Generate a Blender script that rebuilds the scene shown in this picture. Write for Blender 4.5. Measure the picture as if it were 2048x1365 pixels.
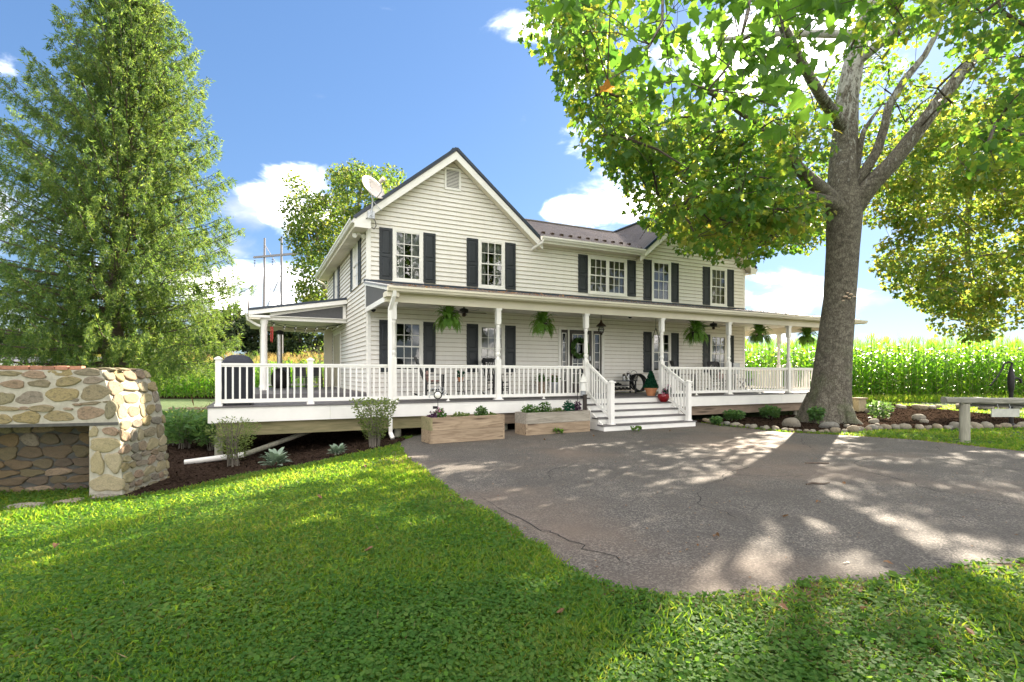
import bpy, bmesh, math, random
import numpy as np
from math import sin, cos, pi, radians, sqrt, atan2
from mathutils import Vector, Matrix

for o in list(bpy.data.objects):
    bpy.data.objects.remove(o)
S = bpy.context.scene
COL = S.collection
random.seed(7)
RNG = np.random.default_rng(7)

# ------------------------------------------------------------------ camera
SUN_AZ, SUN_EL = 37.0, 30.5          # degrees clockwise from +Y, above the horizon
cam = bpy.data.cameras.new('camera')
cam.sensor_width = 36.0
cam.lens = 1054.0 / 2048.0 * 36.0
cam.shift_y = 66.5 / 2048.0
cam.clip_start = 0.05
cam.clip_end = 4000
camo = bpy.data.objects.new('camera', cam)
camo.location = (0, 0, 1.535)
camo.rotation_euler = (radians(90), 0, 0)
COL.objects.link(camo)
S.camera = camo
S.view_settings.view_transform = 'Standard'
S.view_settings.look = 'None'
S.view_settings.exposure = 2.8
S.view_settings.gamma = 1.0
S.view_settings.use_curve_mapping = False

# ------------------------------------------------------------------ node helpers
def nn(nt, t, **kw):
    n = nt.nodes.new(t)
    for k, v in kw.items():
        if k == 'op': n.operation = v
        elif k == 'bt': n.blend_type = v
        elif isinstance(v, tuple) and len(v) == 2 and hasattr(v[0], 'is_output'):
            pass
        else: setattr(n, k, v)
    return n
def lk(nt, a, b): nt.links.new(a, b)
def ramp(nt, fac, stops):
    r = nt.nodes.new('ShaderNodeValToRGB')
    e = r.color_ramp.elements
    while len(e) < len(stops): e.new(0.5)
    for i, (p, c) in enumerate(stops):
        e[i].position = p
        e[i].color = (c[0], c[1], c[2], 1) if len(c) == 3 else c
    if fac is not None: lk(nt, fac, r.inputs[0])
    return r.outputs[0]
def math2(nt, op, a, b=None, clamp=False):
    m = nt.nodes.new('ShaderNodeMath'); m.operation = op; m.use_clamp = clamp
    for i, v in enumerate((a, b)):
        if v is None: continue
        if isinstance(v, (int, float)): m.inputs[i].default_value = v
        else: lk(nt, v, m.inputs[i])
    return m.outputs[0]
def noise(nt, vec, scale, detail=4, rough=0.55, dist=0.0):
    n = nt.nodes.new('ShaderNodeTexNoise')
    n.inputs['Scale'].default_value = scale; n.inputs['Detail'].default_value = detail
    n.inputs['Roughness'].default_value = rough; n.inputs['Distortion'].default_value = dist
    if vec is not None: lk(nt, vec, n.inputs['Vector'])
    return n.outputs['Fac']
def mixc(nt, fac, a, b, bt='MIX'):
    m = nt.nodes.new('ShaderNodeMix'); m.data_type = 'RGBA'; m.blend_type = bt
    if isinstance(fac, (int, float)): m.inputs[0].default_value = fac
    else: lk(nt, fac, m.inputs[0])
    for i, v in ((6, a), (7, b)):
        if isinstance(v, tuple): m.inputs[i].default_value = (v[0], v[1], v[2], 1)
        else: lk(nt, v, m.inputs[i])
    return m.outputs[2]

# ------------------------------------------------------------------ world
SKYMUL = (0.192, 0.240, 0.325)
W = bpy.data.worlds.new('World'); S.world = W; W.use_nodes = True
nt = W.node_tree; nt.nodes.clear()
out = nn(nt, 'ShaderNodeOutputWorld'); bg = nn(nt, 'ShaderNodeBackground'); lk(nt, bg.outputs[0], out.inputs[0])
sky = nn(nt, 'ShaderNodeTexSky'); sky.sky_type = 'NISHITA'; sky.sun_disc = False
sky.sun_elevation = radians(SUN_EL); sky.sun_rotation = radians(SUN_AZ)
sky.air_density = 1.25; sky.dust_density = 0.35; sky.ozone_density = 2.2
bg.inputs[1].default_value = 0.15
tc = nn(nt, 'ShaderNodeTexCoord'); g = tc.outputs['Generated']
sep = nn(nt, 'ShaderNodeSeparateXYZ'); lk(nt, g, sep.inputs[0])
hsv = nn(nt, 'ShaderNodeHueSaturation'); hsv.inputs['Saturation'].default_value = 1.1; hsv.inputs['Value'].default_value = 1.0
gm = nn(nt, 'ShaderNodeGamma'); gm.inputs[1].default_value = 0.62; lk(nt, sky.outputs[0], gm.inputs[0])
lk(nt, mixc(nt, 1.0, gm.outputs[0], SKYMUL, 'MULTIPLY'), hsv.inputs['Color'])
# clouds: soft banks placed by direction, broken up by noise, extra bright cover added out of view
mp = nn(nt, 'ShaderNodeMapping'); mp.inputs['Scale'].default_value = (1, 1, 2.0); lk(nt, g, mp.inputs[0])
n1 = noise(nt, mp.outputs[0], 5.5, 9, 0.58, 0.35)
n2 = noise(nt, mp.outputs[0], 7.0, 5, 0.55, 0.3)
el = sep.outputs[2]
CLOUDS = [  # direction (x right, y forward, z up), half sizes along / up, weight
    (-0.46, 1, 0.31, 0.13, 0.065, 1.0), (-0.50, 1, 0.17, 0.20, 0.10, 1.0), (-0.56, 1, 0.235, 0.15, 0.06, .9), (-0.40, 1, 0.375, 0.12, 0.05, 0.75), (-1.05, 1, 0.30, 0.16, 0.08, 0.9),
    (0.12, 1, 0.305, 0.075, 0.035, .95), (0.23, 1, 0.32, 0.05, 0.045, .85), (0.51, 1, 0.17, 0.14, 0.06, .85), (0.66, 1, 0.14, 0.14, 0.03, 0.7), (0.42, 1, 0.40, 0.3, 0.2, 0.8),
    (0.04, 1, 0.655, 0.09, 0.05, 0.72), (0.13, 1, 0.55, 0.06, 0.05, 0.6), (0.5, 1, 0.6, 0.3, 0.15, 0.85), (-0.2, 1, 0.70, 0.1, 0.03, 0.45), (1.4, 1, 0.3, 0.5, 0.12, 1.0), (-2.0, 1, 0.3, 0.6, 0.12, 1.0), (0.5, -1, 0.3, 0.7, 0.12, 1.0), (-0.8, -1, 0.5, 0.5, 0.15, 1.0)]
ysafe = math2(nt, 'ABSOLUTE', sep.outputs[1])
ysafe = math2(nt, 'MAXIMUM', ysafe, 0.02)
px = math2(nt, 'DIVIDE', sep.outputs[0], ysafe); pz = math2(nt, 'DIVIDE', el, ysafe)
front = math2(nt, 'GREATER_THAN', sep.outputs[1], 0.0)
acc = None
for (cx, cy, cz, sx, sz, w) in CLOUDS:
    a = math2(nt, 'DIVIDE', math2(nt, 'SUBTRACT', px, cx), sx); b = math2(nt, 'DIVIDE', math2(nt, 'SUBTRACT', pz, cz), sz)
    r2 = math2(nt, 'ADD', math2(nt, 'MULTIPLY', a, a), math2(nt, 'MULTIPLY', b, b))
    gsn = math2(nt, 'MULTIPLY', math2(nt, 'POWER', 2.718, math2(nt, 'MULTIPLY', r2, -1.0)), w)
    side = front if cy > 0 else math2(nt, 'SUBTRACT', 1.0, front)
    gsn = math2(nt, 'MULTIPLY', gsn, side)
    acc = gsn if acc is None else math2(nt, 'MAXIMUM', acc, gsn)
hx_ = math2(nt, 'SUBTRACT', px, 0.0); hz_ = math2(nt, 'SUBTRACT', pz, 0.75)
hr = math2(nt, 'ADD', math2(nt, 'MULTIPLY', math2(nt, 'MULTIPLY', hx_, hx_), 0.55), math2(nt, 'MULTIPLY', math2(nt, 'MULTIPLY', hz_, hz_), 1.6))
hole = math2(nt, 'MULTIPLY', math2(nt, 'POWER', 2.718, math2(nt, 'MULTIPLY', hr, -0.75)), front)
acc = math2(nt, 'MAXIMUM', acc, math2(nt, 'MULTIPLY', math2(nt, 'SUBTRACT', 1.0, math2(nt, 'MULTIPLY', hole, 1.0)), 0.70))  # cloud cover outside the view, added to brighten the shaded house front
dens = math2(nt, 'ADD', math2(nt, 'MULTIPLY', acc, 0.62), math2(nt, 'MULTIPLY', math2(nt, 'SUBTRACT', n1, 0.5), 1.15))
mr = nn(nt, 'ShaderNodeMapRange'); mr.interpolation_type = 'SMOOTHSTEP'; mr.inputs[1].default_value = 0.22; mr.inputs[2].default_value = 0.82
lk(nt, dens, mr.inputs[0])
cl = math2(nt, 'MULTIPLY', mr.outputs[0], math2(nt, 'GREATER_THAN', el, 0.0))
ccol = ramp(nt, n2, [(0.34, (1.02, 1.03, 1.06)), (0.47, (1.7, 1.65, 1.6)), (0.60, (18, 16.7, 15.2))])
skyc = mixc(nt, math2(nt, 'MULTIPLY', cl, 0.93), hsv.outputs[0], ccol)
lk(nt, skyc, bg.inputs[0])

# ------------------------------------------------------------------ sun
sl = bpy.data.lights.new('sun', 'SUN'); sl.energy = 3.5; sl.angle = radians(0.5); sl.color = (1.0, 0.87, 0.70)
so = bpy.data.objects.new('sun', sl); COL.objects.link(so)
sd = Vector((sin(radians(SUN_AZ)) * cos(radians(SUN_EL)), cos(radians(SUN_AZ)) * cos(radians(SUN_EL)), sin(radians(SUN_EL))))
so.rotation_euler = sd.to_track_quat('Z', 'Y').to_euler()
so.location = sd * 60

# ------------------------------------------------------------------ materials
def base_mat(name, rough=0.6, metal=0.0, spec=0.5):
    m = bpy.data.materials.new(name); m.use_nodes = True
    nt = m.node_tree; b = nt.nodes['Principled BSDF']
    b.inputs['Roughness'].default_value = rough; b.inputs['Metallic'].default_value = metal
    b.inputs['Specular IOR Level'].default_value = spec
    t = nt.nodes.new('ShaderNodeTexCoord')
    return m, nt, b, t.outputs['Object']
def bump(nt, b, h, strength=0.3, dist=0.01):
    n = nt.nodes.new('ShaderNodeBump'); n.inputs['Strength'].default_value = strength; n.inputs['Distance'].default_value = dist
    lk(nt, h, n.inputs['Height']); lk(nt, n.outputs[0], b.inputs['Normal'])
def island(nt):
    return nt.nodes.new('ShaderNodeNewGeometry').outputs['Random Per Island']
def objrand(nt):
    return nt.nodes.new('ShaderNodeObjectInfo').outputs['Random']
def flat(name, c, rough=0.6, metal=0.0, var=0.12, scale=6.0, bstr=0.0, bscale=40, spec=0.5, stretch=None, orand=0.0):
    """plain colour with mottling (var), fine bump and optional per object tone shift"""
    m, nt, b, v = base_mat(name, rough, metal, spec)
    if stretch:
        mp = nt.nodes.new('ShaderNodeMapping'); mp.inputs['Scale'].default_value = stretch; lk(nt, v, mp.inputs[0]); v = mp.outputs[0]
    n = noise(nt, v, scale, 6, 0.6)
    lo = tuple(x * (1 - var) for x in c); hi = tuple(min(1, x * (1 + var)) for x in c)
    col = ramp(nt, n, [(0.3, lo), (0.7, hi)])
    if orand:
        h = nt.nodes.new('ShaderNodeHueSaturation'); lk(nt, col, h.inputs['Color'])
        lk(nt, math2(nt, 'ADD', math2(nt, 'MULTIPLY', objrand(nt), 2 * orand), 1 - orand), h.inputs['Value']); col = h.outputs[0]
    lk(nt, col, b.inputs['Base Color'])
    if bstr: bump(nt, b, noise(nt, v, bscale, 5, 0.6), bstr)
    return m
def wood(name, lo, hi, knot=(.1, .06, .03), axis=0, scale=1.0, rough=0.75):
    m, nt, b, v = base_mat(name, rough)
    mp = nt.nodes.new('ShaderNodeMapping'); sc = [9, 9, 9]; sc[axis] = 0.9
    mp.inputs['Scale'].default_value = [s * scale for s in sc]; lk(nt, v, mp.inputs[0])
    o = nt.nodes.new('ShaderNodeVectorMath'); o.operation = 'ADD'; lk(nt, mp.outputs[0], o.inputs[0])
    cx = nt.nodes.new('ShaderNodeCombineXYZ'); r = math2(nt, 'MULTIPLY', objrand(nt), 37.0)
    for i in range(3): lk(nt, r, cx.inputs[i])
    lk(nt, cx.outputs[0], o.inputs[1])
    gr = noise(nt, o.outputs[0], 2.4, 7, 0.62, 1.1); big = noise(nt, o.outputs[0], 0.5, 3, 0.5)
    col = ramp(nt, gr, [(0.28, lo), (0.72, hi)])
    col = mixc(nt, math2(nt, 'MULTIPLY', ramp(nt, big, [(0.45, (0, 0, 0)), (0.7, (1, 1, 1))]), 0.35), col, tuple(x * .7 for x in lo))
    vo = nt.nodes.new('ShaderNodeTexVoronoi'); vo.inputs['Scale'].default_value = 0.85; lk(nt, o.outputs[0], vo.inputs['Vector'])
    col = mixc(nt, ramp(nt, vo.outputs['Distance'], [(0.06, (1, 1, 1)), (0.2, (0, 0, 0))]), col, knot)
    lk(nt, col, b.inputs['Base Color']); bump(nt, b, gr, 0.25, 0.006)
    return m
def leafmat(name, cols, trans, tfac=0.45, rough=0.5, spec=0.2, ns=0.5):
    """foliage: colour differs leaf by leaf; part of the light passes through"""
    m, nt, b, v = base_mat(name, rough, 0, spec)
    r = island(nt)
    n = noise(nt, v, ns, 3, 0.5)
    f = math2(nt, 'ADD', math2(nt, 'MULTIPLY', r, 0.7), math2(nt, 'MULTIPLY', math2(nt, 'SUBTRACT', n, 0.35), 0.9), True)
    k = len(cols)
    col = ramp(nt, f, [(i / (k - 1), c) for i, c in enumerate(cols)])
    lk(nt, col, b.inputs['Base Color'])
    t = nt.nodes.new('ShaderNodeBsdfTranslucent')
    tcol = ramp(nt, f, [(i / (len(trans) - 1), c) for i, c in enumerate(trans)])
    lk(nt, tcol, t.inputs[0])
    mx = nt.nodes.new('ShaderNodeMixShader'); mx.inputs[0].default_value = tfac
    lk(nt, b.outputs[0], mx.inputs[1]); lk(nt, t.outputs[0], mx.inputs[2])
    lk(nt, mx.outputs[0], nt.nodes['Material Output'].inputs[0])
    return m

M = {}
def siding_mat():
    m, nt, b, v = base_mat('vinyl siding', 0.45)
    n = noise(nt, v, 0.5, 5, 0.6); s = noise(nt, v, 14, 3, 0.6)
    mp = nt.nodes.new('ShaderNodeMapping'); mp.inputs['Scale'].default_value = (3.5, 3.5, .35); lk(nt, v, mp.inputs[0])
    st = noise(nt, mp.outputs[0], 1.6, 6, 0.7)
    col = ramp(nt, n, [(0.3, (.79, .75, .67)), (0.7, (.85, .815, .745))])
    col = mixc(nt, math2(nt, 'MULTIPLY', ramp(nt, st, [(0.5, (0, 0, 0)), (0.8, (1, 1, 1))]), 0.28), col, (.52, .47, .38))
    col = mixc(nt, math2(nt, 'MULTIPLY', objrand(nt), 0.10), col, (.62, .59, .52))
    lk(nt, col, b.inputs['Base Color']); bump(nt, b, s, 0.05, 0.002)
    return m
M['siding'] = siding_mat()
M['lap_shade_dirt'] = flat('lap edge shade and grime', (.42, .35, .25), .8, var=.4, scale=5)  # grime colour that also paints in the shadow line under each lap
M['fungus'] = flat('pale fungus', (.62, .46, .33), .8, var=.2, scale=20)
M['thatch'] = leafmat('dry thatch', [(.13, .09, .04), (.24, .18, .09), (.36, .29, .16)], [(.2, .15, .06), (.3, .25, .12)], .2, spec=0)
M['trim'] = flat('white trim', (.82, .79, .72), 0.4, var=.05, scale=3)
M['railwhite'] = flat('white vinyl rail', (.86, .83, .765), 0.38, var=.04, scale=3)
M['cream'] = flat('cream fascia', (.72, .66, .52), 0.5, var=.07, scale=1.3)
M['soffit'] = flat('soffit', (.74, .68, .55), 0.55, var=.05, scale=2)
M['ceiling'] = flat('porch ceiling', (.82, .79, .71), 0.55, var=.06, scale=2)
M['shutter'] = flat('shutter paint', (.014, .018, .022), 0.5, var=.25, scale=3, bstr=.1, bscale=120)
M['roof'] = flat('dark metal roof', (.175, .152, .138), 0.33, metal=.25, var=.2, scale=1.2)
M['roofedge'] = flat('blue black roof edge', (.012, .025, .045), 0.4, var=.2)
M['deck'] = flat('grey deck board', (.13, .12, .118), 0.6, var=.15, scale=5, bstr=.15, bscale=60)
M['mesh'] = flat('grey screen', (.10, .10, .10), 0.8, var=.2, scale=60)
M['black'] = flat('black paint', (.012, .012, .013), 0.4, var=.2)
M['iron'] = flat('dark iron', (.02, .018, .017), 0.5, metal=.5, var=.3, scale=20)
M['bronze'] = flat('bronze metal', (.05, .03, .02), 0.45, metal=.6, var=.2)
M['steel'] = flat('steel', (.42, .40, .38), 0.3, metal=.9, var=.2, scale=8)
M['galv'] = flat('galvanised steel', (.40, .41, .42), 0.45, metal=.7, var=.2, scale=12)
M['polegrey'] = flat('weathered pole', (.22, .21, .22), 0.8, var=.15)
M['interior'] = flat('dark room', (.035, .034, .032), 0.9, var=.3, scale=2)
M['curtain'] = flat('white lace curtain', (.55, .55, .54), 0.9, var=.4, scale=7)
M['blind'] = flat('beige blind', (.36, .33, .27), 0.8, var=.12, scale=9)
M['brown'] = flat('dark brown door', (.035, .024, .018), 0.4, var=.15)
M['beige'] = flat('beige door', (.52, .44, .31), 0.5, var=.06)
M['wood_pine'] = wood('raw planter boards', (.20, .135, .08), (.48, .365, .24), (.10, .06, .035), 0, 0.9)
M['wood_grey'] = wood('greyed planter boards', (.20, .175, .135), (.45, .40, .32), (.10, .08, .06), 0, 0.9)
M['wood_green'] = wood('mossy treated timber', (.17, .16, .07), (.36, .30, .16), (.08, .07, .03), 0, 0.7)
M['wood_post'] = wood('weathered round post', (.17, .165, .12), (.36, .34, .26), (.07, .07, .05), 2, 0.8)
M['wood_brown'] = wood('rim joist', (.19, .135, .09), (.36, .27, .19), (.07, .05, .03), 0, 0.7)
M['wood_log'] = wood('grey hewn beam', (.13, .13, .10), (.31, .295, .235), (.05, .05, .04), 0, 1.0)
M['terracotta'] = flat('terracotta', (.55, .23, .10), 0.75, var=.12, scale=12)
M['redglaze'] = flat('red glazed pot', (.22, .008, .012), 0.15, var=.35, scale=9)
M['soil'] = flat('potting soil', (.03, .022, .016), 0.95, var=.4, scale=40)
M['barkbrown'] = flat('brown bark', (.10, .075, .055), 0.9, var=.4, scale=9, bstr=.5, bscale=25)
M['barkgrey'] = flat('grey bark', (.16, .14, .11), 0.9, var=.35, scale=6, bstr=.5, bscale=22)
M['twig'] = flat('thin twig', (.06, .045, .03), 0.85, var=.3)
M['hose'] = flat('black rubber hose', (.015, .015, .014), 0.45, var=.25, scale=9)
M['cover'] = flat('black fabric cover', (.016, .018, .026), 0.65, var=.35, scale=14, bstr=.4, bscale=12)
M['cushion'] = flat('patterned cushion', (.5, .3, .26), 0.9, var=.6, scale=22)
M['pinkf'] = leafmat('pink petals', [(.55, .15, .30), (.75, .35, .5)], [(.6, .2, .35), (.7, .4, .5)], .3)
M['redf'] = leafmat('red petals', [(.45, .01, .03), (.7, .03, .08)], [(.6, .02, .05), (.7, .05, .1)], .3)
M['whitef'] = leafmat('white petals', [(.7, .68, .62), (.85, .82, .8)], [(.6, .6, .5), (.7, .7, .6)], .3)
M['purplef'] = leafmat('purple leaves', [(.04, .02, .04), (.12, .05, .1)], [(.1, .04, .08), (.2, .1, .15)], .3)
M['lamp'] = flat('milky glass', (.75, .73, .66), 0.2, var=.05)
M['redchime'] = flat('red chime', (.45, .03, .02), 0.4, var=.1)
M['dishface'] = flat('dish paint', (.70, .62, .56), 0.4, var=.1, scale=4)
M['brick'] = flat('red brick', (.33, .155, .095), 0.85, var=.25, scale=14, bstr=.4, bscale=40, orand=.25)
M['mortar'] = flat('lime mortar', (.36, .335, .265), 0.95, var=.18, scale=14, bstr=.5, bscale=45)
M['lintel'] = flat('steel lintel', (.06, .058, .05), 0.7, var=.3, scale=12)
M['signboard'] = flat('blank pale board', (.42, .42, .36), 0.7, var=.15, scale=9)

def stone_mat(name, cols, moss=0.3):
    m, nt, b, v = base_mat(name, 0.9)
    r = objrand(nt); n = noise(nt, v, 9, 8, 0.65); n2 = noise(nt, v, 3.2, 4, 0.6)
    k = len(cols)
    base = ramp(nt, r, [(i / (k - 1), c) for i, c in enumerate(cols)])
    col = mixc(nt, ramp(nt, n, [(0.3, (0, 0, 0)), (0.75, (1, 1, 1))]), mixc(nt, 1.0, base, (.55, .55, .52), 'MULTIPLY'), base)
    col = mixc(nt, math2(nt, 'MULTIPLY', ramp(nt, n2, [(0.5, (0, 0, 0)), (0.68, (1, 1, 1))]), moss), col, (.055, .055, .04))
    lk(nt, col, b.inputs['Base Color']); bump(nt, b, n, 0.6, 0.02)
    return m
M['stone'] = stone_mat('field stone', [(.30, .22, .14), (.36, .25, .17), (.27, .24, .15), (.36, .28, .13), (.24, .21, .165), (.34, .27, .20)], .6)
M['stonelight'] = stone_mat('pale sandstone', [(.42, .35, .20), (.38, .32, .19), (.44, .37, .24)], .25)
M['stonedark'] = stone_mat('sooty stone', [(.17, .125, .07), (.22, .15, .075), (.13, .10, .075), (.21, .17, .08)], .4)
M['edgestone'] = stone_mat('edging rock', [(.30, .27, .21), (.36, .32, .25), (.33, .26, .17), (.25, .24, .21)], .35)

def glass_mat():
    m = bpy.data.materials.new('window glass'); m.use_nodes = True
    nt = m.node_tree; nt.nodes.clear()
    o = nt.nodes.new('ShaderNodeOutputMaterial'); tr = nt.nodes.new('ShaderNodeBsdfTransparent'); tr.inputs[0].default_value = (.72, .74, .73, 1)
    gl = nt.nodes.new('ShaderNodeBsdfGlossy'); gl.inputs['Roughness'].default_value = 0.02; gl.inputs[0].default_value = (1, 1, 1, 1)
    fr = nt.nodes.new('ShaderNodeFresnel'); fr.inputs[0].default_value = 1.7
    t = nt.nodes.new('ShaderNodeTexCoord'); n = noise(nt, t.outputs['Object'], 2.5, 2, 0.5)
    bp = nt.nodes.new('ShaderNodeBump'); bp.inputs['Strength'].default_value = 0.04; bp.inputs['Distance'].default_value = 0.05
    lk(nt, n, bp.inputs['Height']); lk(nt, bp.outputs[0], gl.inputs['Normal'])
    mx = nt.nodes.new('ShaderNodeMixShader'); lk(nt, math2(nt, 'MULTIPLY', fr.outputs[0], 1.3, True), mx.inputs[0])
    lk(nt, tr.outputs[0], mx.inputs[1]); lk(nt, gl.outputs[0], mx.inputs[2]); lk(nt, mx.outputs[0], o.inputs[0])
    return m
M['glass'] = glass_mat()

def asphalt_mat():
    m, nt, b, v = base_mat('old asphalt', 0.85)
    fine = noise(nt, v, 170, 3, 0.7); mid = noise(nt, v, 1.1, 7, 0.62, 0.5); big = noise(nt, v, 0.28, 4, 0.5)
    vo = nt.nodes.new('ShaderNodeTexVoronoi'); vo.inputs['Scale'].default_value = 75; lk(nt, v, vo.inputs['Vector'])
    col = ramp(nt, vo.outputs['Color'], [(0.1, (.030, .026, .022)), (0.5, (.073, .064, .054)), (0.9, (.20, .177, .148))])
    col = mixc(nt, math2(nt, 'MULTIPLY', ramp(nt, mid, [(0.42, (0, 0, 0)), (0.62, (1, 1, 1))]), 0.6), col, (.055, .047, .039))
    col = mixc(nt, math2(nt, 'MULTIPLY', ramp(nt, big, [(0.48, (0, 0, 0)), (0.66, (1, 1, 1))]), 0.55), col, (.19, .135, .095))
    lk(nt, col, b.inputs['Base Color']); bump(nt, b, fine, 0.5, 0.006)
    return m
M['asphalt'] = asphalt_mat()
M['crack'] = flat('crack', (.018, .016, .014), 0.95, var=.3, scale=30)
def soil_ground():
    m, nt, b, v = base_mat('lawn soil', 0.95)
    n = noise(nt, v, 2.2, 8, 0.65); n2 = noise(nt, v, 0.35, 4, 0.5); f = noise(nt, v, 45, 4, 0.7)
    col = ramp(nt, n, [(0.3, (.030, .062, .012)), (0.6, (.060, .10, .018)), (0.8, (.095, .085, .035))])
    col = mixc(nt, math2(nt, 'MULTIPLY', ramp(nt, n2, [(0.5, (0, 0, 0)), (0.7, (1, 1, 1))]), 0.35), col, (.11, .10, .035))
    lk(nt, col, b.inputs['Base Color']); bump(nt, b, f, 0.5, 0.03)
    return m
M['ground'] = soil_ground()
def mulch_mat():
    m, nt, b, v = base_mat('bark mulch', 1.0, 0, 0)
    vo = nt.nodes.new('ShaderNodeTexVoronoi'); vo.inputs['Scale'].default_value = 34; lk(nt, v, vo.inputs['Vector'])
    n = noise(nt, v, 0.9, 5, 0.6)
    col = ramp(nt, vo.outputs['Color'], [(0.1, (.018, .012, .009)), (0.6, (.045, .030, .022)), (0.95, (.07, .048, .034))])
    col = mixc(nt, math2(nt, 'MULTIPLY', ramp(nt, n, [(0.45, (0, 0, 0)), (0.7, (1, 1, 1))]), 0.4), col, (.06, .04, .03))
    lk(nt, col, b.inputs['Base Color']); bump(nt, b, vo.outputs['Distance'], 0.8, 0.03)
    return m
M['mulch'] = mulch_mat()
M['chip'] = leafmat('mulch chips', [(.012, .008, .006), (.028, .019, .013), (.055, .037, .025)], [(0, 0, 0), (0, 0, 0)], .0, spec=0, rough=1)
M['dirt'] = flat('bare red dirt', (.19, .12, .075), 0.95, var=.3, scale=9, bstr=.4, bscale=50)

def sycamore_bark():
    m, nt, b, v = base_mat('sycamore bark', 0.85)
    sp = nt.nodes.new('ShaderNodeSeparateXYZ'); lk(nt, v, sp.inputs[0])
    mp = nt.nodes.new('ShaderNodeMapping'); mp.inputs['Scale'].default_value = (1.6, 1.6, .7); lk(nt, v, mp.inputs[0])
    n = noise(nt, mp.outputs[0], 5.5, 8, 0.7, 0.5); vo_ = nt.nodes.new('ShaderNodeTexVoronoi'); vo_.feature = 'DISTANCE_TO_EDGE'; vo_.inputs['Scale'].default_value = 11; lk(nt, mp.outputs[0], vo_.inputs['Vector'])
    n2 = math2(nt, 'ADD', math2(nt, 'MULTIPLY', noise(nt, v, 7, 9, 0.75, .6), .8), math2(nt, 'MULTIPLY', ramp(nt, vo_.outputs['Distance'], [(0.0, (0, 0, 0)), (0.12, (1, 1, 1))]), .16))
    brown = ramp(nt, n2, [(0.34, (.034, .028, .020)), (0.52, (.098, .084, .060)), (0.70, (.22, .20, .15))])
    pale = ramp(nt, n2, [(0.3, (.20, .195, .16)), (0.7, (.40, .395, .345))])
    h = math2(nt, 'MULTIPLY', math2(nt, 'SUBTRACT', sp.outputs[2], 6.4), 0.045, True)
    fac = ramp(nt, math2(nt, 'ADD', n, math2(nt, 'SUBTRACT', h, 0.20)), [(0.44, (0, 0, 0)), (0.52, (1, 1, 1))])
    col = mixc(nt, fac, brown, pale)
    mo = noise(nt, v, 1.5, 5, 0.6)
    low = math2(nt, 'SUBTRACT', 1.0, math2(nt, 'MULTIPLY', sp.outputs[2], 0.35), True)
    col = mixc(nt, math2(nt, 'MULTIPLY', math2(nt, 'MULTIPLY', ramp(nt, mo, [(0.48, (0, 0, 0)), (0.62, (1, 1, 1))]), low), 0.55), col, (.07, .10, .03))
    lk(nt, col, b.inputs['Base Color']); bump(nt, b, math2(nt, 'ADD', n2, math2(nt, 'MULTIPLY', fac, -0.5)), 0.8, 0.03)
    return m
M['sycbark'] = sycamore_bark()
M['sycleaf'] = leafmat('sycamore leaves', [(.025, .065, .020), (.04, .095, .024), (.055, .115, .024), (.09, .14, .026), (.17, .15, .028)], [(.12, .30, .03), (.20, .42, .035), (.28, .46, .04), (.46, .52, .05), (.62, .48, .06)], .46, ns=.35)
M['bigleaf'] = leafmat('near sycamore leaves', [(.030, .075, .018), (.05, .11, .022), (.08, .135, .03)], [(.10, .28, .03), (.19, .38, .035), (.34, .48, .05)], .5, ns=.8)
M['orangeleaf'] = leafmat('orange leaf', [(.45, .16, .03), (.55, .22, .05)], [(.6, .25, .05), (.6, .3, .05)], .4)
M['mapleleaf'] = leafmat('maple leaves', [(.03, .075, .022), (.05, .11, .026), (.085, .12, .03), (.12, .10, .03)], [(.18, .36, .04), (.32, .48, .05), (.55, .58, .07), (.5, .35, .06)], .5, ns=.3)
M['backleaf'] = leafmat('poplar leaves', [(.03, .065, .018), (.05, .09, .022), (.10, .12, .03)], [(.12, .25, .03), (.25, .38, .05), (.55, .52, .07)], .45, ns=.3)
M['darkleaf'] = leafmat('dark far leaves', [(.018, .032, .016), (.035, .055, .022), (.07, .08, .03)], [(.06, .12, .03), (.12, .18, .04), (.25, .25, .06)], .35, ns=.15)
M['spruce'] = leafmat('spruce needles', [(.022, .052, .024), (.055, .10, .03), (.12, .155, .042)], [(.10, .22, .04), (.26, .42, .06), (.52, .60, .11)], .42, ns=.9)
M['grass'] = leafmat('grass blades', [(.040, .098, .014), (.068, .135, .020), (.115, .16, .030), (.20, .175, .06)], [(.17, .44, .02), (.32, .56, .03), (.52, .62, .05), (.55, .48, .12)], .48, ns=.6)
M['clover'] = leafmat('clover and weeds', [(.036, .092, .020), (.060, .13, .026), (.105, .16, .042)], [(.16, .40, .04), (.29, .52, .05), (.45, .58, .07)], .45, ns=.6, rough=.6, spec=.08)
M['litter'] = leafmat('dead leaves', [(.10, .05, .022), (.17, .09, .045), (.27, .18, .10)], [(.2, .1, .04), (.3, .2, .1)], .2)
M['corn'] = leafmat('corn leaves', [(.035, .10, .014), (.065, .16, .02), (.10, .19, .03), (.15, .20, .05)], [(.14, .46, .02), (.30, .62, .03), (.50, .70, .05)], .5, spec=.7, rough=.32, ns=.25)
M['tassel'] = leafmat('corn tassels', [(.30, .20, .07), (.42, .30, .12)], [(.5, .35, .1), (.6, .45, .15)], .4)
M['cornstalk'] = flat('corn stalk', (.16, .19, .05), 0.6, var=.3, scale=5)
M['fern'] = leafmat('fern fronds', [(.055, .13, .022), (.09, .19, .03), (.12, .22, .045)], [(.2, .45, .03), (.32, .55, .05), (.4, .58, .06)], .4)
M['shrub'] = leafmat('shrub leaves', [(.07, .105, .03), (.12, .16, .05), (.19, .21, .09)], [(.2, .32, .06), (.35, .45, .1), (.45, .5, .15)], .4)
M['peony'] = leafmat('peony leaves', [(.045, .11, .03), (.07, .15, .04), (.12, .18, .05)], [(.14, .30, .04), (.22, .38, .06), (.35, .42, .08)], .4)
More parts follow.
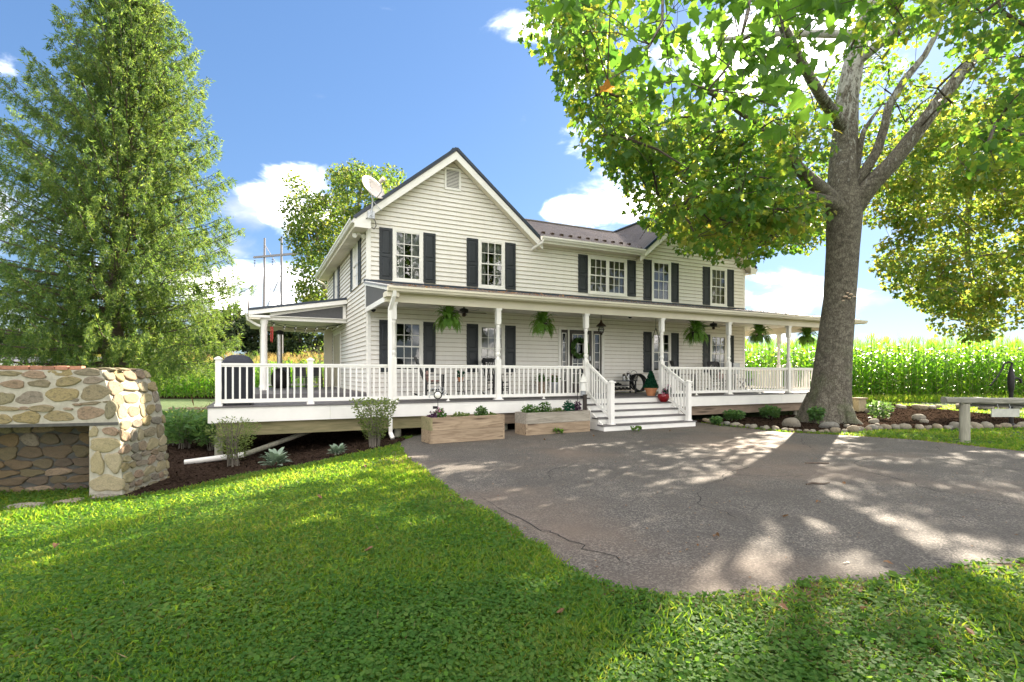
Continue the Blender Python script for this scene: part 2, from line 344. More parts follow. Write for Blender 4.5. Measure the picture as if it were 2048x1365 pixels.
M['lambsear'] = leafmat('silver leaves', [(.20, .27, .19), (.28, .35, .26), (.33, .39, .29)], [(.2, .3, .15), (.25, .35, .2)], .25, rough=.9)
M['topiary'] = leafmat('boxwood leaves', [(.008, .05, .025), (.012, .085, .04), (.02, .11, .05)], [(.02, .12, .05), (.03, .18, .07)], .3)
M['hosta'] = leafmat('bright perennial', [(.06, .14, .05), (.09, .18, .06), (.13, .2, .08)], [(.2, .4, .08), (.3, .45, .1)], .35)
# ------------------------------------------------------------------ frames and geometry helpers
HC = (-4.222, 15.4); HA = radians(26.0); HU = (cos(HA), sin(HA)); HV = (-sin(HA), cos(HA))
def H(u, v, z=0.0):                       # house coordinates (along facade, into the house, up) -> world
    return (HC[0] + u * HU[0] + v * HV[0], HC[1] + u * HU[1] + v * HV[1], z)
def smooth(t):
    t = np.clip(t, 0, 1); return t * t * (3 - 2 * t)
def gh(x, y):                             # height of the land
    x = np.asarray(x, float); y = np.asarray(y, float)
    d = -0.34 * smooth((-2.0 - x) / 4.0)
    d = d + 0.012 * np.clip(y - 36, 0, 80) * smooth((4 - x) / 10)
    d = d + 0.15 * smooth((y - 19) / 7) * smooth((x - 8) / 5)
    return d
def gz(x, y): return float(gh(x, y))
BASE = {}
def put(o, parent=None):
    COL.objects.link(o)
    if parent is not None: o.parent = parent
    return o
def tag(o, label, cat, group=None):
    o['label'] = label; o['category'] = cat
    if group: o['group'] = group
    return o
def thing(name, label, cat, loc=(0, 0, 0), rz=0.0, group=None, base=None):
    """an Empty at the base of a thing; parts built with base=... are given in the coordinates of `base`"""
    o = bpy.data.objects.new(name, None); o.empty_display_size = 0.2
    o.location = loc; o.rotation_euler = (0, 0, rz); COL.objects.link(o)
    BASE[o.name] = base if base is not None else (0, 0, 0)
    return tag(o, label, cat, group)
def hthing(name, label, cat, base, group=None):
    return thing(name, label, cat, H(*base), HA, group, base)
def copy_tree(o, parent=None):
    c = o.copy(); COL.objects.link(c)
    if parent is not None: c.parent = parent
    for ch in o.children: copy_tree(ch, c)
    return c
def place(o, loc, rz, label=None, group=None, scale=None):
    o.location = loc; o.rotation_euler = (0, 0, rz)
    if label: o['label'] = label
    if group: o['group'] = group
    if scale: o.scale = (scale,) * 3
    return o

class MB:
    def __init__(s, T=None): s.v = []; s.f = []; s.T = T; s.sm = []
    def add(s, vs, fs, sm=False):
        b = len(s.v)
        if s.T: vs = [s.T(*p) for p in vs]
        s.v += [tuple(p) for p in vs]; s.f += [tuple(b + i for i in f) for f in fs]; s.sm += [sm] * len(fs)
        return s
    def box(s, a, b):
        (x0, y0, z0), (x1, y1, z1) = a, b
        return s.add([(x0, y0, z0), (x1, y0, z0), (x1, y1, z0), (x0, y1, z0), (x0, y0, z1), (x1, y0, z1), (x1, y1, z1), (x0, y1, z1)],
                     [(0, 3, 2, 1), (4, 5, 6, 7), (0, 1, 5, 4), (1, 2, 6, 5), (2, 3, 7, 6), (3, 0, 4, 7)])
    def cbox(s, c, d): return s.box([c[i] - d[i] / 2 for i in range(3)], [c[i] + d[i] / 2 for i in range(3)])
    def hexa(s, p):                       # 8 points: bottom ring 0-3, top ring 4-7
        return s.add(p, [(0, 3, 2, 1), (4, 5, 6, 7), (0, 1, 5, 4), (1, 2, 6, 5), (2, 3, 7, 6), (3, 0, 4, 7)])
    def bar(s, a, b, w, h, up=(0, 0, 1)):  # rectangular bar from a to b
        a = Vector(a); b = Vector(b); t = (b - a).normalized(); u = Vector(up)
        if abs(t.dot(u)) > .98: u = Vector((0, 1, 0))
        sd = t.cross(u).normalized() * (w / 2); u = sd.cross(t).normalized() * (h / 2)
        return s.hexa([a - sd - u, a + sd - u, b + sd - u, b - sd - u, a - sd + u, a + sd + u, b + sd + u, b - sd + u])
    def tube(s, pts, r, n=8, cap=True):
        pts = [Vector(p) for p in pts]
        if not isinstance(r, (list, tuple)): r = [r] * len(pts)
        vs = []; fs = []; side = None
        for i, p in enumerate(pts):
            t = (pts[min(i + 1, len(pts) - 1)] - pts[max(i - 1, 0)])
            t = t.normalized() if t.length > 1e-9 else Vector((0, 0, 1))
            if side is None:
                side = t.cross(Vector((0, 0, 1)))
                if side.length < .1: side = Vector((1, 0, 0))
            side = (side - t * side.dot(t)).normalized(); up = t.cross(side)
            for k in range(n):
                a = 2 * pi * k / n; vs.append(p + (side * cos(a) + up * sin(a)) * r[i])
        for i in range(len(pts) - 1):
            for k in range(n):
                fs.append((i * n + k, i * n + (k + 1) % n, (i + 1) * n + (k + 1) % n, (i + 1) * n + k))
        if cap:
            fs.append(tuple(range(n - 1, -1, -1))); fs.append(tuple((len(pts) - 1) * n + k for k in range(n)))
        return s.add(vs, fs, True)
    def lathe(s, c, prof, n=14, cap=True):  # prof = [(r, z)]
        vs = []; fs = []
        for r, z in prof:
            for k in range(n): a = 2 * pi * k / n; vs.append((c[0] + r * cos(a), c[1] + r * sin(a), c[2] + z))
        m = len(prof)
        for i in range(m - 1):
            for k in range(n): fs.append((i * n + k, i * n + (k + 1) % n, (i + 1) * n + (k + 1) % n, (i + 1) * n + k))
        if cap: fs.append(tuple(range(n - 1, -1, -1))); fs.append(tuple((m - 1) * n + k for k in range(n)))
        return s.add(vs, fs, True)
    def torus(s, c, R, r, ax1=(1, 0, 0), ax2=(0, 0, 1), n=24, m=6):
        c = Vector(c); a1 = Vector(ax1); a2 = Vector(ax2); a3 = a1.cross(a2); vs = []; fs = []
        for i in range(n):
            a = 2 * pi * i / n; d = a1 * cos(a) + a2 * sin(a)
            for k in range(m): b = 2 * pi * k / m; vs.append(c + d * (R + r * cos(b)) + a3 * (r * sin(b)))
        for i in range(n):
            for k in range(m): fs.append((i * m + k, ((i + 1) % n) * m + k, ((i + 1) % n) * m + (k + 1) % m, i * m + (k + 1) % m))
        return s.add(vs, fs, True)
    def ball(s, c, r, n=10, m=6):
        rr = r if isinstance(r, (list, tuple)) else (r, r, r)
        vs = [(c[0], c[1], c[2] - rr[2])]; fs = []
        for i in range(1, m):
            p = -pi / 2 + pi * i / m
            for k in range(n): a = 2 * pi * k / n; vs.append((c[0] + rr[0] * cos(p) * cos(a), c[1] + rr[1] * cos(p) * sin(a), c[2] + rr[2] * sin(p)))
        vs.append((c[0], c[1], c[2] + rr[2])); L = len(vs) - 1
        for k in range(n):
            fs.append((0, 1 + (k + 1) % n, 1 + k)); fs.append((L, 1 + (m - 2) * n + k, 1 + (m - 2) * n + (k + 1) % n))
            for i in range(m - 2): fs.append((1 + i * n + k, 1 + i * n + (k + 1) % n, 1 + (i + 1) * n + (k + 1) % n, 1 + (i + 1) * n + k))
        return s.add(vs, fs, True)
    def prism(s, poly, axis, a, b):       # poly in the two other axes (in order), extruded a..b along axis
        def P(p, t): q = list(p); q.insert(axis, t); return tuple(q)
        n = len(poly); vs = [P(p, a) for p in poly] + [P(p, b) for p in poly]
        return s.add(vs, [tuple(range(n - 1, -1, -1)), tuple(range(n, 2 * n))] + [(i, (i + 1) % n, n + (i + 1) % n, n + i) for i in range(n)])
    def build(s, name, mat, parent=None, kind=None, fix=True):
        off = BASE.get(parent.name, (0, 0, 0)) if parent is not None else (0, 0, 0)
        me = bpy.data.meshes.new(name)
        me.from_pydata([(p[0] - off[0], p[1] - off[1], p[2] - off[2]) for p in s.v], [], s.f)
        me.polygons.foreach_set('use_smooth', s.sm)
        if fix:
            bm = bmesh.new(); bm.from_mesh(me); bmesh.ops.recalc_face_normals(bm, faces=bm.faces); bm.to_mesh(me); bm.free()
        me.materials.append(M[mat] if isinstance(mat, str) else mat)
        o = bpy.data.objects.new(name, me); put(o, parent)
        BASE[o.name] = off
        if any(s.sm): 
            try: me.set_sharp_from_angle(angle=radians(40))
            except Exception: pass
        if kind: o['kind'] = kind
        return o

def npmesh(name, V, F, mat, parent=None, kind=None, smooth_=False, off=None):
    V = np.asarray(V, np.float32)
    if off is None: off = BASE.get(parent.name, (0, 0, 0)) if parent is not None else (0, 0, 0)
    V = V - np.asarray(off, np.float32)
    if not isinstance(F, list): F = [F]
    me = bpy.data.meshes.new(name)
    me.vertices.add(len(V)); me.vertices.foreach_set('co', V.ravel())
    lt = np.concatenate([np.full(len(f), f.shape[1], np.int32) for f in F]); li = np.concatenate([f.ravel() for f in F]).astype(np.int32)
    me.loops.add(len(li)); me.loops.foreach_set('vertex_index', li)
    me.polygons.add(len(lt)); st = np.concatenate([[0], np.cumsum(lt)[:-1]]).astype(np.int32)
    me.polygons.foreach_set('loop_start', st)
    if smooth_: me.polygons.foreach_set('use_smooth', np.ones(len(lt), bool))
    me.update(calc_edges=True)
    me.materials.append(M[mat] if isinstance(mat, str) else mat)
    o = bpy.data.objects.new(name, me); put(o, parent); BASE[o.name] = off
    if kind: o['kind'] = kind
    return o
# leaf outlines (x across, y along)
LEAF5 = np.array([(0, 0), (.18, .02), (.50, -.06), (.44, .22), (.62, .50), (.30, .52), (.22, .78), (0, 1.0), (-.22, .78), (-.30, .52), (-.62, .50), (-.44, .22), (-.50, -.06), (-.18, .02)])
LEAF4 = np.array([(0, 0), (.42, .45), (0, 1.0), (-.42, .45)])
LEAF6 = np.array([(0, 0), (.36, .22), (.40, .55), (0, 1.0), (-.40, .55), (-.36, .22)])
NARROW = np.array([(0, 0), (.14, .4), (0, 1.0), (-.14, .4)])
def unit(a): return a / np.maximum(np.linalg.norm(a, axis=-1, keepdims=True), 1e-9)
def leaves(P, D, N, size, tpl, fold=0.0):
    """polygons at P, pointing along D, facing roughly N; returns V, F"""
    D = unit(D); X = unit(np.cross(D, N)); N = np.cross(X, D)
    size = np.broadcast_to(np.asarray(size), (len(P),))[:, None, None]
    K = len(tpl); t = tpl[None, :, :]
    V = P[:, None, :] + size * (X[:, None, :] * t[:, :, :1] + D[:, None, :] * t[:, :, 1:2] + N[:, None, :] * (fold * np.abs(t[:, :, :1]) - 0.25 * fold * t[:, :, 1:2] ** 2))
    F = np.arange(len(P) * K).reshape(-1, K)
    return V.reshape(-1, 3), F
def rdir(n): return unit(RNG.normal(size=(n, 3)))
def cloud(centers, radii, per, size, tpl, droop=.5, shell=.35, flatn=.7, fold=.25, szvar=.3):
    """leaves filling round clumps"""
    C = np.asarray(centers, float); R = np.asarray(radii, float)
    if R.ndim == 1: R = np.stack([R, R, R * .75], 1)
    n = np.broadcast_to(np.asarray(per), (len(C),)).astype(int); idx = np.repeat(np.arange(len(C)), n)
    d = rdir(len(idx)); rad = (shell + (1 - shell) * RNG.random(len(idx))) ** .6
    P = C[idx] + d * R[idx] * rad[:, None]
    D = unit(d * .6 + rdir(len(idx)) * .8 + np.array([0, 0, -droop])); N = unit(rdir(len(idx)) * (1 - flatn) + np.array([0, 0, 1.0]) * flatn + d * .25)
    s = size * (1 - szvar + 2 * szvar * RNG.random(len(idx)))
    return leaves(P, D, N, s, tpl, fold)
def inpoly(x, y, poly):
    r = np.zeros(len(x), bool); n = len(poly); j = n - 1
    for i in range(n):
        xi, yi = poly[i]; xj, yj = poly[j]
        c = ((yi > y) != (yj > y)) & (x < (xj - xi) * (y - yi) / (yj - yi + 1e-12) + xi)
        r ^= c; j = i
    return r
def sheet(name, poly, dz, mat, step=.4, kind='structure', bottom=None):
    """ground sheet: polygon cut into a grid and laid on the land, dz above it"""
    bm = bmesh.new(); vs = [bm.verts.new((p[0], p[1], 0)) for p in poly]; bm.faces.new(vs)
    xs = [p[0] for p in poly]; ys = [p[1] for p in poly]
    for ax, lo, hi in ((0, min(xs), max(xs)), (1, min(ys), max(ys))):
        k = math.floor(lo / step) + 1
        while k * step < hi:
            co = [0, 0, 0]; co[ax] = k * step; no = [0, 0, 0]; no[ax] = 1
            bmesh.ops.bisect_plane(bm, geom=bm.verts[:] + bm.edges[:] + bm.faces[:], plane_co=co, plane_no=no); k += 1
    for v in bm.verts: v.co.z = gz(v.co.x, v.co.y) + dz
    bmesh.ops.recalc_face_normals(bm, faces=bm.faces)
    me = bpy.data.meshes.new(name); bm.to_mesh(me); bm.free(); me.materials.append(M[mat])
    if me.polygons and me.polygons[0].normal.z < 0: me.flip_normals()
    o = bpy.data.objects.new(name, me); put(o)
    if kind: o['kind'] = kind
    return o

# ------------------------------------------------------------------ ground, driveway, beds
def axis_pts(lo, hi, fine_lo, fine_hi, step):
    a = list(np.arange(fine_lo, fine_hi + .01, step)); s = step; p = fine_lo
    while p > lo: s *= 1.5; p -= s; a.insert(0, p)
    s = step; p = fine_hi
    while p < hi: s *= 1.5; p += s; a.append(p)
    return np.array(a)
gx = axis_pts(-1500, 1500, -24, 36, .4); gy = axis_pts(-300, 2500, -6, 48, .4)
GX, GY = np.meshgrid(gx, gy); V = np.stack([GX.ravel(), GY.ravel(), gh(GX, GY).ravel()], 1)
nx = len(gx); ii = np.arange((len(gy) - 1) * (nx)).reshape(len(gy) - 1, nx)[:, :-1].ravel()
npmesh('ground', V, np.stack([ii, ii + 1, ii + nx + 1, ii + nx], 1), 'ground', kind='structure', smooth_=True)
DRIVE = [(-2.53, 11.9), (-2.15, 10.37), (-1.75, 9.2), (-1.12, 7.67), (-.62, 6.4), (-.15, 5.56), (.22, 4.74), (.48, 4.05), (.75, 3.72), (1.08, 3.6), (1.66, 3.68), (2.49, 3.89), (3.44, 4.12), (4.18, 4.3), (6, 4.7), (9, 5.2), (14, 5.5),
         (20, 5.6), (20, 9.6), (14, 10.2), (10.08, 10.45), (9.4, 12.2), (8.4, 13.1), (7.69, 13.5), (7.1, 13.9), (6.75, 14.7), (6.1, 15.6), (5.9, 16.9), (4.4, 17.2), (1.8, 15.4), (-.2, 14.4), (-1.6, 13.7), (-2.45, 13.1)]
def rough_edge(poly, amp, n=6, skip=None):
    out_ = []; r = random.Random(3)
    for i, p in enumerate(poly):
        q = poly[(i + 1) % len(poly)]; out_.append(p)
        L = sqrt((q[0] - p[0]) ** 2 + (q[1] - p[1]) ** 2); k = max(1, int(L / .18))
        if k > 40: k = 40
        for j in range(1, k):
            t = j / k; out_.append((p[0] + (q[0] - p[0]) * t + r.uniform(-amp, amp), p[1] + (q[1] - p[1]) * t + r.uniform(-amp, amp)))
    return out_
DRIVE = rough_edge(DRIVE, .05)
dr = sheet('driveway', DRIVE, .012, 'asphalt', 1.2)
dirt_poly = rough_edge([(p[0] + .0, p[1]) for p in [(-2.7, 11.9), (-2.35, 10.2), (-1.95, 9.0), (-1.3, 7.5), (-.8, 6.2), (-.35, 5.4), (.05, 4.6), (.33, 3.9), (.7, 3.52), (1.08, 3.42), (1.66, 3.5), (2.5, 3.72), (3.44, 3.95), (4.2, 4.12), (9, 5.0), (14, 5.3), (14, 10.5), (10.15, 10.75), (9.5, 12.45), (7.0, 14.4), (-1, 13)]], .07)
sheet('bare_soil', dirt_poly, .005, 'dirt', .4)
CRACKS = [[(4.5, 10.6), (4.15, 9.9), (3.75, 9.35), (3.85, 8.6), (3.2, 8.0), (3.0, 7.5), (2.55, 7.2)], [(3.2, 8.0), (3.9, 7.85), (4.5, 7.95)], [(7.2, 13.2), (6.6, 12.0), (6.3, 11.2), (6.0, 10.4)], [(6.0, 10.4), (6.5, 9.6), (5.8, 9.0), (5.75, 8.4)],
          [(5.1, 9.4), (5.6, 7.9), (5.55, 6.9), (5.9, 6.2), (6.4, 5.9)], [(8.2, 10.4), (7.8, 8.8), (8.6, 7.6), (8.7, 6.9), (9.6, 6.3)], [(1.2, 9.2), (.6, 8.3), (.55, 7.6)], [(-.5, 6.7), (.3, 5.2), (.6, 4.75), (1.0, 4.2)], [(2.6, 7.2), (2.2, 6.2), (2.45, 5.4)], [(9.4, 11.6), (8.6, 10.6), (8.2, 10.4)]]
for ck in CRACKS:
    r = random.Random(len(ck) * 13 + int(ck[0][0] * 100)); pts = []
    for i in range(len(ck) - 1):
        a, b = ck[i], ck[i + 1]; k = 7
        for j in range(k): t = j / k; pts.append((a[0] + (b[0] - a[0]) * t + r.gauss(0, .03), a[1] + (b[1] - a[1]) * t + r.gauss(0, .03)))
    pts.append(ck[-1]); mb = MB(); n = len(pts); vs = []
    for i, p in enumerate(pts):
        a = pts[max(0, i - 1)]; b = pts[min(n - 1, i + 1)]; dx, dy = b[0] - a[0], b[1] - a[1]; L = sqrt(dx * dx + dy * dy) + 1e-6
        w = (.005 + .004 * r.random()) * min(1, 3.5 * min(i + .4, n - i) / n); vs += [(p[0] - dy / L * w, p[1] + dx / L * w, .0155), (p[0] + dy / L * w, p[1] - dx / L * w, .0155)]
    mb.add(vs, [(2 * i, 2 * i + 1, 2 * i + 3, 2 * i + 2) for i in range(n - 1)]).build('crack', 'crack', dr, fix=False)
MULCH_L = rough_edge([(-6.2, 7.75), (-5.3, 8.3), (-4.83, 9.3), (-3.75, 9.75), (-2.9, 10.7), (-2.55, 11.3), (-2.53, 12.6), H(0, -2.7)[:2], H(5.5, -2.7)[:2], H(5.5, -.3)[:2], H(0, -.3)[:2], H(-.2, 4)[:2], H(-3.9, 4)[:2], (-9.3, 14.2), (-8.4, 11.6), (-7.2, 9.8)], .05)
MULCH_R = rough_edge([(6.25, 16.5), (6.45, 15.6), (6.95, 14.75), (7.35, 14.05), (7.9, 13.72), (8.6, 13.75), (9.7, 14.3), (10.8, 14.6), (11.6, 14.5), (12.8, 14.8), (15, 14.9), (17, 16), (18.2, 20), (17.6, 24.4), (15, 24.2), (13, 22.5), H(18.2, -2.6)[:2], H(9, -2.6)[:2]], .06)
sheet('mulch_bed', MULCH_L, .022, 'mulch', .4); sheet('mulch_bed', MULCH_R, .018, 'mulch', .4)
# ------------------------------------------------------------------ house
HW, HD = 15.617, 9.3
OPEN_F = []; OPEN_L = []
house = hthing('farmhouse', 'white two storey farmhouse with twin front gables, dark shutters and dark metal roof', 'house', (0, 0, .85))
TF = lambda a, d, z: (a, -d, z)           # front wall frame: along, outwards, up
TL = lambda a, d, z: (-d, a, z)           # left wall frame
def window(a0, a1, z0, z1, T, opens, cols=3, rows=(2, 2), lights=1, cover='curtain', seed=0):
    """casing outer edge a0..a1, z0..z1"""
    c = .085; opens.append((a0 + c - .03, a1 - c + .03, z0 + c - .03, z1 - c + .03))
    fr = MB(T).box((a0, .0, z0), (a0 + c, .042, z1)).box((a1 - c, .0, z0), (a1, .042, z1)).box((a0 + c, .0, z1 - c), (a1 - c, .042, z1)).box((a0 + c, 0, z0), (a1 - c, .042, z0 + c))
    fr.box((a0 - .02, .0421, z0 - .012), (a1 + .02, .062, z0 + .028))
    w = fr.build('window', 'trim', house)
    ia, ib, za, zb = a0 + c, a1 - c, z0 + c, z1 - c
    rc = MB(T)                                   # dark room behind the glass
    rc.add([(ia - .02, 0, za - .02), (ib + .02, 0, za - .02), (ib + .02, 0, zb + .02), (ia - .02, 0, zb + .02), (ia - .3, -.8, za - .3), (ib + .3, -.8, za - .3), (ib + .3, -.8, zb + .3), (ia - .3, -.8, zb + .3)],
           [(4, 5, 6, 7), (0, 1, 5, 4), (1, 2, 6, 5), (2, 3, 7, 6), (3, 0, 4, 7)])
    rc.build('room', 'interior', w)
    lw = (ib - ia) / lights; rn = random.Random(seed)
    for L in range(lights):
        x0 = ia + L * lw; x1 = x0 + lw
        if lights > 1 and L: MB(T).box((x0 - .035, 0, za), (x0 + .035, .036, zb)).build('mullion', 'trim', w)
        x0 += .0 if not L else .035; x1 -= .0 if L == lights - 1 else .035
        zm = za + (zb - za) * rows[1] / sum(rows)
        for (s0, s1, d, nr) in ((za, zm + .02, .008, rows[1]), (zm - .02, zb, .022, rows[0])):
            r = .032; sa = MB(T)
            sa.box((x0, d - .012, s0), (x0 + r, d + .012, s1)).box((x1 - r, d - .012, s0), (x1, d + .012, s1)).box((x0 + r, d - .012, s0), (x1 - r, d + .012, s0 + r)).box((x0 + r, d - .012, s1 - r), (x1 - r, d + .012, s1))
            gx0, gx1, g0, g1 = x0 + r, x1 - r, s0 + r, s1 - r; pw = (gx1 - gx0) / cols; ph = (g1 - g0) / nr; mt = .009
            for i in range(1, cols): sa.box((gx0 + i * pw - mt, d - .008, g0), (gx0 + i * pw + mt, d + .008, g1))
            for i in range(1, nr):
                for j in range(cols): sa.box((gx0 + j * pw + mt, d - .007, g0 + i * ph - mt), (gx0 + (j + 1) * pw - mt, d + .007, g0 + i * ph + mt))
            sa.build('sash', 'trim', w)
            for i in range(nr):
                for j in range(cols):
                    q = [(gx0 + j * pw, d - .0095, g0 + i * ph), (gx0 + (j + 1) * pw, d - .0095, g0 + i * ph), (gx0 + (j + 1) * pw, d - .0095, g0 + (i + 1) * ph), (gx0 + j * pw, d - .0095, g0 + (i + 1) * ph)]
                    MB(T).add(q, [(0, 1, 2, 3)]).build('pane', 'glass', w, fix=False)
        if cover == 'curtain':
            for (c0, c1, cz) in ((x0 - .02, x0 + lw * rn.uniform(.26, .38), za), (x1 - lw * rn.uniform(.26, .38), x1 + .02, za), (x0, x1, zb - .26)):
                n = 22; vs = []
                for i in range(n + 1):
                    x = c0 + (c1 - c0) * i / n; dd = -.10 - .02 * sin(i * 1.35) - (.02 if cz != za else 0)
                    vs += [(x, dd, cz - .02), (x, dd, zb + .02)]
                MB(T).add(vs, [(2 * i, 2 * i + 2, 2 * i + 3, 2 * i + 1) for i in range(n)], True).build('curtain', 'curtain', w, fix=False)
        elif cover == 'blind':
            zt = za + (zb - za) * rn.choice((.0, .0, .35)); mb = MB(T); z = zb
            while z > zt: mb.add([(x0, -.09, z), (x1, -.09, z), (x1, -.075, z - .042), (x0, -.075, z - .042)], [(0, 1, 2, 3)]); z -= .045
            mb.build('blind', 'blind', w, fix=False)
    return w
def shutter(a0, a1, z0, z1, T):
    d0 = .018; s = MB(T).box((a0, .004, z0), (a1, d0 + .012, z1)); r = .05; zm = z0 + (z1 - z0) * .47; d = d0 + .012
    fr = .055
    s.box((a0, d, z0), (a0 + fr, d + .016, z1)).box((a1 - fr, d, z0), (a1, d + .016, z1))
    for q0, q1 in ((z0, z0 + .08), (zm - .04, zm + .04), (z1 - .07, z1)): s.box((a0 + fr, d, q0), (a1 - fr, d + .0155, q1))
    sh = s.build('shutter', 'shutter', house)
    for q0, q1 in ((z0 + .08, zm - .04), (zm + .04, z1 - .07)):
        m = .022; b = .02; A0, A1 = a0 + fr + m, a1 - fr - m; q0 += m; q1 -= m
        MB(T).hexa([(A0, d, q0), (A1, d, q0), (A1, d, q1), (A0, d, q1), (A0 + b, d + .011, q0 + b), (A1 - b, d + .011, q0 + b), (A1 - b, d + .011, q1 - b), (A0 + b, d + .011, q1 - b)]).build('panel', 'shutter', sh)
UP = [(.73, 1.66), (3.48, 4.42), (10.59, 11.535), (13.61, 14.55)]
cov = ['curtain', 'curtain', 'blind', 'blind', 'none', 'blind', 'none', 'curtain']
for i, (a, b) in enumerate(UP):
    window(a, b, 4.31, 5.90, TF, OPEN_F, cover=cov[i], seed=i)
    window(a, b, 1.575, 3.165, TF, OPEN_F, cover=cov[4 + i], seed=i + 9)
    for z0, z1 in ((4.33, 5.87), (1.60, 3.14)):
        shutter(a - .395, a - .012, z0, z1, TF); shutter(b + .012, b + .395, z0, z1, TF)
window(7.69, 9.415, 4.40, 5.77, TF, OPEN_F, lights=2, cover='blind', seed=31)
shutter(7.28, 7.675, 4.43, 5.77, TF); shutter(9.43, 9.825, 4.43, 5.77, TF)
for (a, b) in ((1.37, 2.37), (5.95, 6.72)):
    window(a, b, 4.33, 5.84, TL, OPEN_L, cover='none', seed=5)
    shutter(a - .47, a - .012, 4.33, 5.84, TL); shutter(b + .012, b + .47, 4.33, 5.84, TL)
# entrance: door, sidelights, casing
OPEN_F.append((6.56, 8.30, .8, 3.11))
dcase = MB(TF).box((6.46, 0, .855), (6.57, .05, 3.17)).box((8.28, 0, .855), (8.39, .05, 3.17)).box((6.57, 0, 3.09), (8.28, .05, 3.17)).box((6.86, -.05, .855), (6.92, .03, 3.09)).box((7.86, -.05, .855), (7.92, .03, 3.09)).build('door_frame', 'trim', house)
MB(TF).add([(6.5, -.0, .8), (8.4, -.0, .8), (8.4, 0, 3.2), (6.5, 0, 3.2), (6.3, -1.2, .8), (8.6, -1.2, .8), (8.6, -1.2, 3.3), (6.3, -1.2, 3.3)], [(4, 5, 6, 7), (0, 1, 5, 4), (1, 2, 6, 5), (2, 3, 7, 6), (3, 0, 4, 7)]).build('hall', 'interior', dcase)
def lite_door(name, a0, a1, z0, z1, st, zb, zt, cols, rows):
    d = MB(TF).box((a0, -.045, z0), (a0 + st, 0, z1)).box((a1 - st, -.045, z0), (a1, 0, z1)).box((a0 + st, -.045, z0), (a1 - st, 0, zb)).box((a0 + st, -.045, zt), (a1 - st, 0, z1))
    o = d.build(name, 'brown', house); g0, g1 = a0 + st, a1 - st; pw = (g1 - g0) / cols; ph = (zt - zb) / rows
    g = MB(TF).box((g0, -.01, zb), (g0 + .022, .006, zt)).box((g1 - .022, -.01, zb), (g1, .006, zt)).box((g0 + .022, -.01, zb), (g1 - .022, .006, zb + .022)).box((g0 + .022, -.01, zt - .022), (g1 - .022, .006, zt))
    for i in range(1, cols): g.box((g0 + i * pw - .009, -.01, zb + .022), (g0 + i * pw + .009, .004, zt - .022))
    for i in range(1, rows):
        for j in range(cols): g.box((g0 + j * pw + .009, -.01, zb + i * ph - .009), (g0 + (j + 1) * pw - .009, .003, zb + i * ph + .009))
    g.build('glazing_bars', 'trim', o)
    for i in range(rows):
        for j in range(cols):
            MB(TF).add([(g0 + j * pw, -.02, zb + i * ph), (g0 + (j + 1) * pw, -.02, zb + i * ph), (g0 + (j + 1) * pw, -.02, zb + (i + 1) * ph), (g0 + j * pw, -.02, zb + (i + 1) * ph)], [(0, 1, 2, 3)]).build('pane', 'glass', o, fix=False)
    return o
lite_door('sidelight', 6.57, 6.86, .87, 3.09, .055, 1.3, 2.98, 1, 5); lite_door('sidelight', 7.92, 8.28, .87, 3.09, .06, 1.3, 2.98, 1, 5)
fd = lite_door('front_door', 6.925, 7.855, .88, 3.08, .13, 1.22, 2.95, 3, 5)
MB(TF).cbox((7.79, .012, 2.1), (.055, .024, .16)).build('keypad_lock', 'galv', fd); MB(TF).tube([(7.79, .0, 1.9), (7.79, .05, 1.9), (7.7, .055, 1.9)], .012).build('handle', 'bronze', fd)
# siding courses: real laps, cut round the openings
CO = .1375; GS = .816; PK = 8.24
def segs(z0, z1, a0, a1, opens):
    cut = sorted((o[0], o[1]) for o in opens if o[2] < (z0 + z1) / 2 < o[3]); r = []; x = a0
    for c0, c1 in cut:
        if c0 > x: r.append((x, min(c0, a1)))
        x = max(x, c1)
    if x < a1: r.append((x, a1))
    return r
def course(z, T, lim, opens, name='siding_board'):
    """one lap course; where openings cut it right through, every piece is a board of its own"""
    zs = sorted({z, z + CO} | {q for o in opens for q in (o[2], o[3]) if z < q < z + CO}); D = lambda q: .027 - .022 * (q - z) / CO
    st_ = [(za, zb, lim(za), lim(zb)) for za, zb in zip(zs, zs[1:])]; L0, R0 = st_[0][2]
    if R0 - L0 < .05: return
    full = [o for o in opens if o[2] <= z + 1e-6 and o[3] >= z + CO - 1e-6]
    for (r0, r1) in segs(z, z + CO, L0, R0, full):
        mb = MB(T); mi = []
        for za, zb, (l0, q0), (l1, q1) in st_:
            for (x0, x1) in segs(za, zb, max(l0, r0), min(q0, r1), [o for o in opens if o[0] < r1 and o[1] > r0]):
                t0 = x0; t1 = x1; t0b = l1 if x0 <= l0 + 1e-6 else x0; t1b = q1 if x1 >= q0 - 1e-6 else x1
                if t1b < t0b: t1b = t0b = (t0b + t1b) / 2
                mb.add([(t0, D(za), za), (t1, D(za), za), (t1b, D(zb), zb), (t0b, D(zb), zb)], [(0, 1, 2, 3)]); mi.append(0)
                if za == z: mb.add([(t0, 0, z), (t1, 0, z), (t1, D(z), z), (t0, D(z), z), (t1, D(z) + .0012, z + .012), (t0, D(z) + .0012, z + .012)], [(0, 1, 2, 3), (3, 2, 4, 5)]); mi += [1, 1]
        if mb.f:
            bo = mb.build(name, 'siding', house, fix=False); bo.data.materials.append(M['lap_shade_dirt']); bo.data.polygons.foreach_set('material_index', mi)
z = .87
while z < 8.2:
    if z < 5.93:
        course(z, TF, lambda q: (.06, HW - .06), OPEN_F); course(z, TL, lambda q: (.06, HD), OPEN_L)
    else:
        for c in (2.62, 12.83): course(z, TF, lambda q, c=c: (c - max(0, (PK - q) / GS), c + max(0, (PK - q) / GS)), [(2.37 + c - 2.62, 2.87 + c - 2.62, 7.32, 7.99)] if c < 5 else [])
    z += CO
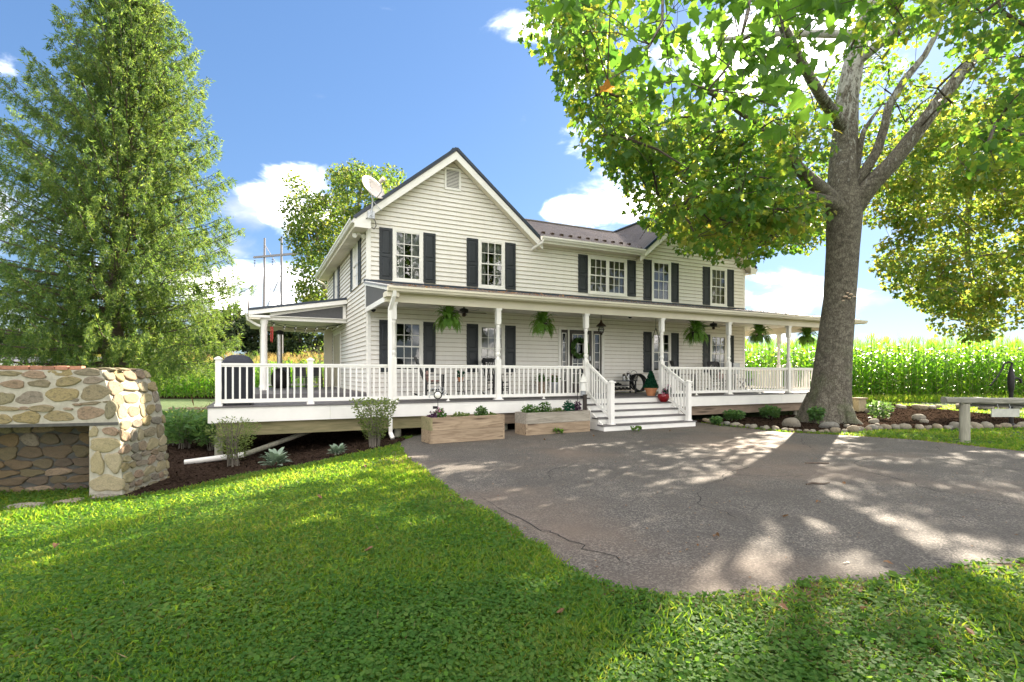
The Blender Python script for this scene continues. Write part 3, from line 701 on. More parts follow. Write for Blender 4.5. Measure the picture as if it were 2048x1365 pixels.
MB().box((0, HD - .1, .8), (HW, HD, 6)).build('rear_wall', 'siding', house); MB().box((HW - .1, .07, .8), (HW - .002, HD - .1, 6)).build('side_wall', 'siding', house)
for c in (2.62, 12.83): MB().prism([(c - 2.7, 5.99), (c + 2.7, 5.99), (c, 8.2)], 1, HD - .09, HD - .01).build('rear_gable', 'siding', house)
MB(TF).box((0, -.0, .87), (.095, .03, 5.93)).build('corner_board', 'trim', house); MB(TF).box((HW - .095, 0, .87), (HW, .03, 5.93)).build('corner_board', 'trim', house)
MB(TL).box((.0, -.0, .87), (.085, .029, 5.93)).build('corner_board', 'trim', house)
# gable vent
gv = MB(TF).box((2.35, .01, 7.30), (2.41, .045, 8.0)).box((2.83, .01, 7.30), (2.89, .045, 8.0)).box((2.41, .01, 7.30), (2.83, .045, 7.36)).box((2.41, .01, 7.94), (2.83, .045, 8.0))
gv = gv.build('gable_vent', 'trim', house)
MB(TF).box((2.41, -.02, 7.36), (2.83, .0, 7.94)).build('vent_backing', 'interior', gv)
for i in range(13):
    zz = 7.365 + i * .0445; MB(TF).add([(2.41, .036, zz), (2.83, .036, zz), (2.83, .006, zz + .038), (2.41, .006, zz + .038)], [(0, 1, 2, 3)]).build('slat', 'trim', gv, fix=False)
# roofs
def slope(mb, p00, p10, p11, p01, th=.05, rib=.0, rh=.022, rw=.03):
    """p00-p10 along the eave, p01-p11 along the ridge; ribs run up the slope"""
    p = [Vector(q) for q in (p00, p10, p11, p01)]; nrm = (p[1] - p[0]).cross(p[3] - p[0]).normalized()
    if nrm.z < 0: nrm = -nrm
    mb.hexa([q - nrm * th for q in p] + p)
    if rib:
        L = (p[1] - p[0]).length; n = int(L / rib)
        for i in range(1, n):
            t = i / n; a = p[0].lerp(p[1], t) + nrm * rh / 2; b = p[3].lerp(p[2], t) + nrm * rh / 2; mb.bar(a, b, rw, rh, nrm)
    return mb
OV = .36
for (c, ri) in ((2.62, 0), (12.83, 1)):
    m = MB(); pk = 8.46; hw = 3.05; ze = pk - hw * GS
    for sx in (-1, 1): slope(m, (c + sx * hw, -OV, ze), (c + sx * hw, HD + .3, ze), (c, HD + .3, pk), (c, -OV, pk), .05, .15)
    rf = m.build('roof', 'roof', house)
    MB().box((c - .12, -OV + .005, pk - .02), (c + .12, HD + .3, pk + .035)).build('ridge_cap', 'roofedge', rf)
    e = MB()
    for sx in (-1, 1): e.bar((c + sx * (hw + .015), -OV - .02, ze + .0), (c, -OV - .02, pk + .028), .035, .085, (0, 0, 1))
    e.build('edge_trim', 'roofedge', rf)
    rk = MB(); so_ = MB()
    for sx in (-1, 1):
        rk.hexa([(c + sx * hw, -OV + .0, ze - .28), (c, -OV, pk - .30), (c, -OV + .03, pk - .30), (c + sx * hw, -OV + .03, ze - .28), (c + sx * hw, -OV, ze - .055), (c, -OV, pk - .06), (c, -OV + .03, pk - .06), (c + sx * hw, -OV + .03, ze - .055)])
        so_.hexa([(c + sx * hw, -OV + .032, ze - .22), (c, -OV + .032, pk - .235), (c, -.03, pk - .235), (c + sx * hw, -.03, ze - .22), (c + sx * hw, -OV + .032, ze - .20), (c, -OV + .032, pk - .215), (c, -.03, pk - .215), (c + sx * hw, -.03, ze - .20)])
    rk.build('rake_board', 'trim', rf); so_.build('soffit', 'soffit', rf)
m = MB(); zc_ = 6.12 + 2.0 * .46 / 4.72; slope(m, (5.55, -.42, 6.12), (9.90, -.42, 6.12), (9.90, .04, zc_), (5.55, .04, zc_), .05, .15); slope(m, (3.0, .04, zc_), (12.45, .04, zc_), (12.45, 4.3, 8.12), (3.0, 4.3, 8.12), .05, .15); slope(m, (3.0, 9.1, 6.12), (12.4, 9.1, 6.12), (12.4, 4.31, 8.12), (3.0, 4.31, 8.12), .05, .3)
mr_ = m.build('roof', 'roof', house)
MB().box((4.0, 4.17, 8.105), (12, 4.43, 8.15)).build('ridge_cap', 'roof', mr_)
for i in range(11):                        # snow guards on the middle roof
    u = 6.0 + i * .37; mb = MB(); zb_ = 6.12 + .425 * (.62 - .0); mb.hexa([(u - .05, .16, zb_ + .0), (u + .05, .16, zb_), (u + .05, .30, zb_ + .07), (u - .05, .30, zb_ + .07), (u - .05, .16, zb_ + .075), (u + .05, .16, zb_ + .075), (u + .05, .22, zb_ + .085), (u - .05, .22, zb_ + .085)]); mb.build('snow_guard', 'bronze', mr_)
def gutter(name, a, b, mat='trim', parent=None, w=.125, h=.125, out=(0, -1, 0)):
    a = Vector(a); b = Vector(b); o = Vector(out); mb = MB(); prof = [(0, 0), (0, -h), (w * .62, -h), (w * .80, -h * .55), (w, -h * .45), (w, 0), (w - .012, 0), (w - .012, -h * .40), (w * .72, -h * .5), (w * .58, -h + .012), (.012, -h + .012), (.012, 0)]
    vs = [a + o * p[0] + Vector((0, 0, p[1])) for p in prof] + [b + o * p[0] + Vector((0, 0, p[1])) for p in prof]; n = len(prof)
    mb.add(vs, [(i, (i + 1) % n, n + (i + 1) % n, n + i) for i in range(n)] + [(0, 1, 2, 3, 4, 5, 6, 7, 8, 9, 10, 11), tuple(n + i for i in range(n))])
    return mb.build(name, mat, parent)
gutter('gutter', (5.55, -.42, 6.10), (9.88, -.42, 6.10), 'trim', house)
MB().box((5.6, -.418, 5.90), (9.9, -.39, 6.07)).build('fascia', 'trim', house); MB().box((5.5, -.389, 5.90), (10.0, -.03, 5.92)).build('soffit', 'soffit', house)
gutter('gutter', (-.43, -.34, 5.955), (-.43, HD + .2, 5.955), 'trim', house, out=(-1, 0, 0))
MB().box((-.425, -.32, 5.72), (-.40, HD + .2, 5.945)).build('fascia', 'cream', house)
sb = MB()
for i in range(38): sb.box((-.398, -.32 + i * .25, 5.725), (-.03, -.32 + i * .25 + .236, 5.74))
sb.build('soffit', 'soffit', house)
MB().box((-.43, -.358, 5.71), (.03, -.325, 6.0)).build('eave_return', 'trim', house)
gutter('gutter', (15.89, -.34, 5.955), (15.89, HD + .2, 5.955), 'trim', house, out=(1, 0, 0)); MB().box((15.65, -.32, 5.73), (15.86, HD, 5.75)).build('soffit', 'soffit', house)
MB().box((15.58, -.358, 5.71), (15.9, -.325, 6.0)).build('eave_return', 'trim', house)
MB().tube([(-.49, HD + .05, 5.84), (-.42, HD + .0, 5.70), (-.12, HD - .05, 5.55), (-.05, HD - .05, 5.4)], .045).build('downspout', 'trim', house)
MB().tube([(5.62, -.48, 6.0), (5.60, -.46, 5.9), (5.45, -.2, 5.78), (5.42, -.07, 5.74)], .05).build('downspout', 'trim', house)
# side door and lamp details on the left wall
sdo = MB(TL).box((5.15, .0, 1.06), (5.25, .05, 3.2)).box((7.1, 0, 1.06), (7.2, .05, 3.2)).box((5.25, 0, 3.1), (7.1, .05, 3.2)).build('side_door_frame', 'trim', house)
MB(TL).box((5.25, .0, 1.06), (7.1, .028, 3.1)).build('side_door', 'beige', sdo)
for q in range(2):
    for w_ in range(3): MB(TL).box((5.4 + q * .95, .028, 1.25 + w_ * .62), (6.0 + q * .95, .036, 1.72 + w_ * .62)).build('door_panel', 'beige', sdo)
# ------------------------------------------------------------------ front porch
DZ = .85; PV = -2.79
porch = hthing('front_porch', 'long white front porch with turned posts, grey deck and low dark roof', 'porch', (0, -2.79, .3))
for i in range(22):                        # deck boards run along the front
    v0 = -2.97 + i * .1395; u0 = -3.87
    MB().box((u0, v0, DZ - .03), (18.0, v0 + .133, DZ)).build('deck_board', 'deck', porch)
for (a, b) in ((-3.83, -1.4), (-1.395, 1.05), (1.055, 3.6), (3.605, 5.6), (8.55, 11.3), (11.305, 14.0), (14.005, 17.95)):
    MB().box((a, -2.945, .50), (b, -2.915, DZ - .031)).build('fascia_board', 'railwhite', porch)
MB().box((-3.85, -2.915, .50), (-3.82, -.02, DZ - .031)).build('fascia_board', 'railwhite', porch)
MB().box((17.93, -2.915, .50), (17.96, 5, DZ - .031)).build('fascia_board', 'railwhite', porch)
MB().box((-3.7, -2.80, .20), (1.6, -2.71, .499)).build('rim_beam', 'wood_green', porch)
MB().box((1.601, -2.80, .20), (17.8, -2.71, .499)).build('rim_beam', 'wood_brown', porch)
for u, zb in ((-3.66, -.62), (.25, -.5), (3.2, -.3), (9.6, -.3), (12.4, -.3), (15.2, -.3)):
    x, y, _ = H(u, -2.62); MB().lathe((u, -2.60, 0), [(.085, gz(x, y) - .1), (.085, .2)], 12) .build('pier', 'wood_post', porch)
jm = MB()
for i in range(34): jm.box((-3.6 + i * .62, -2.7, .55), (-3.56 + i * .62, -.05, DZ - .031))
jm.build('joist', 'wood_brown', porch)
MB().box((0, -.03, -.4), (HW, .03, .86)).build('foundation', 'mortar', porch)
# beam, gutter, ceiling, roof
MB().box((-.12, -2.87, 3.30), (17.75, -2.73, 3.545)).build('beam', 'cream', porch)
MB().box((17.55, -2.729, 3.30), (17.72, 6, 3.545)).build('beam', 'cream', porch)
MB().box((-.12, -3.14, 3.50), (18.6, -3.115, 3.625)).build('fascia', 'cream', porch)
MB().box((-.10, -3.114, 3.535), (18.4, -2.871, 3.55)).build('soffit', 'soffit', porch)
gutter('gutter', (-.13, -3.142, 3.635), (18.62, -3.142, 3.635), 'cream', porch, .12, .115)
MB().box((18.35, -3.1, 3.50), (18.375, 6, 3.625)).build('fascia', 'cream', porch); MB().box((17.721, -2.7, 3.535), (18.349, 6, 3.55)).build('soffit', 'soffit', porch)
gutter('gutter', (18.377, -3.05, 3.635), (18.377, 6, 3.635), 'cream', porch, out=(1, 0, 0))
cl = MB()
for i in range(18): cl.box((-.05, -2.72 + i * .15, 3.552), (HW + 2.0, -2.72 + i * .15 + .142, 3.57))
cl.build('ceiling', 'ceiling', porch)
MB().box((HW + .01, -.02, 3.5521), (17.6, 6, 3.57)).build('ceiling', 'ceiling', porch)
m = MB(); slope(m, (-.12, -3.16, 3.645), (18.5, -3.16, 3.645), (HW + .0, -.005, 4.235), (-.12, -.005, 4.235), .04, .15)
slope(m, (18.5, 6, 3.645), (18.5, -3.16, 3.645), (HW + .005, -.005, 4.235), (HW + .005, 6, 4.235), .04, .3)
pr = m.build('roof', 'roof', porch)
MB().box((-.12, -.06, 4.24), (HW, -.022, 4.30)).build('flashing', 'roofedge', pr)
# leaf litter caught on the low roof
P = np.stack([RNG.uniform(0, 17, 420), RNG.uniform(-3.15, -2.3, 420), np.zeros(420)], 1); P[:, 2] = 3.66 + (P[:, 1] + 3.16) * .187 + .03
P = np.stack([HC[0] + P[:, 0] * HU[0] + P[:, 1] * HV[0], HC[1] + P[:, 0] * HU[1] + P[:, 1] * HV[1], P[:, 2]], 1)
V, F = leaves(P, rdir(420) * [1, 1, .3], rdir(420) * .3 + [0, 0, 1], RNG.uniform(.03, .075, 420), LEAF6, .4)
o = npmesh('leaf_litter', V, F, 'litter', kind='stuff'); 
# triangular end with grey screen
e = MB(); e.bar((-.06, -3.12, 3.60), (-.06, -.0, 4.20), .05, .13); e.box((-.085, -.12, 3.44), (-.035, -.02, 4.12)); e.box((-.086, -2.8, 3.33), (-.034, -.12, 3.46))
e.build('end_frame', 'railwhite', porch)
MB().prism([(-2.75, 3.46), (-.12, 3.46), (-.12, 4.12), (-2.75, 3.62)], 0, -.066, -.052).build('end_screen', 'mesh', porch)
MB().box((-.14, -3.13, 3.40), (.16, -2.72, 3.52)).build('end_return', 'cream', porch)
def post_shape(mb, u, v, z0, z1, w=.13):
    h = w / 2; mb.box((u - h, v - h, z0), (u + h, v + h, z0 + 1.09)); mb.box((u - h, v - h, z1 - .42), (u + h, v + h, z1))
    a = z0 + 1.09; b = z1 - .42; L = b - a
    mb.lathe((u, v, 0), [(h * .98, a), (h * 1.0, a + .02), (h * .72, a + .05), (h * .72, a + .08), (h * 1.05, a + .11), (h * 1.05, a + .15), (h * .75, a + .19), (h * .98, a + .24), (h * .90, a + L * .5), (h * .70, b - .12), (h * .9, b - .09), (h * .9, b - .05), (h * .74, b - .03), (h * 1.0, b)], 14)
    mb.box((u - h - .045, v - h - .045, z0 + .0005), (u + h + .045, v + h + .045, z0 + .025)); mb.box((u - h - .02, v - h - .02, z0 + .026), (u + h + .02, v + h + .02, z0 + .06))
    mb.box((u - h - .02, v - h - .02, z1 - .05), (u + h + .02, v + h + .02, z1 - .0005)); return mb
PU = [.1, 2.92, 5.74, 8.6, 11.55, 14.6, 17.62]
for u in PU: post_shape(MB(), u, PV, DZ, 3.30).build('turned_post', 'railwhite', porch)
for v in (-.1, 2.7, 5.6): post_shape(MB(), 17.62, v, DZ, 3.30).build('turned_post', 'railwhite', porch)
for i in range(24): MB().box((HW + .02, 5.2 - (i + 1) * .217, DZ - .03), (18.0, 5.2 - i * .217 - .006, DZ)).build('deck_board', 'deck', porch) if 5.2 - (i + 1) * .217 > .12 else None
# downspout down the first post
ds = MB(); ds.bar((.03, -3.20, 3.53), (.03, -3.16, 3.40), .085, .06); ds.bar((.03, -3.17, 3.42), (-.02, -2.93, 3.10), .085, .06); ds.bar((-.02, -2.93, 3.12), (-.02, -2.93, .93), .085, .06, (0, 1, 0))
ds.bar((-.02, -2.93, .95), (-.02, -2.99, .82), .085, .06, (0, 1, 0)); ds.bar((-.02, -2.99, .84), (-.02, -2.99, .10), .085, .06, (0, 1, 0)); ds.bar((-.02, -2.99, .12), (.0, -3.14, -.0), .09, .065, (0, 1, 0))
ds.build('downspout', 'railwhite', porch)
# ------------------------------------------------------------------ side porch
sp = hthing('side_porch', 'lean-to side porch with round white post, dark roof edge and grey gable screen', 'porch', (-1.8, 3.9, .5))
SV0, SV1 = 3.65, 8.0
for i in range(57):
    v0 = .02 + i * .1395
    if v0 < 8: MB().box((-3.84, v0, .97), (-.03, v0 + .133, 1.0)).build('deck_board', 'deck', sp)
MB().box((-3.83, -.012, .852), (-.03, .018, .969)).build('riser', 'deck', sp); MB().box((-3.82, .05, .45), (-3.79, 8.0, .969)).build('fascia_board', 'railwhite', sp)
m = MB(); slope(m, (-3.12, SV0, 3.66), (-3.12, SV1 + .2, 3.66), (-.03, SV1 + .2, 4.20), (-.03, SV0, 4.20), .045, .3); r_ = m.build('roof', 'roof', sp)
MB().bar((-3.14, SV0 - .02, 3.67), (-.03, SV0 - .02, 4.215), .03, .075).build('edge_trim', 'roofedge', r_)
MB().bar((-3.14, SV0 - .004, 3.56), (-.03, SV0 - .004, 4.10), .03, .14).build('rake_board', 'railwhite', sp)
MB().box((-3.14, SV0, 3.42), (-2.5, SV0 + .03, 3.50)).build('eave_return', 'railwhite', sp)
MB().box((-2.78, 3.80, 3.36), (-.03, 3.95, 3.47)).build('beam', 'railwhite', sp); MB().box((-2.78, 3.95, 3.36), (-2.62, 8.0, 3.47)).build('beam', 'cream', sp); MB().box((-2.62, 7.85, 3.3), (-.03, 8.0, 3.47)).build('beam', 'cream', sp)
MB().prism([(-2.5, 3.50), (-.14, 3.50), (-.14, 3.96)], 1, 3.86, 3.88).build('end_screen', 'mesh', sp)
MB().box((-.14, 3.84, 3.47), (-.035, 3.9, 4.02)).build('end_frame', 'railwhite', sp)
MB().bar((-2.5, 3.845, 3.545), (-.14, 3.845, 4.0), .05, .09).build('end_frame', 'railwhite', sp)
MB().box((-3.1, 3.68, 3.475), (-.03, 8.0, 3.495)).build('ceiling', 'ceiling', sp)
gutter('gutter', (-3.14, SV0, 3.62), (-3.14, SV1, 3.62), 'cream', sp, out=(-1, 0, 0))
MB().box((-3.13, SV0 + .02, 3.36), (-2.79, SV1, 3.474)).build('fascia', 'cream', sp)
MB().tube([(-3.2, 3.8, 3.52), (-3.17, 3.85, 3.36), (-2.95, 3.88, 3.22), (-2.8, 3.9, 3.15)], .045).build('downspout', 'railwhite', sp)
for (u, v) in ((-2.68, 3.88), (-2.68, 7.9)):
    MB().lathe((u, v, 0), [(.14, 1.0), (.14, 1.06), (.115, 1.10), (.105, 1.2), (.10, 3.2), (.12, 3.26), (.13, 3.36)], 18).build('round_post', 'railwhite', sp)
MB().box((-.35, 7.6, 1.0), (-.03, 7.75, 3.3)).build('wall_return', 'soffit', sp)
x, y, _ = H(-2.0, -.3); 
# ------------------------------------------------------------------ railings
def railing(name, label, a, b, z=DZ, posts=(), group='white porch railings', foot=True, base=None):
    """straight run from a to b (u, v); posts = list of fractions that get a capped square post"""
    a = Vector((a[0], a[1], 0)); b = Vector((b[0], b[1], 0)); L = (b - a).length; t = (b - a) / L
    r = hthing(name, label, 'railing', ((a.x + b.x) / 2, (a.y + b.y) / 2, z), group)
    MB().bar(a + Vector((0, 0, z + .905)), b + Vector((0, 0, z + .905)), .085, .04).build('top_rail', 'railwhite', r)
    MB().bar(a + Vector((0, 0, z + .865)), b + Vector((0, 0, z + .865)), .05, .04).build('sub_rail', 'railwhite', r)
    MB().bar(a + Vector((0, 0, z + .105)), b + Vector((0, 0, z + .105)), .05, .085).build('bottom_rail', 'railwhite', r)
    n = int(L / .135)
    proto = None
    for i in range(1, n):
        p = a + t * (L * i / n)
        if any(abs((p - (a + t * L * f)).length) < .08 for f in posts): continue
        if proto is None:
            proto = MB().cbox((p.x, p.y, z + .497), (.036, .036, .697)).build('baluster', 'railwhite', r); p0 = p
        else:
            c = proto.copy(); COL.objects.link(c); c.location = (p.x - p0.x, p.y - p0.y, 0)
    for f in posts:
        p = a + t * (L * f); h = .058
        MB().box((p.x - h, p.y - h, z), (p.x + h, p.y + h, z + 1.0)).box((p.x - h - .02, p.y - h - .02, z), (p.x + h + .02, p.y + h + .02, z + .05)).box((p.x - h - .022, p.y - h - .022, z + 1.0), (p.x + h + .022, p.y + h + .022, z + 1.03)).hexa([(p.x - h - .01, p.y - h - .01, z + 1.03), (p.x + h + .01, p.y - h - .01, z + 1.03), (p.x + h + .01, p.y + h + .01, z + 1.03), (p.x - h - .01, p.y + h + .01, z + 1.03), (p.x - .02, p.y - .02, z + 1.065), (p.x + .02, p.y - .02, z + 1.065), (p.x + .02, p.y + .02, z + 1.065), (p.x - .02, p.y + .02, z + 1.065)]).build('capped_post', 'railwhite', r)
    k = max(1, round(L / 2.7)) if foot else 0
    for i in range(k):
        p = a + t * (L * (i + .5) / k); MB().lathe((p.x, p.y, z), [(.055, 0), (.05, .012), (.025, .03), (.025, .062)], 10).build('rail_foot', 'railwhite', r)
    return r
railing('porch_railing', 'white railing along the open deck corner, left of the first porch post', (-3.66, PV), (PU[0] - .065, PV), posts=(0, .5))
railing('porch_railing', 'white railing in front of the side-on rocking chair, between first and second posts', (PU[0] + .065, PV), (PU[1] - .065, PV))
railing('porch_railing', 'white railing between the second post and the steps, above the right planter', (PU[1] + .065, PV), (PU[2] - .065, PV))
railing('porch_railing', 'white railing just right of the steps, in front of two rocking chairs', (PU[3] + .065, PV), (PU[4] - .065, PV))
railing('porch_railing', 'white railing below the fern nearest the house corner, sunlit behind', (PU[4] + .065, PV), (PU[5] - .065, PV))
railing('porch_railing', 'white railing at the far right of the porch front, partly hidden by the trunk', (PU[5] + .065, PV), (PU[6] - .065, PV))
railing('porch_railing', 'white railing along the sunny right-hand end of the porch, seen edge on', (17.62, PV + .07), (17.62, 5.5), foot=False)
railing('porch_railing', 'white railing on the left end of the deck behind the covered grill', (-3.66, PV + .06), (-3.66, -.08), posts=(1.0,))
railing('porch_railing', 'white railing across the back of the side porch', (-2.55, 7.86), (-.4, 7.86), z=1.0, foot=False)
railing('porch_railing', 'white railing on the left edge of the raised side porch floor', (-3.66, .1), (-3.66, 3.4), z=1.0, posts=(1.0,))
# ------------------------------------------------------------------ steps
st = hthing('porch_steps', 'white riser porch steps with grey treads fanning out to the driveway', 'steps', (7.05, -3.6, 0))
for i in range(1, 6):
    zt = DZ - .17 * i; vf = -2.95 - .30 * (i - 1); fl = .03 * (i - 1) + (.0 if i > 1 else 0)
    ul, ur = 5.52 - fl, 8.62 + fl * .4
    MB().box((ul, vf - .0, zt - (.0 if i < 5 else .02) ), (ur, vf + .02, zt + .17 - .032)).build('riser', 'railwhite', st)
    if i < 5: MB().box((ul - .04, vf - .30 - .03, zt - .031), (ur + .04, vf + .0 - .001, zt)).build('tread', 'deck', st)
for u in (5.50, 8.64):
    MB().prism([(-2.95, -.02), (-4.1, -.02), (-4.1, .12), (-2.95, .80)], 0, u - .02 - .04, u + .02 - .04).build('stringer', 'railwhite', st)
def stair_rail(u, label):
    r = hthing('stair_railing', label, 'railing', (u, -3.5, .2), 'railings beside the porch steps'); h = .06; vn = -4.02
    MB().box((u - h, vn - h, .14), (u + h, vn + h, 1.30)).box((u - h - .02, vn - h - .02, .14), (u + h + .02, vn + h + .02, .20)).box((u - h - .025, vn - h - .025, 1.30), (u + h + .025, vn + h + .025, 1.335)).hexa([(u - h, vn - h, 1.335), (u + h, vn - h, 1.335), (u + h, vn + h, 1.335), (u - h, vn + h, 1.335), (u - .02, vn - .02, 1.37), (u + .02, vn - .02, 1.37), (u + .02, vn + .02, 1.37), (u - .02, vn + .02, 1.37)]).build('newel_post', 'railwhite', r)
    T0 = Vector((u, -2.86, 1.86)); T1 = Vector((u, vn + .06, 1.22)); B0 = Vector((u, -2.86, 1.0)); B1 = Vector((u, vn + .06, .36))
    MB().bar(T0, T1, .07, .06).build('top_rail', 'railwhite', r); MB().bar(B0, B1, .05, .08).build('bottom_rail', 'railwhite', r)
    for i in range(1, 9):
        f = i / 9; p = T0.lerp(T1, f); q = B0.lerp(B1, f); MB().box((u - .018, p.y - .018, q.z + .03), (u + .018, p.y + .018, p.z - .02)).build('baluster', 'railwhite', r)
stair_rail(5.74, 'white sloping handrail on the left side of the steps'); stair_rail(8.52, 'white sloping handrail on the right side of the steps, by the red pot')
# ------------------------------------------------------------------ planters
def planter(loc, rz, L, D, Hh, label, mat, flowers):
    t = thing('planter_box', label, 'planter', loc, rz, 'raised wooden planters by the driveway')
    hh = Hh / 2
    for k in range(2):
        z0 = k * (hh + .002); z1 = z0 + hh - .003; m_ = mat[k]
        MB().box((.045, 0, z0), (L - .045, .04, z1)).build('front_board', m_, t); MB().box((.045, D - .04, z0), (L - .045, D, z1)).build('back_board', m_, t)
        MB().box((.0, .0, z0), (.044, D, z1)).build('end_board', 'wood_green' if k == 1 and flowers == 0 else m_, t); MB().box((L - .044, 0, z0), (L, D, z1)).build('end_board', m_, t)
    MB().box((.045, .041, .05), (L - .045, D - .041, Hh - .09)).build('soil', 'soil', t)
    return t
p1 = planter((-1.77, 11.47, .015), radians(31), 1.86, .55, .57, 'weathered wooden planter in front of the second porch post, with pink flowers at its left', ('wood_pine', 'wood_pine'), 0)
p2 = planter((.35, 13.05, .015), radians(30), 2.0, .55, .56, 'greyed wooden planter box beside the steps, filled with taller greenery', ('wood_pine', 'wood_grey'), 1)
def planter_plants(t, loc, rz, spec, Hh):
    for (n, label, cat, mat, fmat, x, y, r, hgt, cnt) in spec:
        X = loc[0] + x * cos(rz) - y * sin(rz); Y = loc[1] + x * sin(rz) + y * cos(rz); z0 = Hh - .09
        o = thing(n, label, cat, (X, Y, z0), 0)
        V, F = cloud([(0, 0, hgt * .5)], [(r, r * .8, hgt * .55)], cnt, .05, LEAF6, .0, .1, .5); npmesh('foliage', V, F, mat, o, off=(0, 0, 0))
        if fmat:
            V, F = cloud([(0, 0, hgt * .8)], [(r * .9, r * .7, hgt * .35)], 46, .035, LEAF6, 0, .5, .8); npmesh('flowers', V, F, fmat, o, off=(0, 0, 0))
planter_plants(p1, (-1.77, 11.47), radians(31), [
    ('flowering_plant', 'pink flowering plant at the left of the nearer planter', 'plant', 'peony', 'pinkf', .33, .27, .13, .26, 260),
    ('purple_plant', 'purple-leaved plant in the left corner of the nearer planter', 'plant', 'purplef', None, .13, .24, .1, .2, 160),
    ('trailing_herb', 'low herb in the middle of the nearer planter', 'plant', 'shrub', None, .85, .27, .22, .16, 260),
    ('leafy_plant', 'bright green leafy plant toward the right of the nearer planter', 'plant', 'peony', 'purplef', 1.38, .27, .16, .27, 320),
    ('low_herb', 'grey-green herb at the right end of the nearer planter', 'plant', 'shrub', None, 1.66, .27, .1, .13, 120)], .57)
planter_plants(p2, (.35, 13.05), radians(30), [
    ('leafy_plant', 'dense green leafy plant at the left of the planter beside the steps', 'plant', 'peony', None, .3, .27, .24, .28, 460),
    ('flowering_plant', 'pale flowering plant in the middle of the planter beside the steps', 'plant', 'peony', 'whitef', .72, .27, .18, .34, 340),
    ('low_herb', 'low green plant in the planter beside the steps', 'plant', 'shrub', None, 1.12, .27, .2, .17, 240),
    ('bushy_plant', 'bushy green plant near the right of the planter beside the steps', 'plant', 'topiary', None, 1.48, .27, .15, .36, 340),
    ('purple_plant', 'purple-leaved plant at the right end of the planter beside the steps', 'plant', 'purplef', None, 1.76, .27, .12, .32, 240)], .56)
# garden ornament, feeder
def ornament():
    x, y = -1.66, 11.8; o = thing('sun_face_stake', 'sunflower-like round garden stake with curled metal rays in the nearer planter', 'garden stake', (x, y, .45))
    MB().tube([(0, 0, 0), (0, 0, .56)], .007, 6).build('stake', 'iron', o); MB().ball((0, -.0, .62), (.075, .03, .075), 14, 8).build('disc', 'lamp', o)
    MB().torus((0, .0, .62), .082, .014).build('rim', 'iron', o)
    for k in range(7):
        a = radians(5 + k * 28); MB().tube([(.09 * cos(a), 0, .62 + .09 * sin(a)), (.17 * cos(a + .1), 0, .62 + .17 * sin(a + .1)), (.21 * cos(a + .35), 0, .62 + .21 * sin(a + .35)), (.18 * cos(a + .5), 0, .62 + .18 * sin(a + .5))], .009, 5).build('ray', 'galv', o)
    MB().cbox((-.06, -.0, .34), (.1, .02, .06)).build('leaf_blade', 'iron', o)
ornament()
fx, fy, _ = H(5.36, -3.22)
o = thing('bird_feeder', 'white and grey tube bird feeder hanging from a hooked pole left of the steps', 'bird feeder', (fx, fy, .4))
MB().tube([(-.16, 0, -.05), (-.16, 0, 1.15), (-.14, 0, 1.27), (-.07, 0, 1.31), (-.01, 0, 1.26), (0, 0, 1.16)], .008, 6).build('hooked_pole', 'iron', o)
MB().lathe((0, 0, .72), [(.01, .43), (.05, .34), (.12, .22), (.125, .19), (.09, .18), (.085, .0), (.1, -.02), (.1, -.05), (.0, -.06)], 16).build('feeder_body', 'lamp', o)
MB().lathe((0, 0, .54), [(.075, .0), (.075, .12)], 14).build('seed_tube', 'galv', o); MB().lathe((0, 0, .44), [(.09, .03), (.09, .09)], 14).build('tray', 'iron', o)
o = thing('boot_scraper_post', 'short dark square post standing between the right planter and the steps', 'post', H(5.36, -3.3, .5), HA)
MB().box((-.045, -.04, -.1), (.045, .04, .44)).box((-.055, -.05, .4401), (.055, .05, .47)).build('post', 'brown', o)
# ------------------------------------------------------------------ hanging ferns
def fern_proto():
    t = thing('hanging_fern', 'x', 'plant', (0, 0, 0))
    MB().torus((0, 0, -.02), .03, .006, n=12).build('hook', 'iron', t)
    h = MB()
    for k in range(3):
        a = 2 * pi * k / 3 + .4; h.tube([(0, 0, -.05), (.14 * cos(a), .14 * sin(a), -.40)], .004, 4)
    h.build('hanger', 'iron', t); MB().lathe((0, 0, -.58), [(.09, 0), (.14, .18), (.15, .2)], 14).build('pot', 'brown', t)
    Ps, Ds, Ns, Sz = [], [], [], []
    for k in range(92):
        a = RNG.uniform(0, 2 * pi); up = RNG.uniform(-.1, 1.25) ; L = RNG.uniform(.34, .62); p = np.array([.05 * cos(a), .05 * sin(a), -.40]); d = np.array([cos(a) * (1.0 - .75 * up), sin(a) * (1.0 - .75 * up), up * 1.1]); d /= np.linalg.norm(d); n = 16
        for i in range(n):
            p = p + d * (L / n); d = d + np.array([0, 0, -.12 - .10 * i / n]); d /= np.linalg.norm(d); sd = np.cross(d, [0, 0, 1]); sd /= (np.linalg.norm(sd) + 1e-6); w = .075 * sin(pi * (i + 1.5) / (n + 2))
            for s_ in (-1, 1): Ps.append(p.copy()); Ds.append(sd * s_ + d * .5); Ns.append(np.cross(sd, d) * 1.0 + RNG.normal(size=3) * .2); Sz.append(w * 1.15)
    V, F = leaves(np.array(Ps), np.array(Ds), np.array(Ns), np.array(Sz), NARROW * [1.7, 1], .1); npmesh('fronds', V, F, 'fern', t, off=(0, 0, 0))
    return t
fern = fern_proto()
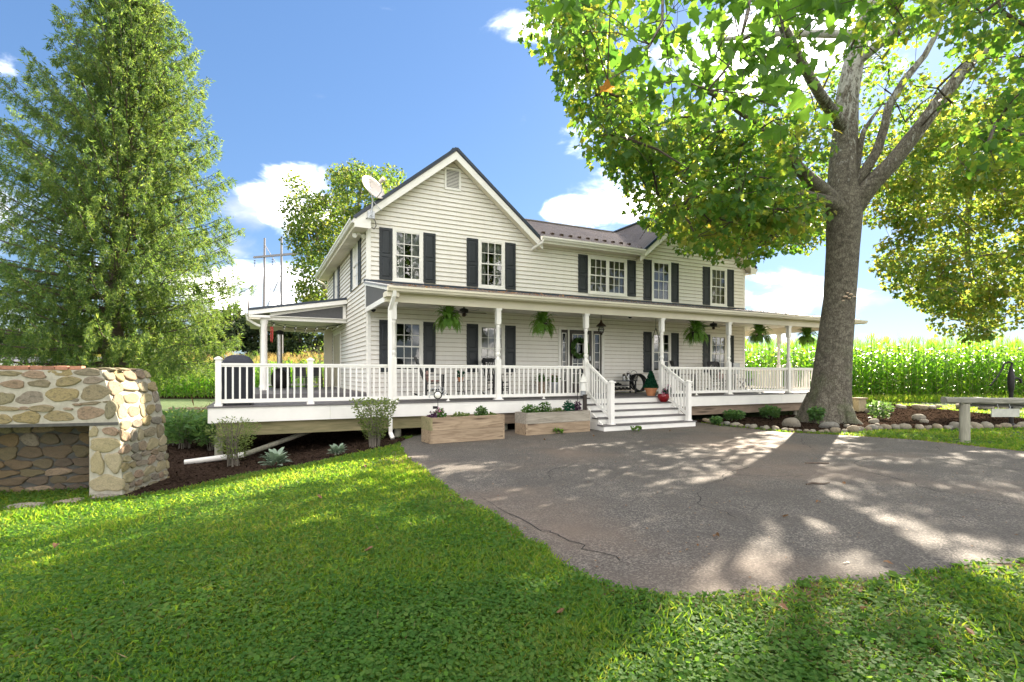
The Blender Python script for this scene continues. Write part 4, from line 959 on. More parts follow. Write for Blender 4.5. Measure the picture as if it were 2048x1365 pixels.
for i, (u, v, rz, sc, lb) in enumerate([(1.63, -2.45, 0, .95, 'full green fern hanging left of the left ceiling fan'), (4.5, -2.45, 1.3, .97, 'green fern hanging between the second post and the front door'), (10.4, -2.45, 2.2, 1.08, 'green fern hanging left of the right-hand ceiling fan'), (13.5, -2.45, 3.3, 1.05, 'green fern hanging at the house corner against the corn'), (16.1, -2.45, 4.4, 1.0, 'green fern half hidden behind the big tree trunk')]):
    o = fern if i == 0 else copy_tree(fern); place(o, H(u, v, 3.40), rz, lb, 'ferns hanging from the porch beam', sc); o.scale = (sc * .92, sc * .92, sc * 1.08)
# ------------------------------------------------------------------ ceiling fans
def fan_proto():
    t = thing('ceiling_fan', 'x', 'ceiling fan'); MB().lathe((0, 0, 0), [(.02, -.12), (.02, -.05), (.06, -.02), (.065, 0)], 12).build('canopy', 'black', t)
    MB().lathe((0, 0, -.26), [(.05, 0), (.12, .02), (.135, .06), (.13, .12), (.05, .15)], 18).build('motor', 'black', t); MB().lathe((0, 0, -.35), [(.02, 0), (.06, .02), (.05, .09)], 12).build('light_kit', 'bronze', t)
    for k in range(5):
        a = 2 * pi * k / 5 + .06; c, s = cos(a), sin(a); mb = MB(lambda x, y, z: (x * c - y * s, x * s + y * c, z)); mb.hexa([(.13, -.025, -.235), (.66, -.075, -.245), (.66, .075, -.215), (.13, .025, -.225), (.13, -.025, -.225), (.66, -.075, -.235), (.66, .075, -.205), (.13, .025, -.215)]); mb.build('blade', 'brown', t)
    return t
fan = fan_proto(); place(fan, H(2.47, -1.4, 3.55), .3, 'dark ceiling fan beside the leftmost fern', 'porch ceiling fans')
place(copy_tree(fan), H(12.33, -1.4, 3.55), .9, 'dark ceiling fan over the right-hand rocking chairs', 'porch ceiling fans')
# ------------------------------------------------------------------ pendant lantern, domes, wreath, dinner bell
o = thing('pendant_lantern', 'bronze pendant lantern with clear globe hanging in front of the entrance', 'lantern', H(7.42, -1.2, 3.55), HA)
MB().tube([(0, 0, 0), (0, 0, -.22)], .008, 6).lathe((0, 0, -.03), [(.05, 0), (.05, .03)], 12).build('chain', 'bronze', o); MB().lathe((0, 0, -.42), [(.17, 0), (.165, .02), (.05, .13), (.03, .2)], 16).build('shade', 'bronze', o)
MB().lathe((0, 0, -.68), [(.03, 0), (.09, .06), (.105, .16), (.08, .25)], 16, False).build('globe', 'glass', o); MB().lathe((0, 0, -.72), [(.0, 0), (.05, .03), (.04, .06)], 10).build('finial', 'bronze', o); MB().torus((0, 0, -.52), .107, .008, (1, 0, 0), (0, 1, 0)).build('band', 'bronze', o)
for (u, v, z, lb) in ((8.31, -1.6, 3.53, 'dark dome security camera on the porch ceiling right of the entrance'), (.10, -.35, 3.45, 'dark dome security camera at the left corner of the house under the porch roof')):
    o = thing('security_camera', lb, 'camera', H(u, v, z), 0, 'dome security cameras'); MB().lathe((0, 0, -.05), [(.075, 0), (.08, .05), (.07, .06)], 14).build('mount', 'railwhite', o); MB().ball((0, 0, -.06), .07, 14, 8).build('dome', 'black', o)
x, y, _ = H(7.30, -.10); o = thing('wreath', 'round green leafy wreath hung on the glazed front door', 'wreath', (x, y, 2.46), HA)
a = RNG.random(700) * 2 * pi; P = np.stack([cos(0) * .27 * np.cos(a), RNG.normal(0, .03, 700) - .02, .27 * np.sin(a)], 1) + rdir(700) * .06; V, F = leaves(P, rdir(700) + np.stack([np.cos(a), a * 0, np.sin(a)], 1), rdir(700) * .6 + [0, -1, 0], RNG.uniform(.05, .09, 700), LEAF6, .2); npmesh('foliage', V, F, 'peony', o, off=(0, 0, 0)); MB().torus((0, 0, 0), .27, .02).build('ring', 'twig', o)
o = thing('dinner_bell', 'triangular iron dinner bell hanging left of the fourth porch post', 'bell', H(8.40, -2.75, 3.29), HA)
MB().tube([(0, 0, 0), (0, 0, -.3)], .006, 5).build('hanger', 'iron', o); MB().tube([(0, 0, -.3), (-.14, 0, -.62), (.12, 0, -.60), (.01, 0, -.31)], .011, 6).build('triangle', 'iron', o)
# ------------------------------------------------------------------ rocking chairs
def rocker():
    """faces -y; seat 0.43 high"""
    t = thing('rocking_chair', 'x', 'rocking chair'); w = .27
    for s in (-1, 1):
        MB().tube([(s * w, -.46, .10), (s * w, -.25, .03), (s * w, 0, .02), (s * w, .3, .05), (s * w, .56, .14)], .022, 6).build('runner', 'black', t)
        MB().bar((s * w, -.24, .03), (s * w, -.27, .66), .045, .05, (0, 1, 0)).build('leg', 'black', t)
        MB().bar((s * w, .22, .04), (s * w, .20, .45), .045, .05, (0, 1, 0)).build('leg', 'black', t)
        MB().bar((s * w, .20, .42), (s * w * .93, .50, 1.16), .04, .045, (0, 1, 0)).build('back_post', 'black', t)
        MB().bar((s * (w + .01), -.33, .67), (s * (w + .01), .33, .665), .085, .025).build('armrest', 'black', t)
        MB().bar((s * w, -.25, .25), (s * w, .22, .22), .025, .03).build('side_stretcher', 'black', t)
    for q in (.2, .32): MB().bar((-w, -.255, q), (w, -.255, q), .025, .03).build('front_stretcher', 'black', t)
    for i in range(8): MB().bar((-w, -.28 + i * .068, .45 - i * .006), (w, -.28 + i * .068, .45 - i * .006), .056, .02).build('seat_slat', 'black', t)
    for i in range(7): x = -.2 + i * .0667; MB().bar((x, .235, .50), (x * .95, .475, 1.08), .035, .014, (0, 1, 0)).build('back_slat', 'black', t)
    MB().hexa([(-w, .46, 1.06), (w, .46, 1.06), (w, .49, 1.06), (-w, .49, 1.06), (-w * .9, .50, 1.19), (w * .9, .50, 1.19), (w * .9, .525, 1.19), (-w * .9, .525, 1.19)]).build('head_rail', 'black', t); MB().bar((-w, .23, .50), (w, .23, .50), .03, .05).build('back_rail', 'black', t)
    return t
rk0 = rocker(); G = 'black rocking chairs on the porch'
place(rk0, H(1.62, -1.15, DZ), HA + radians(78), 'black rocking chair seen side on in front of the left window, with cushions', G)
place(copy_tree(rk0), H(3.72, -1.0, DZ), HA + radians(4), 'black rocking chair facing forward behind the second porch post', G)
place(copy_tree(rk0), H(11.25, -1.1, DZ), HA + radians(62), 'grey-backed rocking chair turned sideways just right of the stair rail', G)
place(copy_tree(rk0), H(13.2, -1.0, DZ), HA + radians(-6), 'black rocking chair facing forward left of the fifth porch post', G)
for (u, v, z, rz, lb, s) in ((1.50, -1.15, 1.33, 78, 'flowery pillow leaning in the side-on rocking chair', (.36, .13, .34)), (1.66, -1.15, 1.345, 78, 'thin seat pad on the side-on rocking chair', (.44, .4, .06)), (13.2, -.95, 1.36, -6, 'red patterned pillow in the far right rocking chair', (.34, .12, .28))):
    o = thing('cushion', lb, 'cushion', H(u, v, z), HA + radians(rz)); mb = MB(); mb.ball((0, .05 if s[2] > .1 else 0, s[2] * .5 - .03), (s[0] / 2, s[1] / 2, s[2] / 2), 14, 8); mb.build('cushion_cover', 'cushion', o)
# plant stands and pots by the wall
def wire_stand(u, v, lb, hh, pot=True):
    o = hthing('plant_stand', lb, 'plant stand', (u, v, DZ)); 
    for k in range(4):
        a = pi / 4 + k * pi / 2; MB().tube([(u + .17 * cos(a), v + .17 * sin(a), DZ), (u + .08 * cos(a), v + .08 * sin(a), DZ + hh * .6), (u + .12 * cos(a), v + .12 * sin(a), DZ + hh)], .008, 5).build('leg', 'iron', o)
    for z, r in ((hh, .125), (hh * .35, .13)): MB().torus((u, v, DZ + z), r, .008, (1, 0, 0), (0, 1, 0)).build('ring', 'iron', o)
    return o
wire_stand(2.66, -.6, 'thin wire plant stand holding a potted plant between the left rocking chairs', .46); wire_stand(2.98, -.5, 'empty wire plant stand beside the potted one', .5)
def potted(name, lb, u, v, z, pr, ph, pm, fm, hgt, r, n, fl=None, size=.06, cat='plant'):
    o = thing(name, lb, cat, H(u, v, z), HA); MB().lathe((0, 0, 0), [(pr * .68, 0), (pr * .95, ph * .85), (pr * 1.06, ph * .86), (pr * 1.06, ph), (pr * .9, ph), (pr * .88, ph * .93)], 18).build('pot', pm, o); MB().lathe((0, 0, ph * .9), [(.0, .012), (pr * .88, .0)], 14, False).build('soil', 'soil', o)
    V, F = cloud([(0, 0, ph + hgt * .4)], [(r, r, hgt * .6)], n, size, LEAF6, .1, .1, .5); npmesh('foliage', V, F, fm, o, off=(0, 0, 0))
    if fl: V, F = cloud([(0, 0, ph + hgt * .7)], [(r * .9, r * .9, hgt * .4)], 40, size * .7, LEAF6, 0, .4, .6); npmesh('flowers', V, F, fl, o, off=(0, 0, 0))
    return o
potted('potted_plant', 'small green houseplant in a terracotta pot on the wire stand', 2.66, -.6, DZ + .46, .09, .13, 'terracotta', 'topiary', .24, .13, 150)
potted('barrel_planter', 'wooden barrel planter with yellow-green plant left of the front door', 5.53, -.5, DZ, .19, .44, 'wood_brown', 'hosta', .26, .2, 220)
potted('tub_planter', 'galvanised tub of red flowers just left of the front door', 6.02, -.5, DZ, .19, .42, 'galv', 'peony', .24, .19, 220, 'redf')
# topiary and red pot by the steps
o = thing('topiary', 'cone shaped green topiary in a terracotta pot at the top of the steps', 'topiary', H(8.42, -2.5, DZ), HA)
MB().lathe((0, 0, 0), [(.12, 0), (.18, .19), (.205, .20), (.205, .25), (.18, .25), (.17, .23)], 20).build('pot', 'terracotta', o)
n = 1500; hh = RNG.random(n) ** 1.4; a = RNG.random(n) * 2 * pi; r = (.215 * (1 - hh * .92)) * RNG.uniform(.85, 1.05, n); P = np.stack([r * np.cos(a), r * np.sin(a), .25 + hh * .52], 1)
V, F = leaves(P, np.stack([np.cos(a), np.sin(a), .6 + a * 0], 1) + rdir(n) * .6, rdir(n) * .5 + np.stack([np.cos(a), np.sin(a), .4 + a * 0], 1), RNG.uniform(.03, .05, n), LEAF6, .2); npmesh('foliage', V, F, 'topiary', o, off=(0, 0, 0)); MB().lathe((0, 0, .24), [(.19, 0), (.11, .25), (.015, .48)], 12).build('inner_foliage', 'topiary', o)
o = thing('flower_pot', 'glossy red pot with pink flowers on the top step', 'flower pot', H(8.42, -3.08, .682), HA)
MB().lathe((0, 0, 0), [(.09, 0), (.16, .08), (.185, .16), (.165, .235), (.18, .25), (.15, .245)], 20).build('pot', 'redglaze', o); V, F = cloud([(.1, 0, .3), (.2, 0, .38)], [.13, .11], 90, .07, LEAF6, .1, .1, .4); npmesh('foliage', V, F, 'topiary', o, off=(0, 0, 0)); V, F = cloud([(.05, -.05, .30), (.2, 0, .42)], [.12, .12], 36, .05, LEAF6, 0, .3, .4); npmesh('flowers', V, F, 'pinkf', o, off=(0, 0, 0))
# bench with lanterns, basket, shoes, hose
BU, BV = 8.92, -.42
o = hthing('bench', 'low dark slatted bench against the siding right of the door', 'bench', (BU, BV, DZ))
for i in range(4): MB().box((BU - .62, BV - .18 + i * .095, DZ + .43), (BU + .52, BV - .18 + i * .095 + .085, DZ + .46)).build('seat_slat', 'black', o)
for u in (-.56, .46):
    for v in (-.14, .16): MB().box((BU + u - .025, BV + v - .02, DZ), (BU + u + .025, BV + v + .02, DZ + .429)).build('leg', 'black', o)
for z in (.1, .27): MB().box((BU - .54, BV - .13, DZ + z), (BU + .44, BV + .15, DZ + z + .02)).build('shelf', 'beige' if z < .2 else 'black', o)
i = 0
for z, us in ((.12, (-.45, -.3, -.12, .05, .22)), (.29, (-.46, -.33, -.18))):
    for u in us:
        i += 1; s = thing('shoe', ('dark shoe on the lower shelf of the porch bench' if z < .2 else 'dark shoe on the upper shelf of the porch bench'), 'shoe', H(BU + u, BV - .02, DZ + z), HA, 'shoes under the bench' if z < .2 else 'shoes on the upper bench shelf'); MB().ball((0, -.03, .035), (.05, .12, .035), 10, 6).ball((0, .06, .06), (.042, .06, .05), 10, 6).build('shoe_body', 'hose', s)
def lantern(u, z, hh, r, lb):
    o = thing('jar_lantern', lb, 'lantern', H(u, BV, z), HA, 'jar lanterns on the bench'); MB().lathe((0, 0, 0), [(r, 0), (r * 1.02, .02), (r * 1.02, .03)], 14).build('base', 'galv', o); MB().lathe((0, 0, .03), [(r * .95, 0), (r * .98, hh * .5), (r * .85, hh * .72)], 14, False).build('glass_jar', 'glass', o); MB().lathe((0, 0, .03 + hh * .72), [(r * .9, 0), (r * .92, .03), (r * .4, .05)], 14).build('lid', 'bronze', o); MB().torus((0, 0, hh * .95), r * .85, .006, n=16).build('handle', 'iron', o); MB().lathe((0, 0, .03), [(.025, 0), (.025, hh * .4)], 8).build('candle', 'lamp', o)
lantern(8.98, DZ + .461, .2, .065, 'smaller jar lantern on the bench'); lantern(9.16, DZ + .461, .27, .07, 'taller jar lantern with ring handle on the bench')
o = hthing('wire_basket', 'black wire basket with diamond mesh at the right end of the bench', 'basket', (9.4, BV, DZ + .46)); bz = DZ + .47
for zz_, r in ((0, .12), (.2, .17)): MB().torus((9.42, BV, bz + zz_), r, .008, (1, 0, 0), (0, 1, 0)).build('ring', 'iron', o)
for k in range(12):
    for s in (-1, 1): a = 2 * pi * k / 12; b_ = a + s * .8; MB().tube([(9.42 + .12 * cos(a), BV + .12 * sin(a), bz), (9.42 + .17 * cos(b_), BV + .17 * sin(b_), bz + .2)], .005, 4).build('wire', 'iron', o)
MB().torus((9.42, BV, bz + .2), .15, .007, n=20).build('handle', 'iron', o)
o = hthing('hose_coil', 'big coil of black hose leaning on the siding right of the bench', 'hose', (9.74, -.3, DZ)); 
for k in range(7): MB().torus((9.74 + .016 * sin(k * 2.1), -.38 + .035 * k * .9, DZ + .375 + .012 * cos(k * 1.7)), .315 + .012 * sin(k * 3), .021, Vector((1, 0, 0)), Vector((0, .18, .98)), 30, 6).build('loop', 'hose', o)
# right corner things
o = hthing('utility_box', 'grey utility meter box on the siding at the right house corner', 'box', (14.95, -.12, 1.6)); MB().box((14.74, -.19, 1.55), (15.12, -.03, 2.0)).build('case', 'galv', o); MB().box((14.78, -.2, 1.6), (15.08, -.191, 1.95)).build('door', 'galv', o); MB().tube([(14.93, -.1, .9), (14.93, -.1, 1.55)], .025).build('conduit', 'galv', o)
o = hthing('folding_table', 'small folding table with crossed legs near the right house corner', 'table', (14.95, -.6, DZ)); MB().box((14.65, -.8, DZ + .48), (15.25, -.4, DZ + .505)).build('tabletop', 'brown', o)
for v in (-.75, -.45):
    for s in (-1, 1): MB().bar((14.95 - s * .25, v + .02 * s, DZ), (14.95 + s * .25, v + .02 * s, DZ + .48), .025, .03).build('leg', 'iron', o)
# grill, side porch things
o = hthing('covered_grill', 'barbecue grill under a black fabric cover on the left deck corner', 'grill', (-3.3, -2.2, DZ)); n = 18; mb = MB()
prof = [(0, 0, .34, .27), (.35, 0, .32, .26), (.8, 0, .33, .27), (.93, 0, .31, .25), (1.02, .02, .24, .19), (1.07, .03, .12, .1)]
vs = []
for j, (zz_, oy, rx, ry) in enumerate(prof):
    for k in range(n):
        a = 2 * pi * k / n; q = .35; c, s = cos(a), sin(a); X = math.copysign(abs(c) ** q, c) * rx; Y = math.copysign(abs(s) ** q, s) * ry; w = 1 + (.03 * sin(5 * a + j) if zz_ < .9 else 0); vs.append((-3.3 + X * w, -2.3 + oy + Y * w, DZ + .05 + zz_))
fs = [(j * n + k, j * n + (k + 1) % n, (j + 1) * n + (k + 1) % n, (j + 1) * n + k) for j in range(len(prof) - 1) for k in range(n)] + [tuple((len(prof) - 1) * n + k for k in range(n))]
mb.add(vs, fs, True).build('cover', 'cover', o)
MB().box((-3.62, -2.55, DZ + .03), (-2.98, -2.05, DZ + .05)).build('base_shelf', 'black', o)
for u in (-3.55, -3.05): MB().tube([(u, -2.56, DZ + .03), (u, -2.50, DZ + .03)], .03, 10).build('wheel', 'black', o)
o = hthing('stove_pipe', 'tall shiny steel flue pipe standing on the side porch', 'flue', (-2.11, 6.3, 1.0)); MB().lathe((-2.11, 6.3, 0), [(.10, 1.75), (.10, 3.05)], 16).build('pipe', 'steel', o); MB().lathe((-2.11, 6.3, 0), [(.13, 3.05), (.14, 3.1), (.14, 3.18), (.05, 3.22)], 16).build('cap', 'iron', o); MB().lathe((-2.11, 6.3, 0), [(.22, 1.0), (.30, 1.15), (.30, 1.5), (.2, 1.68), (.1, 1.76)], 16).build('stove_body', 'iron', o)
for u, v, lb in ((-1.35, 6.6, 'dark patio chair at the back of the side porch, left one'), (-.75, 6.7, 'dark patio chair at the back of the side porch, beside the door'), (-1.9, 7.2, 'dark patio chair at the back of the side porch, beside the flue')):
    o = hthing('patio_chair', lb, 'chair', (u, v, 1.0), 'dark patio chairs'); z = 1.0
    MB().box((u - .24, v - .24, z + .40), (u + .24, v + .22, z + .44)).build('seat', 'black', o); MB().hexa([(u - .24, v + .2, z + .45), (u + .24, v + .2, z + .45), (u + .24, v + .24, z + .45), (u - .24, v + .24, z + .45), (u - .22, v + .3, z + .9), (u + .22, v + .3, z + .9), (u + .22, v + .33, z + .9), (u - .22, v + .33, z + .9)]).build('backrest', 'black', o)
    for a in (-.21, .21):
        for b in (-.2, .19): MB().box((u + a - .015, v + b - .015, z), (u + a + .015, v + b + .015, z + .399)).build('leg', 'black', o)
o = hthing('string_lights', 'black cord of round bulbs looped under the side porch ceiling', 'string lights', (-1.3, 5, 3.3))
for (a, b, sag) in (((-2.55, 4.05, 3.34), (-.1, 4.1, 3.36), .14), ((-2.55, 4.0, 3.34), (-.1, 5.6, 3.38), .22), ((-2.55, 5.2, 3.38), (-.1, 4.2, 3.36), .16)):
    a = Vector(a); b = Vector(b); pts = [a.lerp(b, i / 14) - Vector((0, 0, sag * 4 * (i / 14) * (1 - i / 14))) for i in range(15)]; MB().tube(pts, .008, 5).build('cord', 'black', o)
    for i in range(1, 14, 2): p = pts[i]; s_ = MB().tube([p, p - Vector((0, 0, .05))], .016, 6).build('socket', 'black', o); MB().ball((p.x, p.y, p.z - .075), .024, 8, 6).build('bulb', 'lamp', s_)
o = hthing('wind_chime', 'red wind chime hanging beside the round side porch post', 'wind chime', (-2.45, 3.7, 3.3)); MB().tube([(-2.45, 3.7, 3.36), (-2.45, 3.7, 3.12)], .006, 5).build('cord', 'iron', o); MB().lathe((-2.45, 3.7, 3.09), [(.05, 0), (.05, .03)], 10).build('top_ring', 'redchime', o)
for k in range(5): a = k * 1.26; MB().tube([(-2.45 + .035 * cos(a), 3.7 + .035 * sin(a), 3.09), (-2.45 + .035 * cos(a), 3.7 + .035 * sin(a), 2.72 - .03 * k)], .011, 6).build('tube', 'redchime', o)
# ------------------------------------------------------------------ satellite dish, flood light
dx = H(.02, -.42, 5.9); o = thing('satellite_dish', 'weathered satellite dish on a curved mast at the left gable corner', 'satellite dish', dx, HA)
MB().tube([(.0, -.02, .1), (.02, -.02, .3), (.04, -.02, .62), (.02, .05, .8), (.0, .1, .86)], .022).build('mast', 'galv', o)
MB().tube([(-.14, -.0, .05), (.0, -.03, .16), (.12, -.0, .02), (.14, -.02, -.12), (.08, -.02, -.22), (.02, -.02, -.18)], .012, 6).build('cable', 'black', o); MB().box((-.1, -.03, .08), (.1, -.0, .28)).build('foot_plate', 'galv', o)
n = 28; mb = MB(); ax = Vector((.50, -.76, .42)).normalized(); s1 = ax.cross(Vector((0, 0, 1))).normalized(); s2 = s1.cross(ax).normalized(); c0 = Vector((.0, .09, .93)); vs = [c0]; fs = []
rings = (.12, .24, .34, .41)
for r in rings:
    for k in range(n): a = 2 * pi * k / n; vs.append(c0 + s1 * (r * 1.0 * cos(a)) + s2 * (r * .92 * sin(a)) + ax * (r * r * .75))
for k in range(n):
    fs.append((0, 1 + k, 1 + (k + 1) % n))
    for j in range(3): fs.append((1 + j * n + k, 1 + j * n + (k + 1) % n, 1 + (j + 1) * n + (k + 1) % n, 1 + (j + 1) * n + k))
dish = mb.add(vs, fs, True).build('reflector', 'dishface', o); sm = dish.modifiers.new('s', 'SOLIDIFY'); sm.thickness = .018
tip = c0 + ax * .44 + s2 * -.02; MB().tube([c0 - s2 * .36 + ax * .1, c0 - s2 * .30 + ax * .34, tip], .014, 6).build('arm', 'galv', o); MB().tube([tip - ax * .04, tip + ax * .12], [.05, .065], 10).build('receiver', 'dishface', o); MB().bar((.03, .0, .6), (.3, -.0, .34), .015, .015).build('strut', 'galv', o)
o = thing('flood_light', 'twin-headed flood light under the left eave', 'light', H(-.2, .35, 5.72), HA); MB().lathe((0, 0, -.03), [(.07, 0), (.07, .03)], 12).build('base', 'railwhite', o)
for s in (-1, 1): MB().tube([(s * .05, 0, -.03), (s * .1, -.06, -.08), (s * .13, -.12, -.11)], [.03, .05, .07], 10).build('lamp_head', 'lamp', o)
# drain pipe under the deck
x0 = np.array([-6.77, 10.9, gz(-6.77, 10.9) + .05]); b_ = H(-1.3, -1.6, .25); o = thing('drain_pipe', 'long pale drain pipe sloping out from under the deck onto the mulch', 'pipe', tuple(x0)); mid = np.array([-5.3, 11.3, .02]); 
P0 = [(0, 0, 0), tuple(np.array([-5.75, 11.3, -.19]) - x0)]; P1 = [tuple(np.array([-5.75, 11.3, -.19]) - x0), tuple(np.array(b_) - x0)]
MB().tube(P0, .058, 12).build('outlet', 'railwhite', o); MB().tube(P1, .055, 12).build('pipe', 'wood_post', o)
# ------------------------------------------------------------------ stones
def stone_meshes(mat, n, sub=2, seed=0, pw=.55, amp=.13):
    r = np.random.default_rng(seed); L = []
    for k in range(n):
        bm = bmesh.new(); bmesh.ops.create_icosphere(bm, subdivisions=sub, radius=1.0); ph = r.random((4, 3)) * 6; fr = r.uniform(1.2, 2.6, (4, 3))
        for v in bm.verts:
            c = np.array(v.co); c = np.sign(c) * np.abs(c) ** pw; d = sum(sin(float(fr[i] @ c + ph[i, 0])) for i in range(4)) / 4; v.co = Vector(c * (1 + amp * d) * .97)
        me = bpy.data.meshes.new('stone'); bm.to_mesh(me); bm.free(); me.materials.append(M[mat]); me.polygons.foreach_set('use_smooth', [True] * len(me.polygons)); L.append(me)
    return L
def face_stones(mat, n, seed):
    """flat-faced field stones with an irregular outline"""
    r = np.random.default_rng(seed); L = []
    for k in range(n):
        bm = bmesh.new(); bmesh.ops.create_icosphere(bm, subdivisions=3, radius=1.0); p = r.uniform(0, 6.3, 8); am = r.uniform(.04, .15, 3); tilt = r.uniform(-.3, .3, 2)
        for v in bm.verts:
            x, y, z = v.co; a = atan2(z, x); q = sqrt(x * x + z * z); o = 1 + am[0] * sin(2 * a + p[0]) + am[1] * sin(3 * a + p[1]) + .6 * am[2] * sin(5 * a + p[2]); se = 1 / max(abs(cos(a)) ** 2.6 + abs(sin(a)) ** 2.6, .2) ** (1 / 2.6)
            q2 = q ** .62 * o * (.55 + .45 * se); yy = max(-1, min(1, y * 1.9)); yy *= 1 + tilt[0] * x + tilt[1] * z + .16 * sin(4 * x + p[3]) * sin(4.5 * z + p[4]) + .10 * sin(9 * x + p[5]) * sin(8 * z + p[6])
            v.co = Vector((q2 * cos(a), yy * .9, q2 * sin(a)))
        me = bpy.data.meshes.new('stone'); bm.to_mesh(me); bm.free(); me.materials.append(M[mat]); me.polygons.foreach_set('use_smooth', [True] * len(me.polygons)); L.append(me)
    return L
ST = {k: face_stones(k, 10, i + 3) for i, k in enumerate(('stone', 'stonelight', 'stonedark'))}
ST['edgestone'] = stone_meshes('edgestone', 8, 2, 9, .8, .22)
RS = random.Random(5)
def stone(parent, kind, M4, name='stone'):
    o = bpy.data.objects.new(name, RS.choice(ST[kind])); COL.objects.link(o); o.parent = parent; o.matrix_local = M4; return o
# ------------------------------------------------------------------ outdoor fireplace
FA = radians(15); FX, FY = -5.98, 8.1; FZ = -.36
fp = thing('stone_fireplace', 'old outdoor stone fireplace with whitewashed mortar, brick edged top and open hearth', 'fireplace', (FX, FY, 0), FA)
AF = [(-.5, 0), (.8, -.05), (1.2, -.17), (1.60, -.28)]      # right edge at the front: (z, a)
AR = [(-.5, .18), (.8, .09), (1.3, .0), (1.60, -.2)]
def edge(tab, z):
    for (z0, a0), (z1, a1) in zip(tab, tab[1:]):
        if z <= z1: return a0 + (a1 - a0) * (z - z0) / (z1 - z0)
    return tab[-1][1]
DB = 1.35
mb = MB()
for z0, z1, l in ((-.5, .8, -.44), (.8, 1.2, -3.4), (1.2, 1.60, -3.4)):
    mb.hexa([(l, 0, z0), (edge(AF, z0), 0, z0), (edge(AR, z0), DB, z0), (l, DB, z0), (l, 0, z1), (edge(AF, z1), 0, z1), (edge(AR, z1), DB, z1), (l, DB, z1)])
mb.box((-3.4, .72, -.5), (-.441, DB - .01, .799)).box((-3.4, 0, -.5), (-2.9, .719, .798))
mb.build('mortar_core', 'mortar', fp); MB().box((-2.9, .70, -.5), (-.4405, .7195, .798)).box((-.4408, .01, -.5), (-.4403 + .0, .7, .798)).build('hearth_lining', 'lintel', fp)
MB().box((-2.95, -.012, .755), (-.06, .12, .80)).build('lintel', 'lintel', fp)
def fstone(a0, a1, z0, z1, kind='stone', d=.05, y=0.0):
    g_ = .003; w = max(.02, (a1 - a0) / 2 - g_); h = max(.015, (z1 - z0) / 2 - g_)
    m4 = Matrix.Translation(((a0 + a1) / 2, y + .012 + RS.uniform(-.006, .006), (z0 + z1) / 2)) @ Matrix.Rotation(RS.uniform(-.09, .09), 4, 'Y') @ Matrix.Diagonal((w * 1.06, d * .6 + RS.uniform(-.012, .012), h * 1.03, 1)) @ Matrix.Rotation(RS.choice((0, pi)), 4, 'Z')
    return stone(fp, kind, m4)
Q = lambda x: (x - 898) * .00213
Zq = lambda y: 1.535 - (y - 248) * .00213
FR = [(300, 432, 218, 282), (440, 598, 205, 262), (602, 762, 205, 262), (130, 292, 222, 262), (-70, 120, 225, 285), (60, 172, 300, 352), (178, 312, 285, 348), (328, 468, 286, 340), (488, 640, 264, 332), (650, 780, 264, 318), (-90, 25, 300, 362),
      (-60, 130, 358, 442), (140, 248, 368, 458), (258, 428, 366, 458), (438, 618, 334, 446), (636, 820, 324, 434), (568, 630, 408, 444), (-20, 108, 464, 496), (122, 272, 464, 502), (278, 335, 470, 498), (342, 478, 458, 514), (590, 650, 452, 474), (536, 592, 480, 504), (640, 760, 440, 470),
      (18, 108, 508, 602), (112, 238, 524, 592), (242, 410, 508, 590), (422, 594, 504, 582), (612, 778, 474, 572), (784, 868, 440, 562), (-100, 14, 510, 600), (772, 820, 440, 452)]
for (x0, x1, y0, y1) in FR:
    a1 = min(Q(x1), edge(AF, Zq(y1)) - .01); fstone(Q(x0), a1, Zq(y1), Zq(y0))
for k in range(8):
    for zz_, hh in ((.90, .17), (1.12, .2), (1.32, .16), (1.5, .14)): a0 = -3.35 + k * .17 - .03 * RS.random(); fstone(a0, a0 + .15, zz_ - hh / 2, zz_ + hh / 2)
for (x0, x1, y0, y1, kd) in [(690, 885, 702, 802, 'stonelight'), (698, 786, 808, 962, 'stonelight'), (792, 892, 806, 952, 'stonelight'), (704, 902, 964, 1096, 'stonelight'), (690, 748, 622, 696, 'stonelight'), (776, 872, 624, 690, 'stone'), (876, 905, 640, 700, 'stone')]:
    fstone(Q(x0), min(Q(x1), -.0), Zq(y1), Zq(y0), kd, .07)
# right side face and shoulder
def side_pt(t, z): return Vector((edge(AF, z) + (edge(AR, z) - edge(AF, z)) * t, DB * t, z))
z = -.44
while z < 1.54:
    h = RS.uniform(.11, .24) if z < 1.2 else RS.uniform(.13, .2); t = RS.uniform(-.02, .02)
    while t < .97:
        w = RS.uniform(.14, .38) if h < .17 else RS.uniform(.18, .42); t1 = min(1.03, t + w / DB); zc = z + h / 2 + RS.uniform(-.015, .015); c = side_pt((t + t1) / 2, zc)
        du = (side_pt(1, zc) - side_pt(0, zc)).normalized(); dz = (side_pt(.5, zc + .05) - side_pt(.5, zc - .05)).normalized(); n_ = du.cross(dz).normalized()
        R3 = Matrix((du, n_, dz)).transposed().to_4x4()
        stone(fp, 'stone' if RS.random() < .75 else 'stonelight', Matrix.Translation(c + n_ * .0) @ R3 @ Matrix.Rotation(RS.uniform(-.12, .12), 4, 'Y') @ Matrix.Diagonal(((t1 - t) * DB / 2 - .004, .030, h / 2 * RS.uniform(.75, 1.08) - .002, 1)))
        t = t1
    z += h
